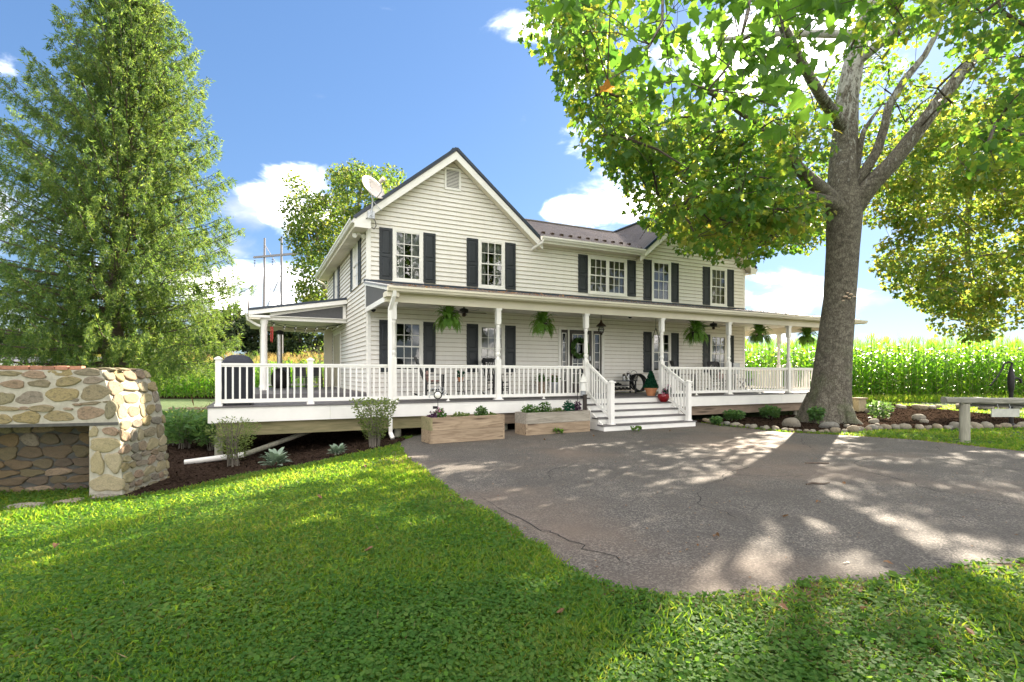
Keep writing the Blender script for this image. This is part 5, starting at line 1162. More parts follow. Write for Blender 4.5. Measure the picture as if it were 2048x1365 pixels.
# sooty back wall of the hearth
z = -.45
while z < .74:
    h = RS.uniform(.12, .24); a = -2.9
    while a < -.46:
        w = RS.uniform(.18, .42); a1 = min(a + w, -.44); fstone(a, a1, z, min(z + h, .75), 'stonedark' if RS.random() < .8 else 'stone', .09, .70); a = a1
    z += h
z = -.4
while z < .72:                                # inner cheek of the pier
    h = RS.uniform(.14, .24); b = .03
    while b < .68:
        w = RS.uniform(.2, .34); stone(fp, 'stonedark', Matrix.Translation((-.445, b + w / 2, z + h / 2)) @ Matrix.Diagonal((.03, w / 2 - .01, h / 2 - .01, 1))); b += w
    z += h
for k in range(17):                           # brick edging along the top
    a0 = -.62 - k * .165 + RS.uniform(-.01, .01); b_ = MB().cbox((0, 0, 0), (.155, .11, .055)).build('brick', 'brick', fp); b_.location = (a0, .055 + RS.uniform(-.012, .012), 1.632); b_.rotation_euler = (RS.uniform(-.05, .05), RS.uniform(-.05, .05), RS.uniform(-.08, .08))
for k in range(34):
    a0 = -.34 - (k % 8) * .38 + RS.uniform(-.04, .04); r_ = k // 8; stone(fp, 'stone', Matrix.Translation((a0, .24 + r_ * .25, 1.61)) @ Matrix.Rotation(RS.uniform(-.2, .2), 4, 'Z') @ Matrix.Diagonal((.17, .115, .028, 1)), 'cap_stone')
for (a, b, w, d, rz) in [(-.55, -.30, .19, .13, .2), (-1.0, -.45, .26, .15, -.1), (-1.45, -.62, .2, .14, .3), (-1.9, -.7, .25, .16, 0), (-.15, -.12, .14, .1, .5), (-.30, -.05, .1, .08, .9), (-2.4, -.75, .25, .15, .1)]:
    o = thing('hearth_stone', 'flat stone in the grass in front of the fireplace', 'stone', (0, 0, 0), 0, 'flat hearth stones'); X = FX + a * cos(FA) - b * sin(FA); Y = FY + a * sin(FA) + b * cos(FA); o.location = (X, Y, gz(X, Y) + .02); stone(o, 'edgestone', Matrix.Rotation(FA + rz, 4, 'Z') @ Matrix.Diagonal((w, d, .045, 1)), 'stone_body')
# ------------------------------------------------------------------ edging stones of the right bed
ARC = [(6.2, 16.9), (6.25, 16.3), (6.45, 15.65), (6.62, 15.2), (6.9, 14.7), (7.1, 14.35), (7.4, 14.0), (7.8, 13.72), (8.3, 13.66), (8.8, 13.78), (9.4, 14.15), (9.9, 14.4), (10.5, 14.55), (11.2, 14.55), (11.8, 14.5), (12.4, 14.7), (13.1, 14.85), (13.9, 14.9), (14.8, 14.95), (15.8, 15.2), (16.8, 15.9)]
GE = 'rocks edging the mulch bed'
def rock(x, y, s, label, group=None, sq=(1, .8, .7), kind='edgestone', rz=None):
    o = bpy.data.objects.new('edging_rock', RS.choice(ST[kind])); COL.objects.link(o); tag(o, label, 'rock', group)
    o.location = (x, y, gz(x, y) + .018 + s * sq[2] * .45); o.rotation_euler = (RS.uniform(-.2, .2), RS.uniform(-.2, .2), RS.uniform(0, 6.3) if rz is None else rz); o.scale = (s * sq[0], s * sq[1], s * sq[2]); return o
d = 0
for (p, q) in zip(ARC, ARC[1:]):
    L = sqrt((q[0] - p[0]) ** 2 + (q[1] - p[1]) ** 2); t = d
    while t < L:
        s = RS.uniform(.07, .125) if p[0] < 8.2 else RS.uniform(.09, .19); x = p[0] + (q[0] - p[0]) * t / L + RS.uniform(-.03, .03); y = p[1] + (q[1] - p[1]) * t / L + RS.uniform(-.05, .05)
        rock(x, y, s, 'small grey-brown rock in the stone edging beside the driveway' if p[0] < 8.2 else 'rock in the stone edging along the grass strip', GE if p[0] < 8.2 else GE + ' by the grass'); t += s * 2.05
    d = t - L
rock(8.15, 15.35, .26, 'large pale rounded rock in the mulch, left of the tree trunk', sq=(1, .75, .75), rz=.3)
rock(9.0, 14.95, .26, 'large flat pale rock in the mulch at the foot of the tree', sq=(1, .8, .5), rz=.1)
for (x, y, s) in ((11.2, 16.3, .14), (13.5, 17.5, .2), (10.6, 15.3, .1), (9.6, 15.1, .09), (12.9, 16.5, .12)): rock(x, y, s, 'scattered rock lying in the mulch right of the tree', 'rocks lying in the mulch')
for i in range(15):
    x = 14.6 + i * .62 + RS.uniform(-.15, .15); rock(x, 22.3 + RS.uniform(-.4, .4), RS.uniform(.16, .32), 'rock in the far stone edge before the corn', 'far rocks before the corn', sq=(1, .7, .5))
rock(14.0, 20.3, .34, 'dark rounded boulder beside the pale pillar', sq=(1, .8, .7), rz=0)
o = thing('stone_pillar', 'short pale pillar with a cap on the far side of the mulch bed', 'pillar', (13.95, 21.2, gz(13.95, 21.2)), .2); MB().hexa([(-.2, -.2, 0), (.2, -.2, 0), (.2, .2, 0), (-.2, .2, 0), (-.17, -.17, .5), (.17, -.17, .5), (.17, .17, .5), (-.17, .17, .5)]).build('pillar', 'stonelight', o); MB().box((-.22, -.22, .501), (.22, .22, .56)).build('cap', 'edgestone', o)
# ------------------------------------------------------------------ hitching rail, pump
o = thing('hitching_rail', 'rustic rail of a grey squared log on a round weathered post', 'rail', (10.22, 11.9, gz(10.22, 11.9)))
vs = []; fs = []; n = 26; K = 8
for i in range(n + 1):
    x = -.47 + i * 3.9 / n
    for k in range(K):
        a = 2 * pi * (k + .5) / K; y = .095 * (abs(cos(a)) ** .6) * (1 if cos(a) > 0 else -1); zz_ = .945 - .014 * x + .074 * (abs(sin(a)) ** .6) * (1 if sin(a) > 0 else -1); vs.append((x, y + .008 * sin(i * 1.7 + k), zz_ + .008 * sin(i * 1.1 + k * 2)))
for i in range(n):
    for k in range(K): fs.append((i * K + k, i * K + (k + 1) % K, (i + 1) * K + (k + 1) % K, (i + 1) * K + k))
fs += [tuple(range(K)), tuple(n * K + k for k in range(K))]
MB().add(vs, fs, False).build('beam', 'wood_log', o); MB().box((.02, .03, .80), (3.3, .09, .862)).build('under_rail', 'lintel', o)
for x in (0, 3.2): MB().tube([(x, .0, -.1), (x + .004, 0, .4), (x, 0, .868)], [.105, .1, .098], 14).build('round_post', 'wood_post', o)
o = thing('hanging_sign', 'blank pale board hanging by two hooks under the rustic rail', 'sign', (11.1, 11.86, .57)); MB().box((-.31, -.012, .005), (.31, .012, .19)).build('board', 'signboard', o)
for x in (-.17, .1): MB().tube([(x, 0, .185), (x + .02, 0, .23), (x - .01, 0, .26), (x + .01, 0, .33)], .008, 6).build('hook', 'galv', o)
o = thing('hand_pump', 'old dark iron hand water pump with a curved handle behind the rail', 'water pump', (14.68, 15.5, gz(14.68, 15.5)))
MB().lathe((0, 0, 0), [(.14, 0), (.12, .06), (.055, .1), (.05, 1.0), (.07, 1.1), (.085, 1.2), (.085, 1.5), (.06, 1.6), (.03, 1.78)], 14).build('body', 'iron', o)
MB().tube([(.03, 0, 1.86), (-.08, 0, 1.9), (-.2, 0, 1.84), (-.28, 0, 1.66), (-.38, 0, 1.48), (-.55, 0, 1.28), (-.62, 0, 1.2)], [.025, .028, .026, .022, .02, .018, .022], 8).build('handle', 'iron', o)
MB().tube([(.05, 0, 1.4), (.18, 0, 1.42), (.27, 0, 1.38), (.29, 0, 1.28)], .035, 8).build('spout', 'iron', o); MB().bar((0, 0, 1.7), (.03, 0, 1.88), .04, .04, (0, 1, 0)).build('link', 'iron', o)
# ------------------------------------------------------------------ shed, trellis, power poles behind
o = thing('low_shed', 'long low grey shed with pale roof edge behind the spruce', 'shed', (-22.7, 27, gz(-22, 27)), radians(4))
MB().box((-5.2, 0, 0), (2.8, 1.5, 2.35)).build('wall', 'polegrey', o); MB().hexa([(-5.5, -.3, 2.30), (3.1, -.3, 2.30), (3.1, 1.7, 2.7), (-5.5, 1.7, 2.7), (-5.5, -.3, 2.42), (3.1, -.3, 2.42), (3.1, 1.7, 2.82), (-5.5, 1.7, 2.82)]).build('roof', 'roof', o); MB().box((-5.5, -.34, 2.26), (3.1, -.301, 2.44)).build('roof_edge', 'railwhite', o)
tx, ty = -11.1, 18.6; o = thing('low_trellis', 'low wooden picket trellis on the lawn behind the fireplace', 'fence', (tx, ty, gz(tx, ty)), .15)
for i in range(7): MB().box((-.9 + i * .3, 0, 0), (-.86 + i * .3, .035, .72)).build('picket', 'wood_pine', o)
for zz_ in (.2, .66): MB().box((-.95, -.02, zz_), (1.0, -.001, zz_ + .045)).build('rail', 'wood_pine', o)
o = thing('brush_pile', 'pile of brown brush behind the picket trellis', 'brush pile', (tx + .5, ty + .9, gz(tx, ty))); n = 700; P = np.stack([RNG.normal(0, .75, n), RNG.normal(0, .45, n), np.abs(RNG.normal(0, .36, n))], 1); V, F = leaves(P, rdir(n) * [1, 1, .5], rdir(n), RNG.uniform(.2, .6, n), NARROW * [.35, 1]); npmesh('twigs', V, F, 'litter', o, kind='stuff', off=(0, 0, 0))
bx = (-33.4, 73.5, 3.2); o = thing('power_pole', 'grey two-pole power pylon with cross arm and insulator strings beyond the field', 'power pole', (bx[0], bx[1], gz(bx[0], bx[1])))
R_ = lambda p: (p[0] - bx[0], p[1] - bx[1], p[2] - gz(bx[0], bx[1]))
for a, b in (((-35.4, 75, .3), (-35.2, 75, 20.9)), ((-31.5, 72, .3), (-31.5, 72, 20.3))): MB().tube([R_(a), R_(b)], [.24, .13], 10).build('pole', 'polegrey', o)
MB().bar(R_((-37.45, 76.5, 18.5)), R_((-28.2, 69.6, 15.9 + 1.6)), .22, .28).build('cross_arm', 'polegrey', o)
for p in ((-37.3, 76.4, 18.4), (-33.4, 73.5, 17.9), (-28.6, 70, 17.4)):
    m = MB(); q = R_(p)
    for k in range(9): m.lathe((q[0], q[1], q[2] - .45 - k * .22), [(.05, 0), (.15, .05), (.05, .11)], 8)
    m.build('insulator', 'iron', o)
for a, b in (((-35.2, 75, 20), (-32.4, 73, 16.4)), ((-35.1, 75, 15.4), (-32.0, 72.5, 10.5)), ((-35.1, 75, 10.5), (-31.6, 72.2, 15.4))): MB().tube([R_(a), R_(b)], .05, 5).build('brace', 'polegrey', o)
# ------------------------------------------------------------------ trees: centres and radii of the foliage masses
SY_A = [(2.7,7.4,6.1,0.38),(1.3,6.6,5.7,0.45),(0.7,5.2,5.1,0.46),(3.8,7.6,7.2,0.49),(2.6,5.4,4.8,0.28),(2.2,5.5,5.7,0.33),(2.2,6.3,4.9,0.42),(2.4,6.2,5.1,0.34),(1.8,7.0,6.8,0.37),(4.5,7.5,6.5,0.47),(2.9,5.2,5.2,0.35),(1.0,7.1,6.8,0.32),(2.3,5.5,5.1,0.44),(1.6,7.5,6.7,0.46),(1.4,6.0,5.1,0.38),(2.4,5.5,4.4,0.31),(2.5,5.5,5.3,0.44),(3.3,5.0,5.1,0.34),(1.9,5.5,5.6,0.36),(2.3,7.5,5.4,0.42),(2.6,5.1,4.1,0.42),(3.8,7.1,5.6,0.48),(2.2,7.3,5.8,0.47),(2.3,5.2,4.6,0.42),(3.7,6.9,6.1,0.41),(2.6,6.8,6.3,0.39),(2.7,5.8,5.2,0.46),(4.2,6.8,6.7,0.41),(1.4,5.0,4.3,0.31),(3.1,6.2,6.0,0.32),(1.7,6.8,6.1,0.39),(2.8,6.0,4.9,0.45),(0.9,6.4,5.7,0.45),(4.1,7.1,6.8,0.32),(3.7,5.6,5.7,0.4),(3.4,7.5,7.2,0.39),(2.0,6.4,5.7,0.32),(4.2,6.9,6.4,0.46),(1.0,5.3,5.5,0.29),(3.3,6.7,6.1,0.41),(0.7,6.0,5.8,0.3),(4.3,7.6,6.2,0.49),(2.1,6.8,6.2,0.4)]
SY_B = [(4.6,12.9,7.5,0.52),(2.3,12.3,8.4,0.49),(1.9,12.9,9.1,0.74),(1.0,13.1,10.7,0.67),(2.7,12.9,7.9,0.77),(4.7,10.8,6.2,0.5),(2.6,11.1,6.2,0.49),(7.3,13.6,5.9,0.6),(1.9,13.1,8.0,0.64),(4.6,13.8,8.3,0.68),(3.3,9.9,5.4,0.48),(4.3,9.9,4.9,0.67),(6.5,13.3,7.5,0.73),(6.8,13.8,6.3,0.67),(4.2,13.1,7.1,0.6),(1.6,10.8,7.5,0.79),(3.4,9.7,4.8,0.49),(1.4,10.6,8.4,0.7),(1.4,10.3,7.9,0.72),(3.0,12.7,6.4,0.66),(1.3,10.9,8.9,0.54),(1.8,10.2,6.7,0.72),(4.9,9.9,5.2,0.54),(3.2,11.1,6.2,0.69),(2.6,10.8,7.0,0.57),(2.7,10.7,6.3,0.52),(1.4,12.5,10.4,0.7),(4.9,9.9,6.3,0.53),(4.1,13.0,7.4,0.74),(2.2,10.0,6.0,0.58),(4.4,10.4,5.4,0.78),(3.9,11.0,6.3,0.78),(4.5,11.2,6.2,0.66),(1.4,12.1,8.4,0.51),(5.3,11.7,6.3,0.8),(5.6,12.9,7.7,0.56),(4.6,11.4,5.6,0.73),(1.8,11.0,8.2,0.47),(4.8,11.5,5.2,0.48),(5.8,10.7,6.3,0.67),(3.9,12.6,6.1,0.63),(3.6,13.0,6.7,0.73),(1.7,10.5,7.1,0.65),(2.5,11.8,6.2,0.47),(2.1,11.3,6.3,0.59),(1.6,12.1,10.5,0.78),(1.1,10.8,9.4,0.71),(5.2,13.9,7.1,0.59),(0.8,13.5,11.3,0.56),(0.9,11.7,9.3,0.8),(4.3,10.7,6.5,0.78),(3.5,12.8,6.2,0.51),(6.8,13.9,7.1,0.49),(4.3,11.8,7.3,0.46),(1.8,9.8,6.0,0.64),(7.9,14.0,5.8,0.59),(5.8,11.4,5.1,0.45),(2.7,12.4,8.1,0.76),(1.8,11.2,9.4,0.56),(2.6,11.2,6.8,0.56),(3.3,12.0,7.2,0.79),(1.2,11.0,8.3,0.7),(6.2,13.3,5.6,0.59),(1.9,11.4,8.9,0.8)]
SY_B2 = [(9.4,17.2,9.3,0.65),(6.3,15.7,8.5,0.66),(4.2,15.1,7.5,0.53),(8.0,16.9,8.3,0.76),(6.0,18.0,9.7,0.71),(8.4,18.7,8.4,0.63),(6.8,16.2,7.4,0.53),(6.5,17.2,7.7,0.66),(7.0,15.7,8.4,0.61),(7.9,15.4,8.2,0.53),(3.6,17.2,8.8,0.79),(5.2,16.1,8.1,0.61),(8.0,16.0,7.6,0.54),(9.1,18.1,8.0,0.58),(7.0,17.3,7.1,0.83),(8.4,18.1,7.2,0.83),(4.5,16.8,9.1,0.57),(9.0,17.6,7.3,0.64),(3.9,16.3,7.5,0.7),(6.7,17.7,8.6,0.5),(5.3,15.5,6.9,0.8),(4.3,15.7,7.2,0.66),(6.4,17.7,9.5,0.67),(4.5,15.3,8.0,0.58),(7.6,18.3,8.8,0.59),(5.7,18.5,9.9,0.73),(4.5,18.3,9.7,0.57),(6.3,17.4,8.8,0.69),(7.9,16.2,6.8,0.81),(4.4,17.9,8.8,0.79),(8.1,17.0,7.5,0.57),(5.3,16.7,7.6,0.56),(8.1,18.7,7.6,0.73)]
SY_C = [(6.2,12.9,4.7,0.39),(5.8,11.2,5.0,0.53),(6.0,13.3,4.6,0.48),(5.3,11.7,4.9,0.42),(3.1,12.9,5.7,0.4),(3.8,11.1,5.0,0.48),(7.4,13.4,5.7,0.47),(4.4,10.6,4.6,0.52),(5.5,11.1,5.0,0.47),(3.4,10.7,4.8,0.36),(4.8,13.3,5.3,0.48),(4.2,11.2,4.8,0.44),(4.9,12.8,4.9,0.46),(5.4,12.8,5.7,0.36),(6.3,12.6,4.9,0.44),(4.6,11.9,5.5,0.54),(5.1,11.7,4.5,0.48),(3.3,11.9,5.6,0.35),(3.1,11.2,5.0,0.52),(5.6,11.6,4.9,0.44),(6.3,11.6,4.9,0.53),(3.7,10.6,4.3,0.43),(5.2,11.7,5.3,0.55),(4.0,12.1,4.9,0.45),(4.7,11.8,5.2,0.51),(4.3,13.0,5.9,0.44)]
SY_D = [(11.8,12.8,8.3,0.68),(9.8,10.0,7.0,0.57),(12.9,12.8,7.5,0.74),(10.4,10.8,8.0,0.69),(10.5,14.8,11.6,0.69),(15.0,14.9,10.2,0.53),(9.5,9.0,8.4,0.64),(11.0,11.9,10.2,0.83),(7.9,8.5,7.4,0.77),(11.1,12.5,10.6,0.59),(13.2,13.3,8.3,0.52),(6.0,8.2,7.2,0.56),(11.1,14.4,11.2,0.74),(13.0,12.4,8.1,0.63),(10.8,10.3,8.1,0.55),(8.4,9.3,5.6,0.68),(8.3,9.3,7.9,0.75),(12.2,13.3,8.2,0.75),(8.7,8.6,7.0,0.52),(9.0,8.8,8.2,0.6),(7.1,9.4,8.4,0.72),(10.6,12.3,10.8,0.57),(12.4,12.9,7.8,0.82),(10.1,10.5,6.3,0.71),(12.6,12.0,6.9,0.81),(12.1,12.4,10.8,0.6),(11.9,11.9,9.8,0.62),(11.0,10.9,6.2,0.61),(11.0,13.1,10.7,0.7),(5.8,8.3,7.6,0.66),(10.2,12.5,10.6,0.51),(9.5,10.4,6.4,0.54)]
SY_F = [(18.2,21.4,10.6,0.82),(12.2,20.2,9.8,0.79),(7.9,18.3,10.5,0.84),(12.9,17.3,9.8,0.65),(17.8,22.0,11.1,0.92),(11.9,19.5,11.2,0.92),(14.2,19.4,11.4,0.74),(20.1,19.0,13.0,0.63),(15.2,17.7,11.8,0.77),(13.3,18.8,11.7,0.96),(17.4,17.7,10.1,0.65),(17.1,17.3,8.8,0.87),(11.2,20.0,11.5,0.62),(18.0,17.7,10.9,0.91),(18.0,21.5,12.1,0.92),(14.9,18.5,10.6,0.97),(9.7,17.4,9.3,0.97),(19.1,18.6,9.9,0.89),(11.1,21.8,11.8,0.95),(10.8,18.6,10.3,0.67),(16.7,18.7,9.3,0.77),(12.5,17.5,11.7,0.67),(19.2,20.2,11.3,0.75),(14.4,21.9,14.0,0.84),(10.1,20.0,10.1,0.85),(19.5,21.4,11.2,0.99),(12.9,18.9,9.9,0.76),(12.3,18.8,9.9,0.74),(19.6,20.4,9.8,0.94),(10.2,17.5,10.8,0.92),(18.1,18.3,12.4,0.9),(10.6,18.8,8.7,0.79),(10.5,19.1,11.8,0.71),(17.9,20.2,13.8,0.92),(11.1,17.6,11.5,0.63),(13.8,17.2,10.7,0.77),(17.2,17.6,9.7,0.92),(8.4,17.5,9.7,0.64),(15.0,22.0,14.1,0.83),(14.9,19.6,11.4,0.89),(18.0,20.9,11.3,0.93),(8.3,17.2,11.5,0.66),(13.9,19.8,11.3,0.71),(19.5,21.2,12.7,0.92),(9.7,20.8,12.9,0.84),(14.6,19.3,12.4,0.7)]
SY_E = [(10.3,19.9,7.6,0.78),(9.5,17.6,6.4,0.64),(9.4,19.1,8.9,0.67),(10.8,19.9,9.5,0.54),(9.1,17.5,8.6,0.76),(9.2,20.4,9.5,0.76),(8.1,17.5,7.3,0.7),(10.2,18.4,8.0,0.64),(9.1,20.3,7.7,0.78),(9.0,19.1,8.6,0.73),(8.3,19.3,8.7,0.78),(9.4,19.8,7.5,0.71),(10.0,18.4,7.3,0.78),(9.2,17.5,7.4,0.66),(13.6,22.3,9.0,0.93),(15.4,21.7,8.3,0.86),(15.4,24.3,8.9,0.88),(14.0,20.8,9.1,0.93),(18.2,23.5,10.4,0.89),(17.4,23.9,12.0,0.83),(16.4,23.1,10.5,0.91),(12.3,22.2,11.3,0.86),(13.4,20.3,10.2,0.65),(13.1,21.0,10.7,0.61),(15.2,23.1,10.7,0.84),(12.1,20.0,7.3,0.76),(12.7,20.6,9.6,0.93),(15.9,22.7,11.9,0.74),(18.0,24.1,10.9,0.86),(13.2,23.1,9.8,0.66),(15.0,24.9,11.8,0.75),(17.3,24.9,12.0,0.8),(14.8,20.1,7.7,0.81),(18.2,23.0,11.1,0.79),(16.7,23.7,9.8,0.65),(16.6,22.7,10.9,0.73),(13.8,22.3,9.7,0.74),(14.7,20.2,8.7,0.7)]
PO = [(-10.5,33.5,13.5,0.97),(-11.6,37.2,9.1,0.74),(-14.1,36.1,9.7,0.84),(-14.1,33.8,12.3,0.88),(-12.5,38.5,13.9,0.76),(-12.1,33.0,11.2,0.53),(-10.2,36.1,14.9,0.81),(-12.1,35.4,9.5,0.83),(-13.8,36.0,11.2,0.76),(-15.8,38.0,14.2,0.58),(-13.2,38.3,12.7,0.51),(-10.9,36.6,11.3,0.71),(-13.3,34.3,6.5,0.75),(-11.5,34.9,13.9,0.59),(-13.4,36.0,6.7,0.73),(-12.6,38.2,9.1,0.65),(-13.7,34.2,8.4,0.9),(-9.9,33.5,9.2,0.68),(-10.7,38.3,14.6,0.5),(-15.5,39.7,13.9,0.52),(-8.9,33.5,12.5,0.93),(-11.8,38.2,15.9,0.82),(-12.3,37.5,12.0,0.89),(-14.5,39.1,7.8,0.67),(-10.1,37.7,14.8,0.72),(-13.5,35.5,13.1,0.87),(-10.4,33.4,12.0,0.89),(-9.2,35.0,14.8,0.73),(-12.5,34.4,7.7,0.51),(-10.0,33.5,10.0,0.78),(-12.1,37.1,12.7,0.84),(-12.8,34.8,9.8,0.87),(-14.6,38.2,10.7,0.9),(-13.1,37.4,13.8,0.56),(-11.4,39.5,13.2,0.9),(-14.1,35.1,7.4,0.5),(-8.1,36.3,15.2,0.82),(-11.9,33.6,8.8,0.54),(-9.0,33.7,13.9,0.96),(-10.8,35.4,11.9,0.57),(-14.5,35.5,11.6,0.97),(-10.7,36.2,14.0,0.51),(-14.6,36.8,11.2,0.61),(-10.9,38.9,16.5,0.72),(-8.5,35.9,13.7,0.54),(-10.6,34.0,9.3,0.61),(-10.8,34.7,13.2,0.54),(-9.0,39.8,15.8,0.81),(-12.8,39.5,14.8,0.94),(-11.4,35.5,8.1,0.88),(-9.3,34.2,11.9,0.71),(-12.4,37.8,15.5,0.99),(-12.8,39.9,12.0,0.94),(-12.6,37.7,8.4,0.9),(-14.3,39.3,14.0,0.9),(-14.0,39.6,12.1,0.53),(-11.6,34.2,12.1,0.54),(-13.0,37.2,8.0,0.81),(-13.3,33.6,11.0,0.78),(-13.5,35.5,9.1,0.5),(-8.4,34.9,14.2,0.76),(-10.9,36.7,14.9,0.55),(-13.5,36.8,11.8,0.83),(-11.4,34.8,10.0,0.7),(-11.8,33.0,10.9,0.68),(-13.2,33.8,7.4,0.72),(-13.0,40.0,8.3,0.91),(-10.3,34.5,14.9,0.98),(-11.4,34.8,14.8,0.89),(-14.7,36.9,12.5,0.87),(-12.5,33.6,8.2,0.96),(-13.5,35.0,11.7,0.75),(-11.5,33.7,10.6,0.95),(-14.5,35.4,10.5,0.97),(-11.4,33.4,6.8,0.62),(-9.2,35.3,12.6,0.72),(-13.4,37.3,10.8,0.73),(-8.5,34.5,12.7,0.81),(-9.9,33.6,11.8,0.66),(-10.5,37.4,11.6,0.69),(-14.9,36.5,14.9,0.99),(-15.6,39.2,15.0,0.51),(-10.3,37.0,12.1,0.96),(-8.4,33.2,13.3,0.85),(-13.5,34.5,6.9,0.92),(-13.2,38.9,14.6,0.66),(-9.2,39.2,16.8,0.51),(-14.8,36.0,11.3,0.73),(-12.7,36.5,8.8,0.98),(-11.6,36.5,12.1,0.7),(-12.7,35.0,13.1,0.78),(-12.9,36.1,6.8,0.92),(-12.4,36.6,9.2,0.56),(-13.5,36.0,12.7,0.75),(-13.4,39.4,11.3,0.8)]
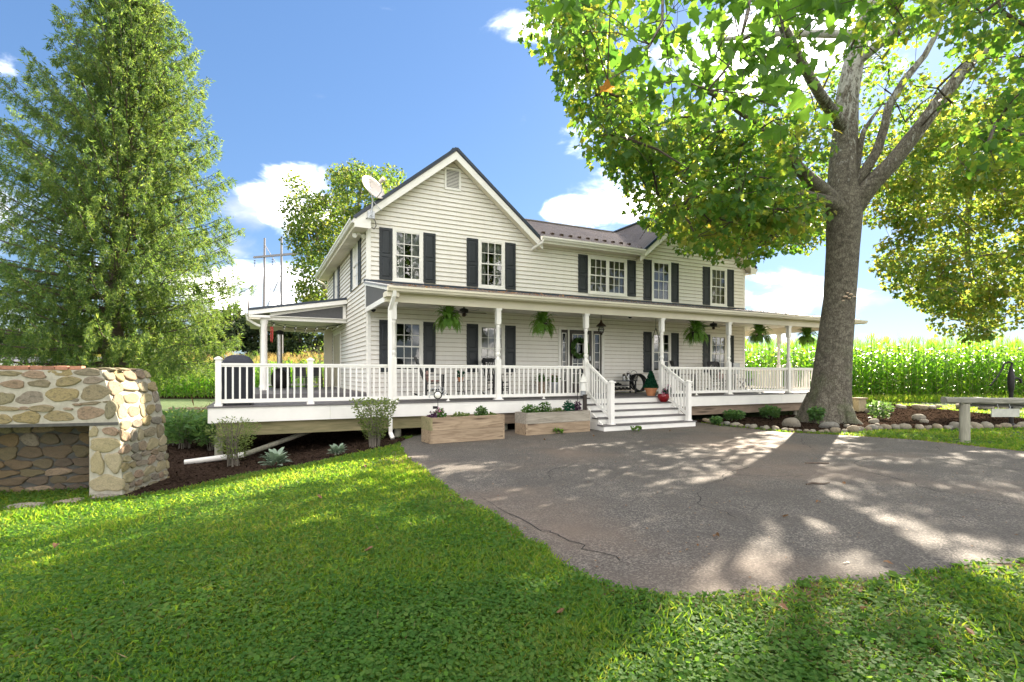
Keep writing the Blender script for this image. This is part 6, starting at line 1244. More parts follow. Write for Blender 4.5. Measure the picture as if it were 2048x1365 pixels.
MA = [(22.0,25.6,14.7,0.73),(18.7,26.8,11.3,0.88),(20.2,20.8,6.5,0.63),(21.8,23.5,13.5,0.78),(17.2,19.1,10.8,0.76),(15.7,21.1,6.8,0.83),(22.7,23.0,7.7,0.64),(18.0,22.7,10.9,0.8),(26.8,26.7,12.4,0.56),(26.2,26.2,8.9,0.62),(25.1,26.3,14.4,0.99),(26.8,26.6,7.3,0.83),(20.8,23.4,11.3,1.0),(19.1,20.2,4.5,0.88),(24.9,25.5,14.5,0.63),(23.6,23.3,6.2,0.81),(19.8,19.7,6.5,0.91),(18.9,22.9,7.9,0.96),(16.3,19.2,4.5,0.7),(24.4,25.6,8.3,0.64),(21.2,22.8,9.4,0.91),(21.1,23.5,8.6,0.97),(20.9,20.8,4.9,0.82),(15.8,21.5,8.2,0.64),(22.2,25.0,4.0,0.59),(20.4,26.0,11.2,0.76),(15.4,20.6,7.5,0.57),(21.0,22.3,5.9,0.57),(26.2,24.8,11.9,0.76),(19.3,19.3,9.0,0.74),(19.2,21.9,5.5,0.85),(16.7,20.0,5.7,0.95),(27.5,25.8,15.2,0.9),(23.3,23.8,6.1,0.98),(28.1,26.4,8.2,0.61),(18.5,22.9,8.4,0.98),(20.5,21.9,4.0,0.88),(15.3,18.6,10.3,0.7),(18.2,22.6,12.9,0.71),(25.5,24.2,6.1,0.93),(18.8,23.7,13.1,0.65),(20.1,19.3,9.8,0.83),(25.4,26.4,12.7,0.99),(22.6,23.1,10.5,0.81),(22.3,21.7,12.7,0.69),(19.1,19.0,10.8,0.6),(18.9,25.9,10.4,0.71),(15.5,21.3,6.6,0.81),(24.4,24.7,9.8,0.83),(21.9,20.9,5.8,0.78),(25.0,25.5,5.6,0.79),(23.0,26.3,7.1,0.93),(22.4,26.0,12.9,0.85),(20.2,19.4,7.0,0.95),(23.3,25.4,6.6,0.67),(21.2,23.7,12.5,0.75),(14.2,18.5,8.3,0.73),(15.4,20.4,4.9,0.66),(19.0,20.2,9.8,0.59),(19.8,26.3,13.4,0.57),(22.2,24.6,12.5,0.55),(19.4,23.8,9.2,0.59),(14.1,19.7,10.0,0.59),(23.3,22.7,8.4,0.78),(25.9,24.2,8.6,0.93),(23.2,22.6,5.4,0.59),(16.5,20.4,5.3,0.66),(27.2,25.9,14.9,0.73),(23.9,26.2,7.5,0.65),(15.1,19.4,8.3,0.59),(24.9,24.7,12.9,0.58),(16.9,21.4,11.5,0.94),(14.0,18.7,5.5,0.64),(20.4,23.4,4.5,0.8),(24.7,25.3,13.1,0.89),(23.4,23.1,9.3,0.58),(23.1,26.6,8.2,0.95),(24.8,25.9,11.7,0.56),(23.7,26.0,10.2,0.83),(15.6,20.2,7.4,0.79),(20.1,24.4,11.2,0.66),(22.5,21.1,11.5,0.67),(21.6,23.6,8.9,0.63),(17.1,23.8,11.2,0.56),(25.6,26.2,11.1,0.81),(19.6,19.8,6.0,0.74),(15.8,19.5,10.0,0.89),(13.8,18.7,8.6,0.87),(14.8,18.7,9.6,0.84),(22.9,24.9,10.9,0.66),(17.7,22.7,5.1,0.88),(22.3,21.6,6.7,0.99),(20.6,24.9,5.7,0.88),(19.1,24.1,7.2,0.93),(21.9,24.6,4.5,0.64),(21.7,23.0,8.6,0.75),(20.5,24.3,10.0,0.75),(18.6,22.4,9.8,0.64),(27.5,25.5,7.5,0.93),(26.2,26.2,11.0,0.58),(15.0,19.7,5.2,0.69),(16.3,18.7,8.7,0.76),(17.1,19.0,8.9,0.97),(26.8,26.1,11.8,0.75),(22.6,21.9,12.0,0.71),(21.1,26.2,10.6,0.84),(14.4,20.5,7.9,0.89),(24.6,23.8,10.4,0.76),(21.4,19.8,5.8,0.79),(18.3,20.8,7.1,0.67),(19.8,19.8,7.9,0.69),(25.1,23.9,9.0,0.73),(21.1,21.5,8.0,0.99),(20.7,24.0,8.8,0.86),(17.3,21.0,4.3,0.71),(14.7,19.6,9.6,0.84),(17.9,19.7,4.9,0.72),(21.0,22.4,8.8,0.58),(19.0,21.5,9.3,0.68),(18.2,19.5,5.8,0.55),(19.9,23.6,12.5,0.62),(23.8,26.8,10.3,0.69),(23.1,25.7,14.6,0.61),(18.5,19.8,9.2,0.78),(17.4,20.5,4.2,0.67),(22.8,21.2,8.1,0.79),(19.5,26.0,10.9,0.71),(20.7,26.1,10.0,0.83),(25.7,26.8,6.0,0.87),(21.4,26.7,13.6,0.88),(18.3,21.9,3.8,0.96),(21.9,26.6,8.1,0.99),(19.6,22.6,9.4,0.78),(18.9,25.0,9.9,0.99),(23.3,25.7,4.2,0.56),(25.1,26.1,7.2,0.97),(18.6,21.1,9.9,1.0),(21.6,23.8,8.2,0.67),(17.4,18.8,10.2,0.87),(17.3,21.4,6.2,0.86),(16.2,21.1,9.6,0.65),(19.6,21.3,11.0,0.61),(16.6,20.9,5.5,0.99),(16.6,21.1,8.0,0.73),(20.2,19.1,8.4,0.64),(21.5,24.2,5.5,0.76),(19.8,19.9,12.0,0.92),(21.1,23.6,7.0,0.93),(18.2,22.8,4.9,0.89),(17.9,21.0,9.3,0.97),(18.7,21.1,5.1,0.47),(17.9,21.4,5.1,0.47),(18.5,21.6,4.4,0.41),(17.9,20.0,4.0,0.43),(15.3,19.0,4.6,0.47),(17.3,19.7,3.1,0.52),(18.1,19.6,4.7,0.5),(17.6,19.5,3.2,0.51),(17.9,22.4,5.6,0.47),(16.6,20.1,4.5,0.53),(18.4,21.1,4.7,0.51),(20.0,22.9,4.1,0.43),(16.1,20.0,4.3,0.51),(18.5,20.4,4.4,0.44),(15.6,22.0,6.3,0.47),(14.6,20.6,5.6,0.37),(16.3,21.9,5.8,0.35),(14.0,20.2,5.8,0.42),(15.9,21.8,5.7,0.43),(15.4,21.5,5.3,0.41),(27.6,21.3,14.3,0.95),(28.2,23.0,11.2,0.95),(21.3,19.9,11.4,0.95),(23.1,18.9,11.8,0.95),(27.7,20.7,6.1,0.95),(29.0,24.4,6.6,0.95),(29.7,23.6,5.0,0.91),(23.8,19.4,12.8,0.95),(25.4,23.8,9.2,0.95),(32.9,24.3,13.4,0.95),(29.3,19.9,6.5,0.95),(19.5,19.4,9.7,0.86),(31.2,21.8,6.6,0.88),(28.2,24.4,11.6,0.95),(28.6,22.3,11.0,0.8),(26.9,25.3,7.0,0.95),(23.2,21.0,9.9,0.95),(23.8,18.0,7.5,0.83),(21.9,22.2,8.7,0.82),(33.3,23.2,8.2,0.92),(22.6,20.0,8.6,0.95),(22.1,19.3,4.3,0.95),(18.0,18.0,8.2,1.15),(27.5,20.1,6.5,0.95),(21.0,17.2,7.3,0.88),(22.6,17.2,9.1,0.95),(25.0,18.7,8.2,0.88),(28.3,22.9,7.1,0.95),(26.4,19.0,9.9,0.95),(22.9,19.0,10.9,0.86),(20.8,17.4,7.9,0.95),(19.5,19.9,11.5,1.05),(21.1,18.3,6.5,0.82),(24.0,24.4,14.6,0.96),(31.8,22.8,5.1,0.95),(17.9,17.6,5.8,1.27),(30.1,22.8,5.4,0.95),(26.4,22.3,12.0,0.95),(20.9,17.3,6.5,0.95),(19.8,18.6,8.1,0.95),(35.7,25.8,11.1,0.86),(22.3,19.5,5.0,0.95),(25.9,19.9,5.8,0.84),(21.4,17.5,5.1,0.95),(28.0,19.4,5.2,0.95)]
SY_DRAPE = [(8.0,17.2,6.7,0.56),(6.8,16.9,6.1,0.53),(6.4,16.6,5.5,0.59),(5.0,16.8,6.6,0.56),(6.7,17.1,6.9,0.42),(6.2,16.7,5.8,0.57),(7.5,16.8,5.6,0.49),(6.8,17.6,7.4,0.6),(8.2,16.7,5.9,0.49),(7.6,17.4,7.3,0.42),(7.3,17.9,7.5,0.55),(6.8,19.2,7.0,0.43),(4.6,16.6,6.9,0.59),(7.9,18.0,6.4,0.45),(7.2,17.3,6.8,0.49),(4.6,16.9,7.3,0.42),(9.0,18.5,6.7,0.56),(7.2,18.8,6.4,0.44),(8.2,17.3,6.5,0.57),(8.3,18.0,6.5,0.48),(7.4,16.7,6.6,0.54),(7.3,17.3,5.7,0.43)]
SY_DRAPE2 = [(8.9,19.3,6.5,0.44),(8.1,19.2,6.4,0.59),(7.0,18.8,7.0,0.55),(8.6,19.6,6.9,0.53),(9.0,20.0,7.4,0.46),(11.0,21.6,7.1,0.48),(8.3,18.5,6.3,0.49),(8.9,18.6,6.8,0.54),(7.5,19.1,7.4,0.41),(10.9,20.8,7.4,0.5),(9.2,19.6,6.3,0.57),(10.3,19.0,6.2,0.44),(12.1,21.6,7.4,0.43),(8.9,20.4,7.7,0.54),(7.8,18.9,7.0,0.6),(10.1,20.1,6.4,0.51),(7.4,19.9,6.2,0.38),(5.4,19.1,7.5,0.45),(8.0,19.2,6.6,0.5),(7.5,19.8,7.6,0.53),(5.7,18.7,6.8,0.5),(6.2,18.5,6.0,0.48),(6.7,19.6,7.4,0.48),(5.2,18.3,6.7,0.43),(6.6,18.6,6.2,0.47),(5.2,18.0,6.8,0.55),(5.3,17.7,6.2,0.44),(8.2,20.1,7.4,0.54),(7.3,19.4,6.6,0.43),(7.4,20.0,6.6,0.53),(6.4,19.7,7.2,0.48),(7.8,19.6,6.2,0.47),(6.1,18.7,6.6,0.49),(6.8,18.8,6.4,0.47)]
SY_BACK = [(11.8,25.5,8.4,0.86),(12.2,25.1,9.2,0.94),(12.9,24.0,8.4,0.74),(13.3,24.5,8.8,0.82),(11.7,24.6,8.2,0.89),(11.0,24.4,9.2,0.86),(12.7,25.5,9.4,0.64),(13.8,24.0,8.9,0.67),(12.0,23.5,7.6,0.79),(12.4,24.7,8.8,0.64),(13.2,23.6,7.6,0.89),(12.8,23.7,8.8,0.63),(12.2,23.5,9.2,0.8),(12.1,23.7,9.1,0.94),(13.3,23.9,8.0,0.75),(12.6,25.8,9.0,0.74),(13.8,25.8,9.7,0.69),(13.0,25.0,8.4,0.76),(14.4,24.7,8.6,0.69),(11.8,25.1,8.8,0.68),(14.4,25.8,9.1,0.67),(12.7,23.7,7.7,0.89)]
SY_FRONT = [(8.2,15,7.2,0.5),(9.0,15.4,8.1,0.45),(7.8,14.6,7.8,0.5),(8.9,15.6,6.6,0.4),(7.8,15,6.6,0.45),(9.3,14.5,10.5,0.45),(9.4,14,10.8,0.5),(10.4,14.8,10.4,0.4),(10.9,14.2,9.3,0.4),(12.0,13.6,9.3,0.45),(12.1,14.5,9.0,0.35),(9.5,15.8,9.5,0.4),(12.2,13.4,10.0,0.5)]
def tree(name, label, cat, base, trunk, limbs, clumps, per, size, tpl, leafmat_, bark, group=None, droop=.5, branch=.02, flatn=.6, twig_from=None, shell=.35, extra=None):
    """trunk / limbs: lists of (x, y, z, r); clumps: (x, y, z, r) foliage masses joined to the wood by branches"""
    t = thing(name, label, cat, base, 0, group, base)
    def tb(nm, L, n=12):
        return MB().tube([p[:3] for p in L], [p[3] for p in L], n).build(nm, bark, t)
    tr = tb('trunk', trunk, 20)
    for L in limbs: tb('limb', L, 10)
    nodes = np.array([p[:3] for p in trunk[len(trunk) // 2:]] + [p[:3] for L in limbs for p in L]); b = MB(); C = np.array([c[:3] for c in clumps]); R = np.array([c[3] for c in clumps])
    order = np.argsort([np.min(np.linalg.norm(nodes - c, axis=1)) for c in C]); nd = list(map(tuple, nodes))
    for i in order:
        c = C[i]; A = np.array(nd); dist = np.linalg.norm(A - c, axis=1) + np.where(A[:, 2] > c[2] + .6, 2.0, 0); j = int(np.argmin(dist)); p = A[j]; m = (p + c) / 2 + np.array([0, 0, .12 * np.linalg.norm(c - p)]) + RNG.normal(size=3) * .05 * np.linalg.norm(c - p)
        (b.tube([p, m, c], [branch * 1.5, branch, branch * .5], 5, False) if np.linalg.norm(p - c) < 2.6 else None); nd.append(tuple(c)); nd.append(tuple(m))
        for k in range(4): e = c + RNG.normal(size=3) * R[i] * .5; b.tube([c, e], [branch * .5, branch * .2], 4, False)
    b.build('branches', bark if twig_from is None else twig_from, t, kind='stuff', fix=False)
    V, F = cloud(C, R, (per * np.minimum(1.5, (R / R.mean()) ** 2.0) * np.array([c[4] if len(c) > 4 else 1.0 for c in clumps])).astype(int) + 5, size, tpl, droop, shell, flatn)
    npmesh('crown', V, F, leafmat_, t)
    return t
# big sycamore
SY_TRUNK = [(10.05, 16.85, -.1, .86), (10.07, 16.85, .1, .76), (10.12, 16.85, .45, .67), (10.19, 16.85, 1.04, .575), (10.3, 16.85, 2.32, .51), (10.47, 16.85, 3.92, .455), (10.57, 16.85, 5.5, .465), (10.62, 16.85, 6.6, .51), (10.64, 16.85, 7.2, .51), (10.64, 16.85, 7.5, .42)]
SY_LIMBS = [[(10.63, 16.85, 7.1, .5), (10.6, 16.9, 8.1, .41), (10.74, 17, 9.26, .37), (10.8, 17, 10.4, .33), (11.0, 17, 11.5, .3), (11.26, 17, 12.5, .27), (11.5, 17, 13.3, .24), (11.9, 17, 14.9, .2), (12.2, 17, 17.1, .14), (12.0, 17, 19, .05)],
 [(10.75, 16.8, 6.8, .40), (11.2, 16.5, 7.44, .28), (11.7, 16.2, 8.05, .235), (12.31, 16, 8.93, .21), (12.8, 15.6, 9.8, .185), (13.28, 15.2, 10.6, .155), (13.85, 14.8, 11.07, .12), (14.8, 14.2, 11.5, .07), (15.9, 13.6, 12, .03)],
 [(10.8, 16.7, 7.4, .18), (11.08, 16.5, 7.94, .155), (11.37, 16.4, 8.5, .14), (11.54, 16.3, 9.25, .125), (11.57, 16.2, 9.75, .12), (11.93, 16, 10.5, .1), (12.38, 15.8, 11.1, .085), (12.56, 15.5, 11.7, .07), (12.5, 15.2, 12.3, .05), (12.75, 15, 13.5, .02)],
 [(10.95, 16.8, 8.0, .12), (11.06, 16.7, 8.9, .09), (11.08, 16.6, 9.2, .07), (11.36, 16.6, 9.63, .05), (11.6, 16.5, 10, .02)],
 [(10.3, 16.75, 6.8, .36), (9.47, 16.2, 7.24, .23), (8.3, 15.2, 7.43, .17), (7.12, 14, 7.63, .13), (5.7, 12.6, 7.68, .1), (4.3, 11.2, 7.5, .07), (3, 10, 7.2, .035)],
 [(10.2, 16.6, 6.9, .22), (9.08, 15.8, 6.84, .14), (7.56, 14.6, 6.65, .1), (5.8, 13.4, 6.35, .07), (4.2, 12.4, 6, .03)],
 [(10.74, 17, 9.4, .2), (9.06, 15.5, 9.76, .15), (7.1, 13, 9.3, .12), (5.34, 10.5, 8.6, .09), (4, 8.5, 7.74, .06), (3.03, 7, 7.04, .035)],
 [(2.9, 6.9, 7.0, .034), (2.8, 6.2, 6.18, .03), (2.69, 6, 5.68, .022), (2.51, 5.8, 5.19, .016), (2.29, 5.6, 4.8, .012), (2.04, 5.5, 4.5, .007)],
 [(3.03, 7, 7.04, .03), (1.83, 6.4, 6.45, .02), (1.77, 6.2, 5.7, .016), (1.6, 6.1, 5.35, .013), (1.41, 6, 5.06, .01), (1.07, 5.9, 4.83, .006)],
 [(2.2, 5.7, 4.98, .008), (2.34, 5.65, 4.83, .005)], [(4, 8.5, 7.74, .035), (3.73, 6.6, 6.48, .02), (3.2, 6.3, 5.83, .014), (3.24, 6.2, 5.38, .006)],
 [(11.0, 17, 11.5, .16), (12.5, 15, 12.6, .12), (13.5, 12, 12.4, .09), (14, 9.5, 11.4, .05)], [(11.26, 17, 12.5, .14), (9, 18.5, 13.5, .1), (7, 19.5, 13.8, .05)]]
W_ = lambda L, k: [tuple(c[:4]) + (k,) for c in L]
TOP = []
for k in range(85):
    p = rdir(1)[0] * RNG.uniform(.45, 1.0) ** .5 * np.array([8.2, 7.2, 5.2]) + np.array([9.4, 13.8, 15.2])
    if p[2] > max(9.5, 3.2 + .72 * p[1]) and k % 3: TOP.append((p[0], p[1], p[2], RNG.uniform(.65, .95)))
syc = tree('sycamore_tree', 'huge sycamore with mottled pale limbs and a thick leaning trunk in the mulch bed', 'tree', (10.07, 16.85, 0), SY_TRUNK, SY_LIMBS, W_(SY_B, .85) + W_(SY_B2, .55) + W_(SY_E, .5) + SY_BACK + W_(SY_FRONT, .7) + W_(SY_DRAPE, .8) + W_(SY_DRAPE2, .8) + W_(SY_C, .75) + W_(SY_D, .8) + W_(SY_F, .45) + W_(TOP, .34), 130, .128, LEAF5, 'sycleaf', 'sycbark', droop=.7, twig_from='twig', branch=.022)
# root flare
for a in (.4, 2.3, 3.9, 5.2):
    MB().tube([(10.07 + .40 * cos(a), 16.85 + .40 * sin(a), .9), (10.07 + .6 * cos(a), 16.85 + .6 * sin(a), .35), (10.07 + .76 * cos(a), 16.85 + .76 * sin(a), .05), (10.07 + 1.1 * cos(a + .1), 16.85 + 1.1 * sin(a + .1), -.12)], [.18, .22, .2, .08], 12).build('root', 'sycbark', syc)
# near overhanging leaves: single leaves, one mesh each
protos = []
for k in range(6):
    P = np.zeros((1, 3)); V, F = leaves(P, np.array([[0, 1.0, 0]]), np.array([[0, 0, 1.0]]), 1.0, LEAF5, .25 + .1 * (k % 3)); me = bpy.data.meshes.new('leaf')
    c_ = np.array([[0, .45, -.02]]); Vv = np.concatenate([V, c_]); n_ = len(V); me.from_pydata([tuple(map(float, v)) for v in Vv], [], [(i, (i + 1) % n_, n_) for i in range(n_)]); me.materials.append(M['bigleaf']); protos.append(me)
Ca = np.array([c[:3] for c in SY_A]); Ra = np.array([c[3] for c in SY_A]); cand = []
for c, r in zip(Ca, Ra):
    for k in range(17): cand.append(c + rdir(1)[0] * r * RNG.uniform(.3, 1.1) * np.array([1, 1, .8]))
cand = sorted(cand, key=lambda p: p[0] ** 2 + p[1] ** 2 + (p[2] - 1.5) ** 2)
bs = np.array(BASE[syc.name])
for i, p in enumerate(cand[:270]):
    dn = unit(RNG.normal(size=3) * .6 + np.array([0, 0, -.55])); up = unit(RNG.normal(size=3) * .55 + np.array([0, 0, 1.0])); xx = unit(np.cross(dn, up)); up = np.cross(xx, dn); s = RNG.uniform(.09, .20)
    m4 = Matrix(((xx[0], dn[0], up[0], 0), (xx[1], dn[1], up[1], 0), (xx[2], dn[2], up[2], 0), (0, 0, 0, 1))); m4 = Matrix.Translation(Vector(p - bs)) @ m4 @ Matrix.Diagonal((s, s, s, 1))
    o = bpy.data.objects.new('leaf', protos[i % 6]); COL.objects.link(o); o.parent = syc; o.matrix_local = m4
rest = np.array(cand[270:]); n = len(rest); V, F = leaves(rest, rdir(n) * .6 + [0, 0, -.6], rdir(n) * .5 + [0, 0, 1.0], RNG.uniform(.09, .2, n), LEAF5, .3); npmesh('near_leaves', V, F, 'bigleaf', syc, kind='stuff')
o = bpy.data.objects.new('leaf', protos[0].copy()); o.data.materials.clear(); o.data.materials.append(M['orangeleaf']); COL.objects.link(o); o.parent = syc; o['label'] = 'single orange leaf'; o.matrix_local = Matrix.Translation(Vector((1.05, 5.9, 4.70)) - Vector(bs)) @ Matrix.Rotation(2.6, 4, 'X') @ Matrix.Diagonal((.14, .14, .14, 1))
tw = MB()
for c, r in zip(Ca, Ra):
    A = np.array([p[:3] for L in SY_LIMBS[6:11] for p in L]); j = np.argmin(np.linalg.norm(A - c, axis=1)); p = A[j]; tw.tube([p, (p + c) / 2 + [0, 0, .06], c], [.008, .006, .004], 4, False)
    for k in range(3): tw.tube([c, c + RNG.normal(size=3) * r * .5], [.004, .002], 3, False)
tw.build('twigs', 'twig', syc, fix=False)
fg = thing('bracket_fungus', 'cluster of small pale bracket fungi on the sycamore trunk at mid height', 'fungus', (10.36, 16.38, 3.95))
for (a, b, r) in ((0, 0, .07), (.09, -.05, .05), (.13, .06, .06), (-.05, -.12, .045), (.2, -.02, .045), (.05, .11, .04)):
    MB().ball((a, -a * .55 - .0, b), (r, r * .8, r * .45), 10, 6).build('cap', 'fungus', fg)
# maple at the right
tree('maple_tree', 'dark-leaved maple leaning in from beyond the right edge, behind the sycamore', 'tree', (27.5, 22.5, gz(27.5, 22.5)), [(27.5, 22.5, -.1, .34), (27.4, 22.5, 4, .28), (27.2, 22.5, 8, .22), (27, 22.5, 12, .14), (26.9, 22.5, 16, .05)],
     [[(27.4, 22.5, 6, .2), (25, 23, 8.6, .15), (22.8, 23.6, 9.6, .12), (20.9, 24, 10.2, .09), (19.3, 24.3, 10.4, .04)], [(20.9, 24, 10.2, .09), (20.75, 24, 8.6, .11), (20.7, 24, 7, .08), (20.9, 24, 5.6, .03)], [(27.4, 22.5, 5, .16), (24.5, 22.8, 6.4, .1), (22, 23, 6.9, .06), (19.6, 23, 6.6, .03)], [(27, 22.5, 11, .12), (23.5, 22.5, 12.8, .08), (20.5, 22.8, 13.4, .04)]],
     MA, 155, .14, LEAF5, 'mapleleaf', 'barkgrey', droop=.9, flatn=.55)
# poplar behind the house
tree('poplar_tree', 'loose yellow-green tree rising behind the house on the left', 'tree', (-11.5, 36, gz(-11.5, 36)), [(-11.3, 36, -.1, .3), (-11.1, 36, 4, .24), (-10.9, 36, 10.7, .14), (-10.1, 36, 15.4, .04)], [[(-11.2, 36, 4, .2), (-12.8, 36, 7, .14), (-13.1, 36, 10, .1), (-13.9, 36, 13.6, .03)], [(-11, 36, 8, .1), (-9.6, 37, 11, .06)]],
     PO, 150, .17, LEAF4 * [1.3, 1], 'backleaf', 'barkgrey', droop=.4, flatn=.4, shell=.1)
# far woodland: separate trees along the field edge, leftover mass behind the spruce
for i, (x, y, h_, r) in enumerate([(-51, 90, 13.5, 5), (-46, 92, 16.5, 4.6), (-41.5, 94, 13.0, 4.2), (-37, 92, 11.5, 4), (-33, 95, 12.0, 4.2), (-28.5, 93, 12.5, 4.5), (-24, 95, 12, 4.5), (-57, 92, 11, 5), (-64, 95, 11.5, 5.5), (-72, 93, 12, 5.5), (-80, 96, 12.5, 6), (-89, 95, 12, 6)]):
    cl_ = [tuple(np.array([x, y, h_ * .52]) + rdir(1)[0] * np.array([r, r, h_ * .42]) * RNG.uniform(.3, .95)) + (RNG.uniform(1.0, 1.7),) for k in range(34)]
    lab = ['dark broadleaf tree beyond the field, left edge of the gap by the spruce', 'tallest dark tree beyond the field, just right of the spruce', 'dark tree beyond the field above the round porch post', 'rounded dark tree beyond the field left of the flue', 'dark tree beyond the field seen over the flue', 'dark tree beyond the field seen through the side porch', 'dark tree beyond the field close to the house wall'] 
    tree('broadleaf_tree', lab[i] if i < 7 else 'dark tree in the far row glimpsed through the spruce', 'tree', (x, y, gz(x, y)), [(x, y, -.1, .4), (x, y, h_ * .45, .3), (x, y, h_ * .9, .06)], [], cl_, 210, .5, LEAF4, 'darkleaf', 'barkbrown', 'far trees behind the spruce' if i >= 7 else 'trees along the far field edge', flatn=.4, branch=.06)
# ------------------------------------------------------------------ spruce
SX, SY = -15.6, 20.5; sz = gz(SX, SY)
spr = thing('spruce_tree', 'tall Norway spruce with drooping branchlets at the left', 'tree', (SX, SY, sz), 0, None, (SX, SY, sz))
AX = lambda z: (SX + .075 * max(0, z - 2), SY)         # the stem leans slightly to the right
MB().tube([(AX(z)[0], AX(z)[1], z) for z in (-.4, 1, 4, 8, 12, 15, 16.3)], [.42, .36, .31, .24, .16, .07, .02], 14).build('trunk', 'barkbrown', spr)
bm_ = MB(); PS, DS, NS, SS = [], [], [], []
z = 1.9
while z < 15.95:
    f = min(.999, (z - 1.9) / 14.1); Lb = 4.9 * (1 - f) ** .64 * (1 if z > 3 else .95) + .35; nb = int(10 + 5 * (1 - f)); 
    for k in range(nb):
        ga = globals().get('ga', 0.0) + 2.39996; a = ga % (2 * pi); L = Lb * RNG.uniform(.78, 1.06) * (1.2 if (cos(a) < -.3 and 4 < z < 10.5) else 1); sl_ = .12 + .75 * f ** 1.2 + RNG.normal(0, .06); ax_, ay_ = AX(z); n = 7; pts = []
        zz_ = z + RNG.uniform(-.1, .1)
        for i in range(n + 1):
            t = i / n; r = L * t; dz_ = sl_ * r - .20 * L * (t ** 1.3) * (1 - f) + .17 * L * t ** 4; pts.append(np.array([ax_ + r * cos(a), ay_ + r * sin(a), zz_ + dz_]))
        bm_.tube(pts, [max(.008, .05 * (1 - f) * (1 - i / n) + .008) for i in range(n + 1)], 5, False)
        # hanging branchlets
        m_ = int(9 + 7.2 * L); od = np.array([cos(a), sin(a), 0]); sdv = np.array([-sin(a), cos(a), 0])
        for j in range(m_):
            t = RNG.uniform(.12, 1.0) ** .8; q = min(t, .999) * n; i0 = min(n - 1, int(q)); p = pts[i0] + (pts[i0 + 1] - pts[i0]) * (q - i0); side = RNG.choice([-1, 1]); reach = RNG.uniform(.15, .55) * (1.1 - .6 * t) * min(1, L / 2.2)
            p = p + sdv * side * reach + np.array([0, 0, .02]); hang = RNG.uniform(.4, 1.15) * (.4 + .6 * (1 - f)) * (1.15 - .75 * t); d = np.array([0, 0, -1.0]) + od * RNG.uniform(.0, .7) * (1 + f) + sdv * side * .25; d /= np.linalg.norm(d); ns = int(26 + 40 * hang)
            for s in range(ns):
                u_ = s / ns; c = p + d * hang * u_ + RNG.normal(size=3) * .024; PS.append(c); DS.append(d * .75 + RNG.normal(size=3) * .55); NS.append(RNG.normal(size=3) + od); SS.append(RNG.uniform(.065, .13))
        # short shoots along the branch
        for j in range(int(20 * L)):
            t = RNG.uniform(.3, 1.04); q = min(t, .999) * n; i0 = int(q); p = pts[i0] + (pts[i0 + 1] - pts[i0]) * (q - i0); PS.append(p + RNG.normal(size=3) * .06); DS.append(od * .9 + RNG.normal(size=3) * .5 + [0, 0, .2]); NS.append(RNG.normal(size=3) + [0, 0, 1]); SS.append(RNG.uniform(.10, .2))
    z += .30 + .24 * (1 - f)
bm_.build('branches', 'barkbrown', spr, fix=False)
V, F = leaves(np.array(PS), np.array(DS), np.array(NS), np.array(SS), NARROW * [.85, 1.1]); npmesh('crown', V, F, 'spruce', spr)
# ------------------------------------------------------------------ corn
def corn_arrays(n, tassel=True, hh=2.9, nleaf=15):
    """one variant of a maize plant: strips for leaves, returns (leaf V, F), (stalk V, F), (tassel V, F)"""
    Vl, Fl = [], []; b = 0; a0 = RNG.uniform(0, 6.3)
    for i in range(nleaf):
        z0 = hh * (.03 + .89 * i / nleaf); a = a0 + (i % 2) * pi + RNG.normal(0, .35); L = RNG.uniform(.55, .85) * (1 - .35 * abs(i / nleaf - .5)); w = RNG.uniform(.042, .06); el = RNG.uniform(.75, 1.25); p = np.array([0, 0, z0]); d = np.array([cos(a) * cos(el), sin(a) * cos(el), sin(el)]); sd = np.array([-sin(a), cos(a), 0]); ns = 5; tw = RNG.normal(0, .25)
        for s in range(ns + 1):
            t = s / ns; ww = w * (1 - t ** 2.2) + .003; s2 = sd * cos(tw * t * 3) + np.array([0, 0, 1]) * sin(tw * t * 3); Vl += [p - s2 * ww, p + s2 * ww]; p = p + d * L / ns; d = d + np.array([0, 0, -.36 - .12 * s]); d = d / np.linalg.norm(d)
        for s in range(ns): Fl.append((b + 2 * s, b + 2 * s + 1, b + 2 * s + 3, b + 2 * s + 2))
        b += 2 * (ns + 1)
    k = 5; Vs = [(.014 * cos(2 * pi * j / k), .014 * sin(2 * pi * j / k), 0) for j in range(k)] + [(.007 * cos(2 * pi * j / k), .007 * sin(2 * pi * j / k), hh) for j in range(k)]; Fs = [(j, (j + 1) % k, k + (j + 1) % k, k + j) for j in range(k)]
    Vt, Ft = [], []; b = 0
    for j in range(7):
        a = j * .9; p = np.array([0, 0, hh - .05]); q = p + np.array([.13 * cos(a), .13 * sin(a), .30 + .05 * (j % 3)]) * (1 if j else 0) + np.array([0, 0, .42]) * (0 if j else 1); s = np.array([.008, .004, 0]); Vt += [p - s, p + s, q + s, q - s]; Ft.append((b, b + 1, b + 2, b + 3)); b += 4
    return [(np.array(Vl), np.array(Fl)), (np.array(Vs), np.array(Fs)), (np.array(Vt), np.array(Ft))]
VAR = [corn_arrays(0, hh=RNG.uniform(2.75, 3.05)) for k in range(10)]
VARLOW = [[(c[0][0], c[0][1]), c[1], c[2]] for c in VAR]
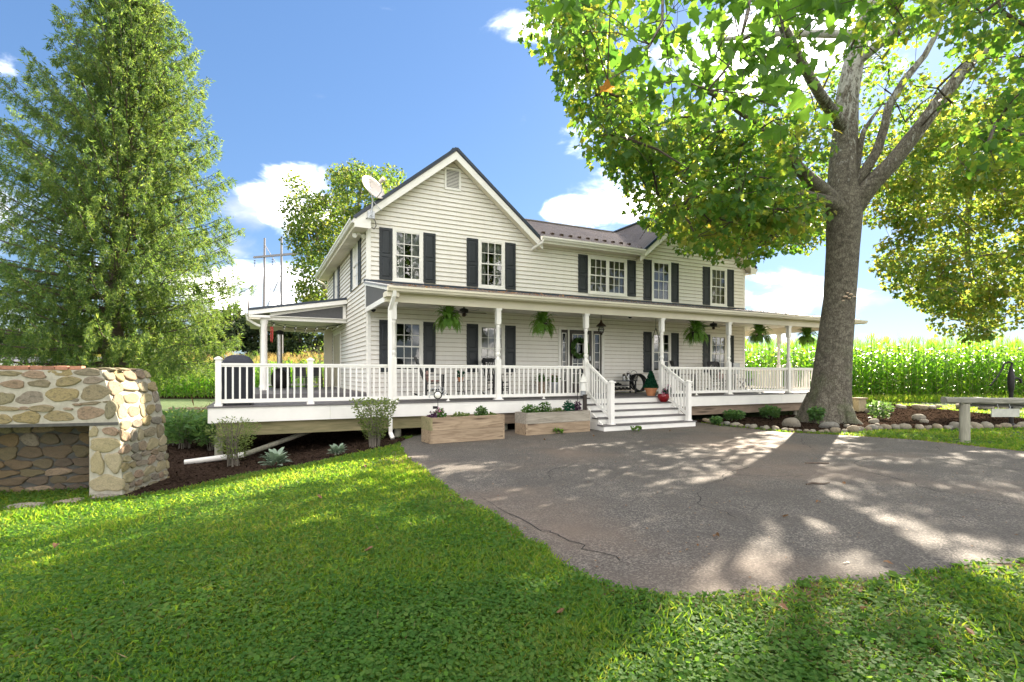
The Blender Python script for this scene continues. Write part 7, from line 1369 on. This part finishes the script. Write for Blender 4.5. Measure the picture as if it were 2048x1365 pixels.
def cornfield(name, label, pts, mat='corn', tas='tassel'):
    acc = [([], [], 0), ([], [], 0), ([], [], 0)]; out_ = []
    pts = np.asarray(pts); vi = RNG.integers(0, len(VAR), len(pts)); rot = RNG.uniform(0, 6.3, len(pts)); sc = RNG.uniform(.86, 1.1, len(pts)); Z = gh(pts[:, 0], pts[:, 1])
    res = []
    for part in range(3):
        Vs, Fs, off = [], [], 0
        for v in range(len(VAR)):
            sel = np.where(vi == v)[0]
            if not len(sel): continue
            V0, F0 = VAR[v][part]; c, s = np.cos(rot[sel])[:, None], np.sin(rot[sel])[:, None]; X = V0[None, :, 0] * c - V0[None, :, 1] * s; Y = V0[None, :, 0] * s + V0[None, :, 1] * c; ZZ = V0[None, :, 2] * np.ones_like(c)
            W_ = np.stack([X, Y, ZZ], 2) * sc[sel][:, None, None] + np.stack([pts[sel, 0], pts[sel, 1], Z[sel]], 1)[:, None, :]; Vs.append(W_.reshape(-1, 3)); Fs.append((F0[None] + (np.arange(len(sel)) * len(V0))[:, None, None]).reshape(-1, F0.shape[1]) + off); off += len(sel) * len(V0)
        res.append((np.concatenate(Vs), np.concatenate(Fs)))
    cx, cy = pts.mean(0); t = thing(name, label, 'crop field', (cx, cy, 0)); t['kind'] = 'stuff'; BASE[t.name] = (cx, cy, 0)
    for (V, F), nm, m_ in zip(res, ('leaves', 'stalks', 'tassels'), (mat, 'cornstalk', tas)): npmesh(nm, V, F, m_, t, kind='stuff')
    return t
rows = []
sheet('field_soil', [(3, 27.6), (48, 26.9), (60, 60), (3, 60)], .02, 'mulch', 2.0); sheet('field_soil', [(-60, 39.3), (-4.5, 39.3), (-3, 90), (-60, 90)], .02, 'mulch', 3.0)
for j in range(12):
    y = 28.9 + j * .76
    for x in np.arange(3.5, 46, .2): rows.append((x + RNG.normal(0, .03), y + RNG.normal(0, .05) - .02 * (x - 20)))
cornfield('corn_field', 'tall green corn field behind the porch and the sycamore on the right', rows, tas='corn')
rows = []
for j in range(7):
    y = 40 + j * .8
    for x in np.arange(-36, -5, .24): rows.append((x + RNG.normal(0, .03), y + RNG.normal(0, .05)))
for j in range(16):
    y = 47 + j * 2.2
    for x in np.arange(-46, -6, .42): rows.append((x + RNG.normal(0, .1), y + RNG.normal(0, .3)))
cornfield('corn_field', 'corn field with golden tassels beyond the side porch on the left', rows)
# front row: plants that can be picked out one by one
def corn_plant(k):
    t = thing('corn_plant', 'corn plant in the front row at the right, with arching leaves', 'corn', (0, 0, 0), 0, 'front row of corn')
    for (V, F), nm, m_ in zip(VAR[k], ('leaves', 'stalk', 'tassel'), ('corn', 'cornstalk', 'corn')): npmesh(nm, V, F, m_, t, off=(0, 0, 0))
    return t
cps = [corn_plant(k) for k in range(5)]; used = set()
for i, x in enumerate(np.arange(16.6, 36, .215)):
    y = 28.15 - .02 * (x - 20) + RNG.normal(0, .06); k = i % 5; o = cps[k] if k not in used else copy_tree(cps[k]); used.add(k); place(o, (x, y, gz(x, y)), RNG.uniform(0, 6.3), scale=RNG.uniform(.88, 1.1))
# ------------------------------------------------------------------ shrubs and bed plants
def shrub(name, label, x, y, r, hgt, n, size, mat, stems=9, tpl=LEAF6, flare=.35, cat='shrub', group=None, flat_top=False):
    z = gz(x, y) + .02; t = thing(name, label, cat, (x, y, z), 0, group); m = MB()
    for k in range(stems):
        a = RNG.uniform(0, 6.3); q = r * RNG.uniform(.2, .9); m.tube([(.22 * r * cos(a), .22 * r * sin(a), 0), (q * flare * cos(a), q * flare * sin(a), hgt * .45), (q * cos(a), q * sin(a), hgt * .9)], [.009, .007, .003], 5, False)
    m.build('stems', 'barkgrey', t, fix=False)
    hz = RNG.random(n) ** .7; a = RNG.uniform(0, 6.3, n); rr = r * (flare + (1 - flare) * hz) * np.sqrt(RNG.random(n)) * 1.05
    P = np.stack([rr * np.cos(a), rr * np.sin(a), hgt * (.15 + .85 * hz)], 1)
    if not flat_top: P[:, 2] -= (rr / r) ** 2 * hgt * .22
    V, F = leaves(P, np.stack([np.cos(a), np.sin(a), .5 + a * 0], 1) + rdir(n) * .8, rdir(n) * .6 + [0, 0, .8], size * RNG.uniform(.6, 1.3, n), tpl, .2); npmesh('foliage', V, F, mat, t, off=(0, 0, 0)); return t
shrub('clipped_shrub', 'flat-topped clipped shrub in front of the downspout post', -2.96, 11.35, .50, 1.02, 1700, .05, 'shrub', 26, flat_top=True)
shrub('loose_shrub', 'loose feathery shrub at the left deck post', -5.6, 10.6, .50, 1.0, 1500, .06, 'shrub', 24, tpl=NARROW * [1.5, 1])
for i, (x, y) in enumerate(((-8.2, 13.2), (-7.6, 13.6), (-7.3, 12.9), (-8.9, 13.8))): shrub('peony', 'leafy peony clump beside the left deck end', x, y, .55, .92, 900, .15, 'hosta', 14, tpl=NARROW * [1.5, 1], flare=.4, cat='plant', group='peonies left of the deck')
shrub('bare_bush', 'twiggy half-bare bush seen through the side porch', -9.3, 26, 1.6, 3.6, 1100, .09, 'backleaf', 40, flare=.3)
for (x, y, r, h_, lb) in ((7.2, 17.1, .30, .34, 'round bright green perennial under the porch, left of the large pale rock'), (8.75, 17.9, .30, .42, 'bright green perennial beside the porch left of the trunk'), (9.35, 16.2, .2, .5, 'small upright plant against the left side of the trunk'), (12.3, 17.6, .35, .6, 'sunny yellow-green plant just right of the trunk'), (6.15, 15.9, .12, .2, 'pale small plant by the steps in the mulch')): shrub('perennial', lb, x, y, r, h_, 420, .09, 'hosta', 6, cat='plant', flare=.7)
for (x, y, lb) in ((1.18, 13.45, 'weed growing at the base of the planter beside the steps'), (3.3, 14.0, 'weed in the asphalt before the bottom step')): shrub('weed', lb, x, y, .12, .12, 60, .07, 'clover', 3, cat='plant', flare=.8)
def lambs_ear(x, y, r, lb):
    z = gz(x, y) + .02; t = thing('lambs_ear', lb, 'plant', (x, y, z)); n = 64; a = RNG.uniform(0, 6.3, n); u_ = RNG.random(n); P = np.stack([.06 * np.cos(a), .06 * np.sin(a), .03 + .22 * r * u_ * 2], 1); D = np.stack([np.cos(a), np.sin(a), .25 + 1.1 * u_], 1)
    tpl = np.array([(0, 0), (.16, .25), (.2, .55), (.12, .85), (0, 1), (-.12, .85), (-.2, .55), (-.16, .25)]); V, F = leaves(P, D, np.stack([np.cos(a) * -.4, np.sin(a) * -.4, a * 0 + 1], 1) + rdir(n) * .2, r * RNG.uniform(.45, .8, n), tpl, .6)
    for k in range(0): pass
    npmesh('leaves', V, F, 'lambsear', t, off=(0, 0, 0))
lambs_ear(-4.38, 9.75, .34, "large silver leafed lamb's ear at the edge of the lawn"); lambs_ear(-3.46, 10.45, .22, "smaller silver leafed lamb's ear near the clipped shrub")
# mulch chips
def scatter(poly, n, dens=None):
    xs = [p[0] for p in poly]; ys = [p[1] for p in poly]; x = RNG.uniform(min(xs), max(xs), n); y = RNG.uniform(min(ys), max(ys), n); k = inpoly(x, y, poly); return x[k], y[k]
x1, y1 = scatter(MULCH_L, 26000); x2, y2 = scatter(MULCH_R, 26000); x = np.concatenate([x1, x2]); y = np.concatenate([y1, y2]); n = len(x)
V, F = leaves(np.stack([x, y, gh(x, y) + .03], 1), rdir(n) * [1, 1, .35], rdir(n) * .7 + [0, 0, 1], RNG.uniform(.03, .085, n), NARROW * [1.6, 1]); npmesh('mulch_chips', V, F, 'chip', kind='stuff')
# ------------------------------------------------------------------ grass
def polar(n, r0, r1, amax, p=1.0):
    a = RNG.uniform(-amax, amax, n); r = (r0 ** p + (r1 ** p - r0 ** p) * RNG.random(n)) ** (1 / p); return r * np.sin(a), r * np.cos(a)
def lawn_mask(x, y):
    k = ~inpoly(x, y, DRIVE) & ~inpoly(x, y, MULCH_L) & ~inpoly(x, y, MULCH_R)
    lx = (x - FX) * cos(FA) + (y - FY) * sin(FA); ly = -(x - FX) * sin(FA) + (y - FY) * cos(FA); k &= ~((lx < .15) & (lx > -3.5) & (ly > .0) & (ly < 1.4) & ~((lx < -.44) & (ly < .7)))
    ux = (x - HC[0]) * HU[0] + (y - HC[1]) * HU[1]; vx = (x - HC[0]) * HV[0] + (y - HC[1]) * HV[1]; k &= ~((ux > -4) & (ux < 18) & (vx > -2.9) & (vx < 9.5))
    k &= ~((y > 28) & (x > 3)) & ~(y > 39)
    return k
def vnoise(x, y, s, seed):
    r = np.random.default_rng(seed); f = np.zeros_like(x)
    for i in range(5): a = r.uniform(0, 6.3); k = s * r.uniform(.6, 1.7); f += np.sin(k * (x * cos(a) + y * sin(a)) + r.uniform(0, 6.3))
    return f / 3
def blades():
    x, y = polar(480000, 2.3, 31, radians(58), .3); k = lawn_mask(x, y); x, y = x[k], y[k]
    bare = vnoise(x, y, 1.6, 4) + 1.0 * ((x > .6) & (y < 4.6)) + .5 * ((x > 1.3) & (x < 3.2) & (y < 4.0)) + .55 * ((y > 11.5) & (x > 5)); k = RNG.random(len(x)) > np.clip(bare - .55, 0, .85); x, y = x[k], y[k]
    r = np.hypot(x, y); n = len(x); clump = vnoise(x, y, 3.0, 8); h = RNG.uniform(.025, .075, n) * (1 + .35 * clump) * np.where(r > 8, 1.0, 1) + .0; w = np.clip(.0016 * r, .0035, .02); a = RNG.uniform(0, 6.3, n); lean = RNG.normal(0, .45, (n, 2)) * h[:, None]
    Z = gh(x, y); sx, sy = np.cos(a) * w, np.sin(a) * w; P = np.stack([x, y, Z], 1)
    V = np.stack([P + np.stack([-sx, -sy, 0 * x], 1), P + np.stack([sx, sy, 0 * x], 1), P + np.stack([lean[:, 0] * .45 + sx * .7, lean[:, 1] * .45 + sy * .7, h * .62], 1), P + np.stack([lean[:, 0], lean[:, 1], h], 1), P + np.stack([lean[:, 0] * .45 - sx * .7, lean[:, 1] * .45 - sy * .7, h * .62], 1)], 1)
    return V.reshape(-1, 3), np.arange(n * 5).reshape(-1, 5)
V, F = blades(); npmesh('grass', V, F, 'grass', kind='stuff')
x, y = polar(400000, 2.3, 17, radians(56), .35); k = lawn_mask(x, y); x, y = x[k], y[k]
cov_ = vnoise(x, y, 1.1, 21) + .55 * (x < 1.5); k = RNG.random(len(x)) < np.clip(.35 + .6 * cov_, .06, 1); x, y = x[k], y[k]; r = np.hypot(x, y); n = len(x)
P = np.stack([x, y, gh(x, y) + RNG.uniform(.015, .06, n)], 1); V, F = leaves(P, rdir(n) * [1, 1, .25], rdir(n) * .55 + [0, 0, 1], RNG.uniform(.012, .027, n) * (1 + .05 * r), np.array([(0, 0), (.4, .2), (.5, .6), (.22, .95), (-.22, .95), (-.5, .6), (-.4, .2)]), .3); npmesh('clover', V, F, 'clover', kind='stuff')
# dry thatch lying between the blades
x, y = polar(90000, 2.3, 14, radians(56), .35); k = lawn_mask(x, y); x, y = x[k], y[k]; th_ = vnoise(x, y, 1.6, 4) + .8 * ((x > .5) & (y < 4.6)) + .6 * ((y > 11.5) & (x > 5)); k = RNG.random(len(x)) < np.clip(.12 + .5 * th_, .05, .9); x, y = x[k], y[k]; n = len(x); r = np.hypot(x, y)
V, F = leaves(np.stack([x, y, gh(x, y) + RNG.uniform(.01, .035, n)], 1), rdir(n) * [1, 1, .25], rdir(n) * .4 + [0, 0, 1], RNG.uniform(.03, .09, n), NARROW * [.35, 1] * 1.0); npmesh('thatch', V, F, 'thatch', kind='stuff')
# broad weeds: rosettes
x, y = polar(2600, 2.4, 12, radians(55), .5); k = lawn_mask(x, y); x, y = x[k], y[k]; m = 7; n = len(x) * m; X = np.repeat(x, m); Y = np.repeat(y, m); a = RNG.uniform(0, 6.3, n)
P = np.stack([X, Y, gh(X, Y) + .02], 1); V, F = leaves(P, np.stack([np.cos(a), np.sin(a), RNG.uniform(.1, .8, n)], 1), rdir(n) * .3 + [0, 0, 1], RNG.uniform(.035, .08, n), LEAF6 * [.9, 1], .25); npmesh('broadleaf_weeds', V, F, 'clover', kind='stuff')
x = RNG.uniform(10, 34, 9000); y = RNG.uniform(25.5, 28.3, 9000) - .02 * (x - 20); n = len(x); V, F = leaves(np.stack([x, y, gh(x, y)], 1), rdir(n) * .5 + [0, 0, 1.0], rdir(n), RNG.uniform(.15, .45, n), NARROW * [.5, 1]); npmesh('rough_grass', V, F, 'grass', kind='stuff')
# fallen leaves
DRY = []
for k in range(4):                           # curled dry leaves
    me = bpy.data.meshes.new('fallen_leaf'); vs = []; r = random.Random(k)
    for i in range(7):
        t = i / 6; w = .42 * sin(pi * min(1, t * 1.02 + .02)) ** .7 * r.uniform(.7, 1.1)
        for j in range(3): vs.append(((j - 1) * w, t - .5, .28 * abs(j - 1) * w * 2 + .18 * sin(t * 4 + k) + r.uniform(-.03, .03)))
    me.from_pydata(vs, [], [(i * 3 + j, i * 3 + j + 1, i * 3 + j + 4, i * 3 + j + 3) for i in range(6) for j in range(2)]); me.materials.append(M['litter']); DRY.append(me)
LEAVES = [(-2.35, 8.4), (-3.1, 7.05), (-2.3, 6.3), (-3.4, 3.9), (-1.4, 3.1), (.3, 3.25), (1.9, 4.9), (3.0, 4.2), (2.9, 5.6), (4.6, 7.3), (3.6, 6.2), (1.7, 3.3), (2.6, 3.0), (-.2, 3.0), (-1.9, 4.5), (.75, 12.2), (2.0, 12.9), (4.2, 14.0), (-1.2, 4.4), (-.6, 3.5), (2.2, 3.3), (-4.5, 5.2), (-2.9, 9.0)]
for i, (x, y) in enumerate(LEAVES[:3] + LEAVES[5:13] + LEAVES[15:19] + LEAVES[20:]):
    on = inpoly(np.array([x]), np.array([y]), DRIVE)[0]; o = bpy.data.objects.new('fallen_leaf', DRY[i % 4]); COL.objects.link(o); o.location = (x, y, gz(x, y) + (.03 if on else .075)); o.rotation_euler = (RNG.normal(0, .3), RNG.normal(0, .3), RNG.uniform(0, 6.3)); o.scale = (RNG.uniform(.055, .085),) * 3
    tag(o, 'brown fallen leaf lying on the asphalt' if on else 'brown fallen leaf lying on the grass', 'leaf', 'fallen leaves on the asphalt' if on else 'fallen leaves on the lawn')
for i, (pts, lb) in enumerate((([(4.05, 7.25, .02), (4.15, 7.3, .03), (4.3, 7.28, .022), (4.42, 7.33, .03)], 'short brown stick on the driveway, nearer one'), ([(5.0, 9.0, .02), (5.2, 8.95, .03), (5.4, 8.98, .02)], 'short brown stick on the driveway, farther one'))):
    o = thing('stick', lb, 'stick', pts[0]); MB().tube([(p[0] - pts[0][0], p[1] - pts[0][1], p[2] - pts[0][2]) for p in pts], [.013, .015, .012, .006][:len(pts)], 6).build('twig', 'barkbrown', o)
# bits of leaf and grit on the asphalt
x, y = scatter(DRIVE, 2600); k = (x < 12); x, y = x[k], y[k]; n = len(x); V, F = leaves(np.stack([x, y, x * 0 + .02], 1), rdir(n) * [1, 1, .1], rdir(n) * .2 + [0, 0, 1], RNG.uniform(.01, .035, n), LEAF4, .2); npmesh('leaf_crumbs', V, F, 'litter', kind='stuff')
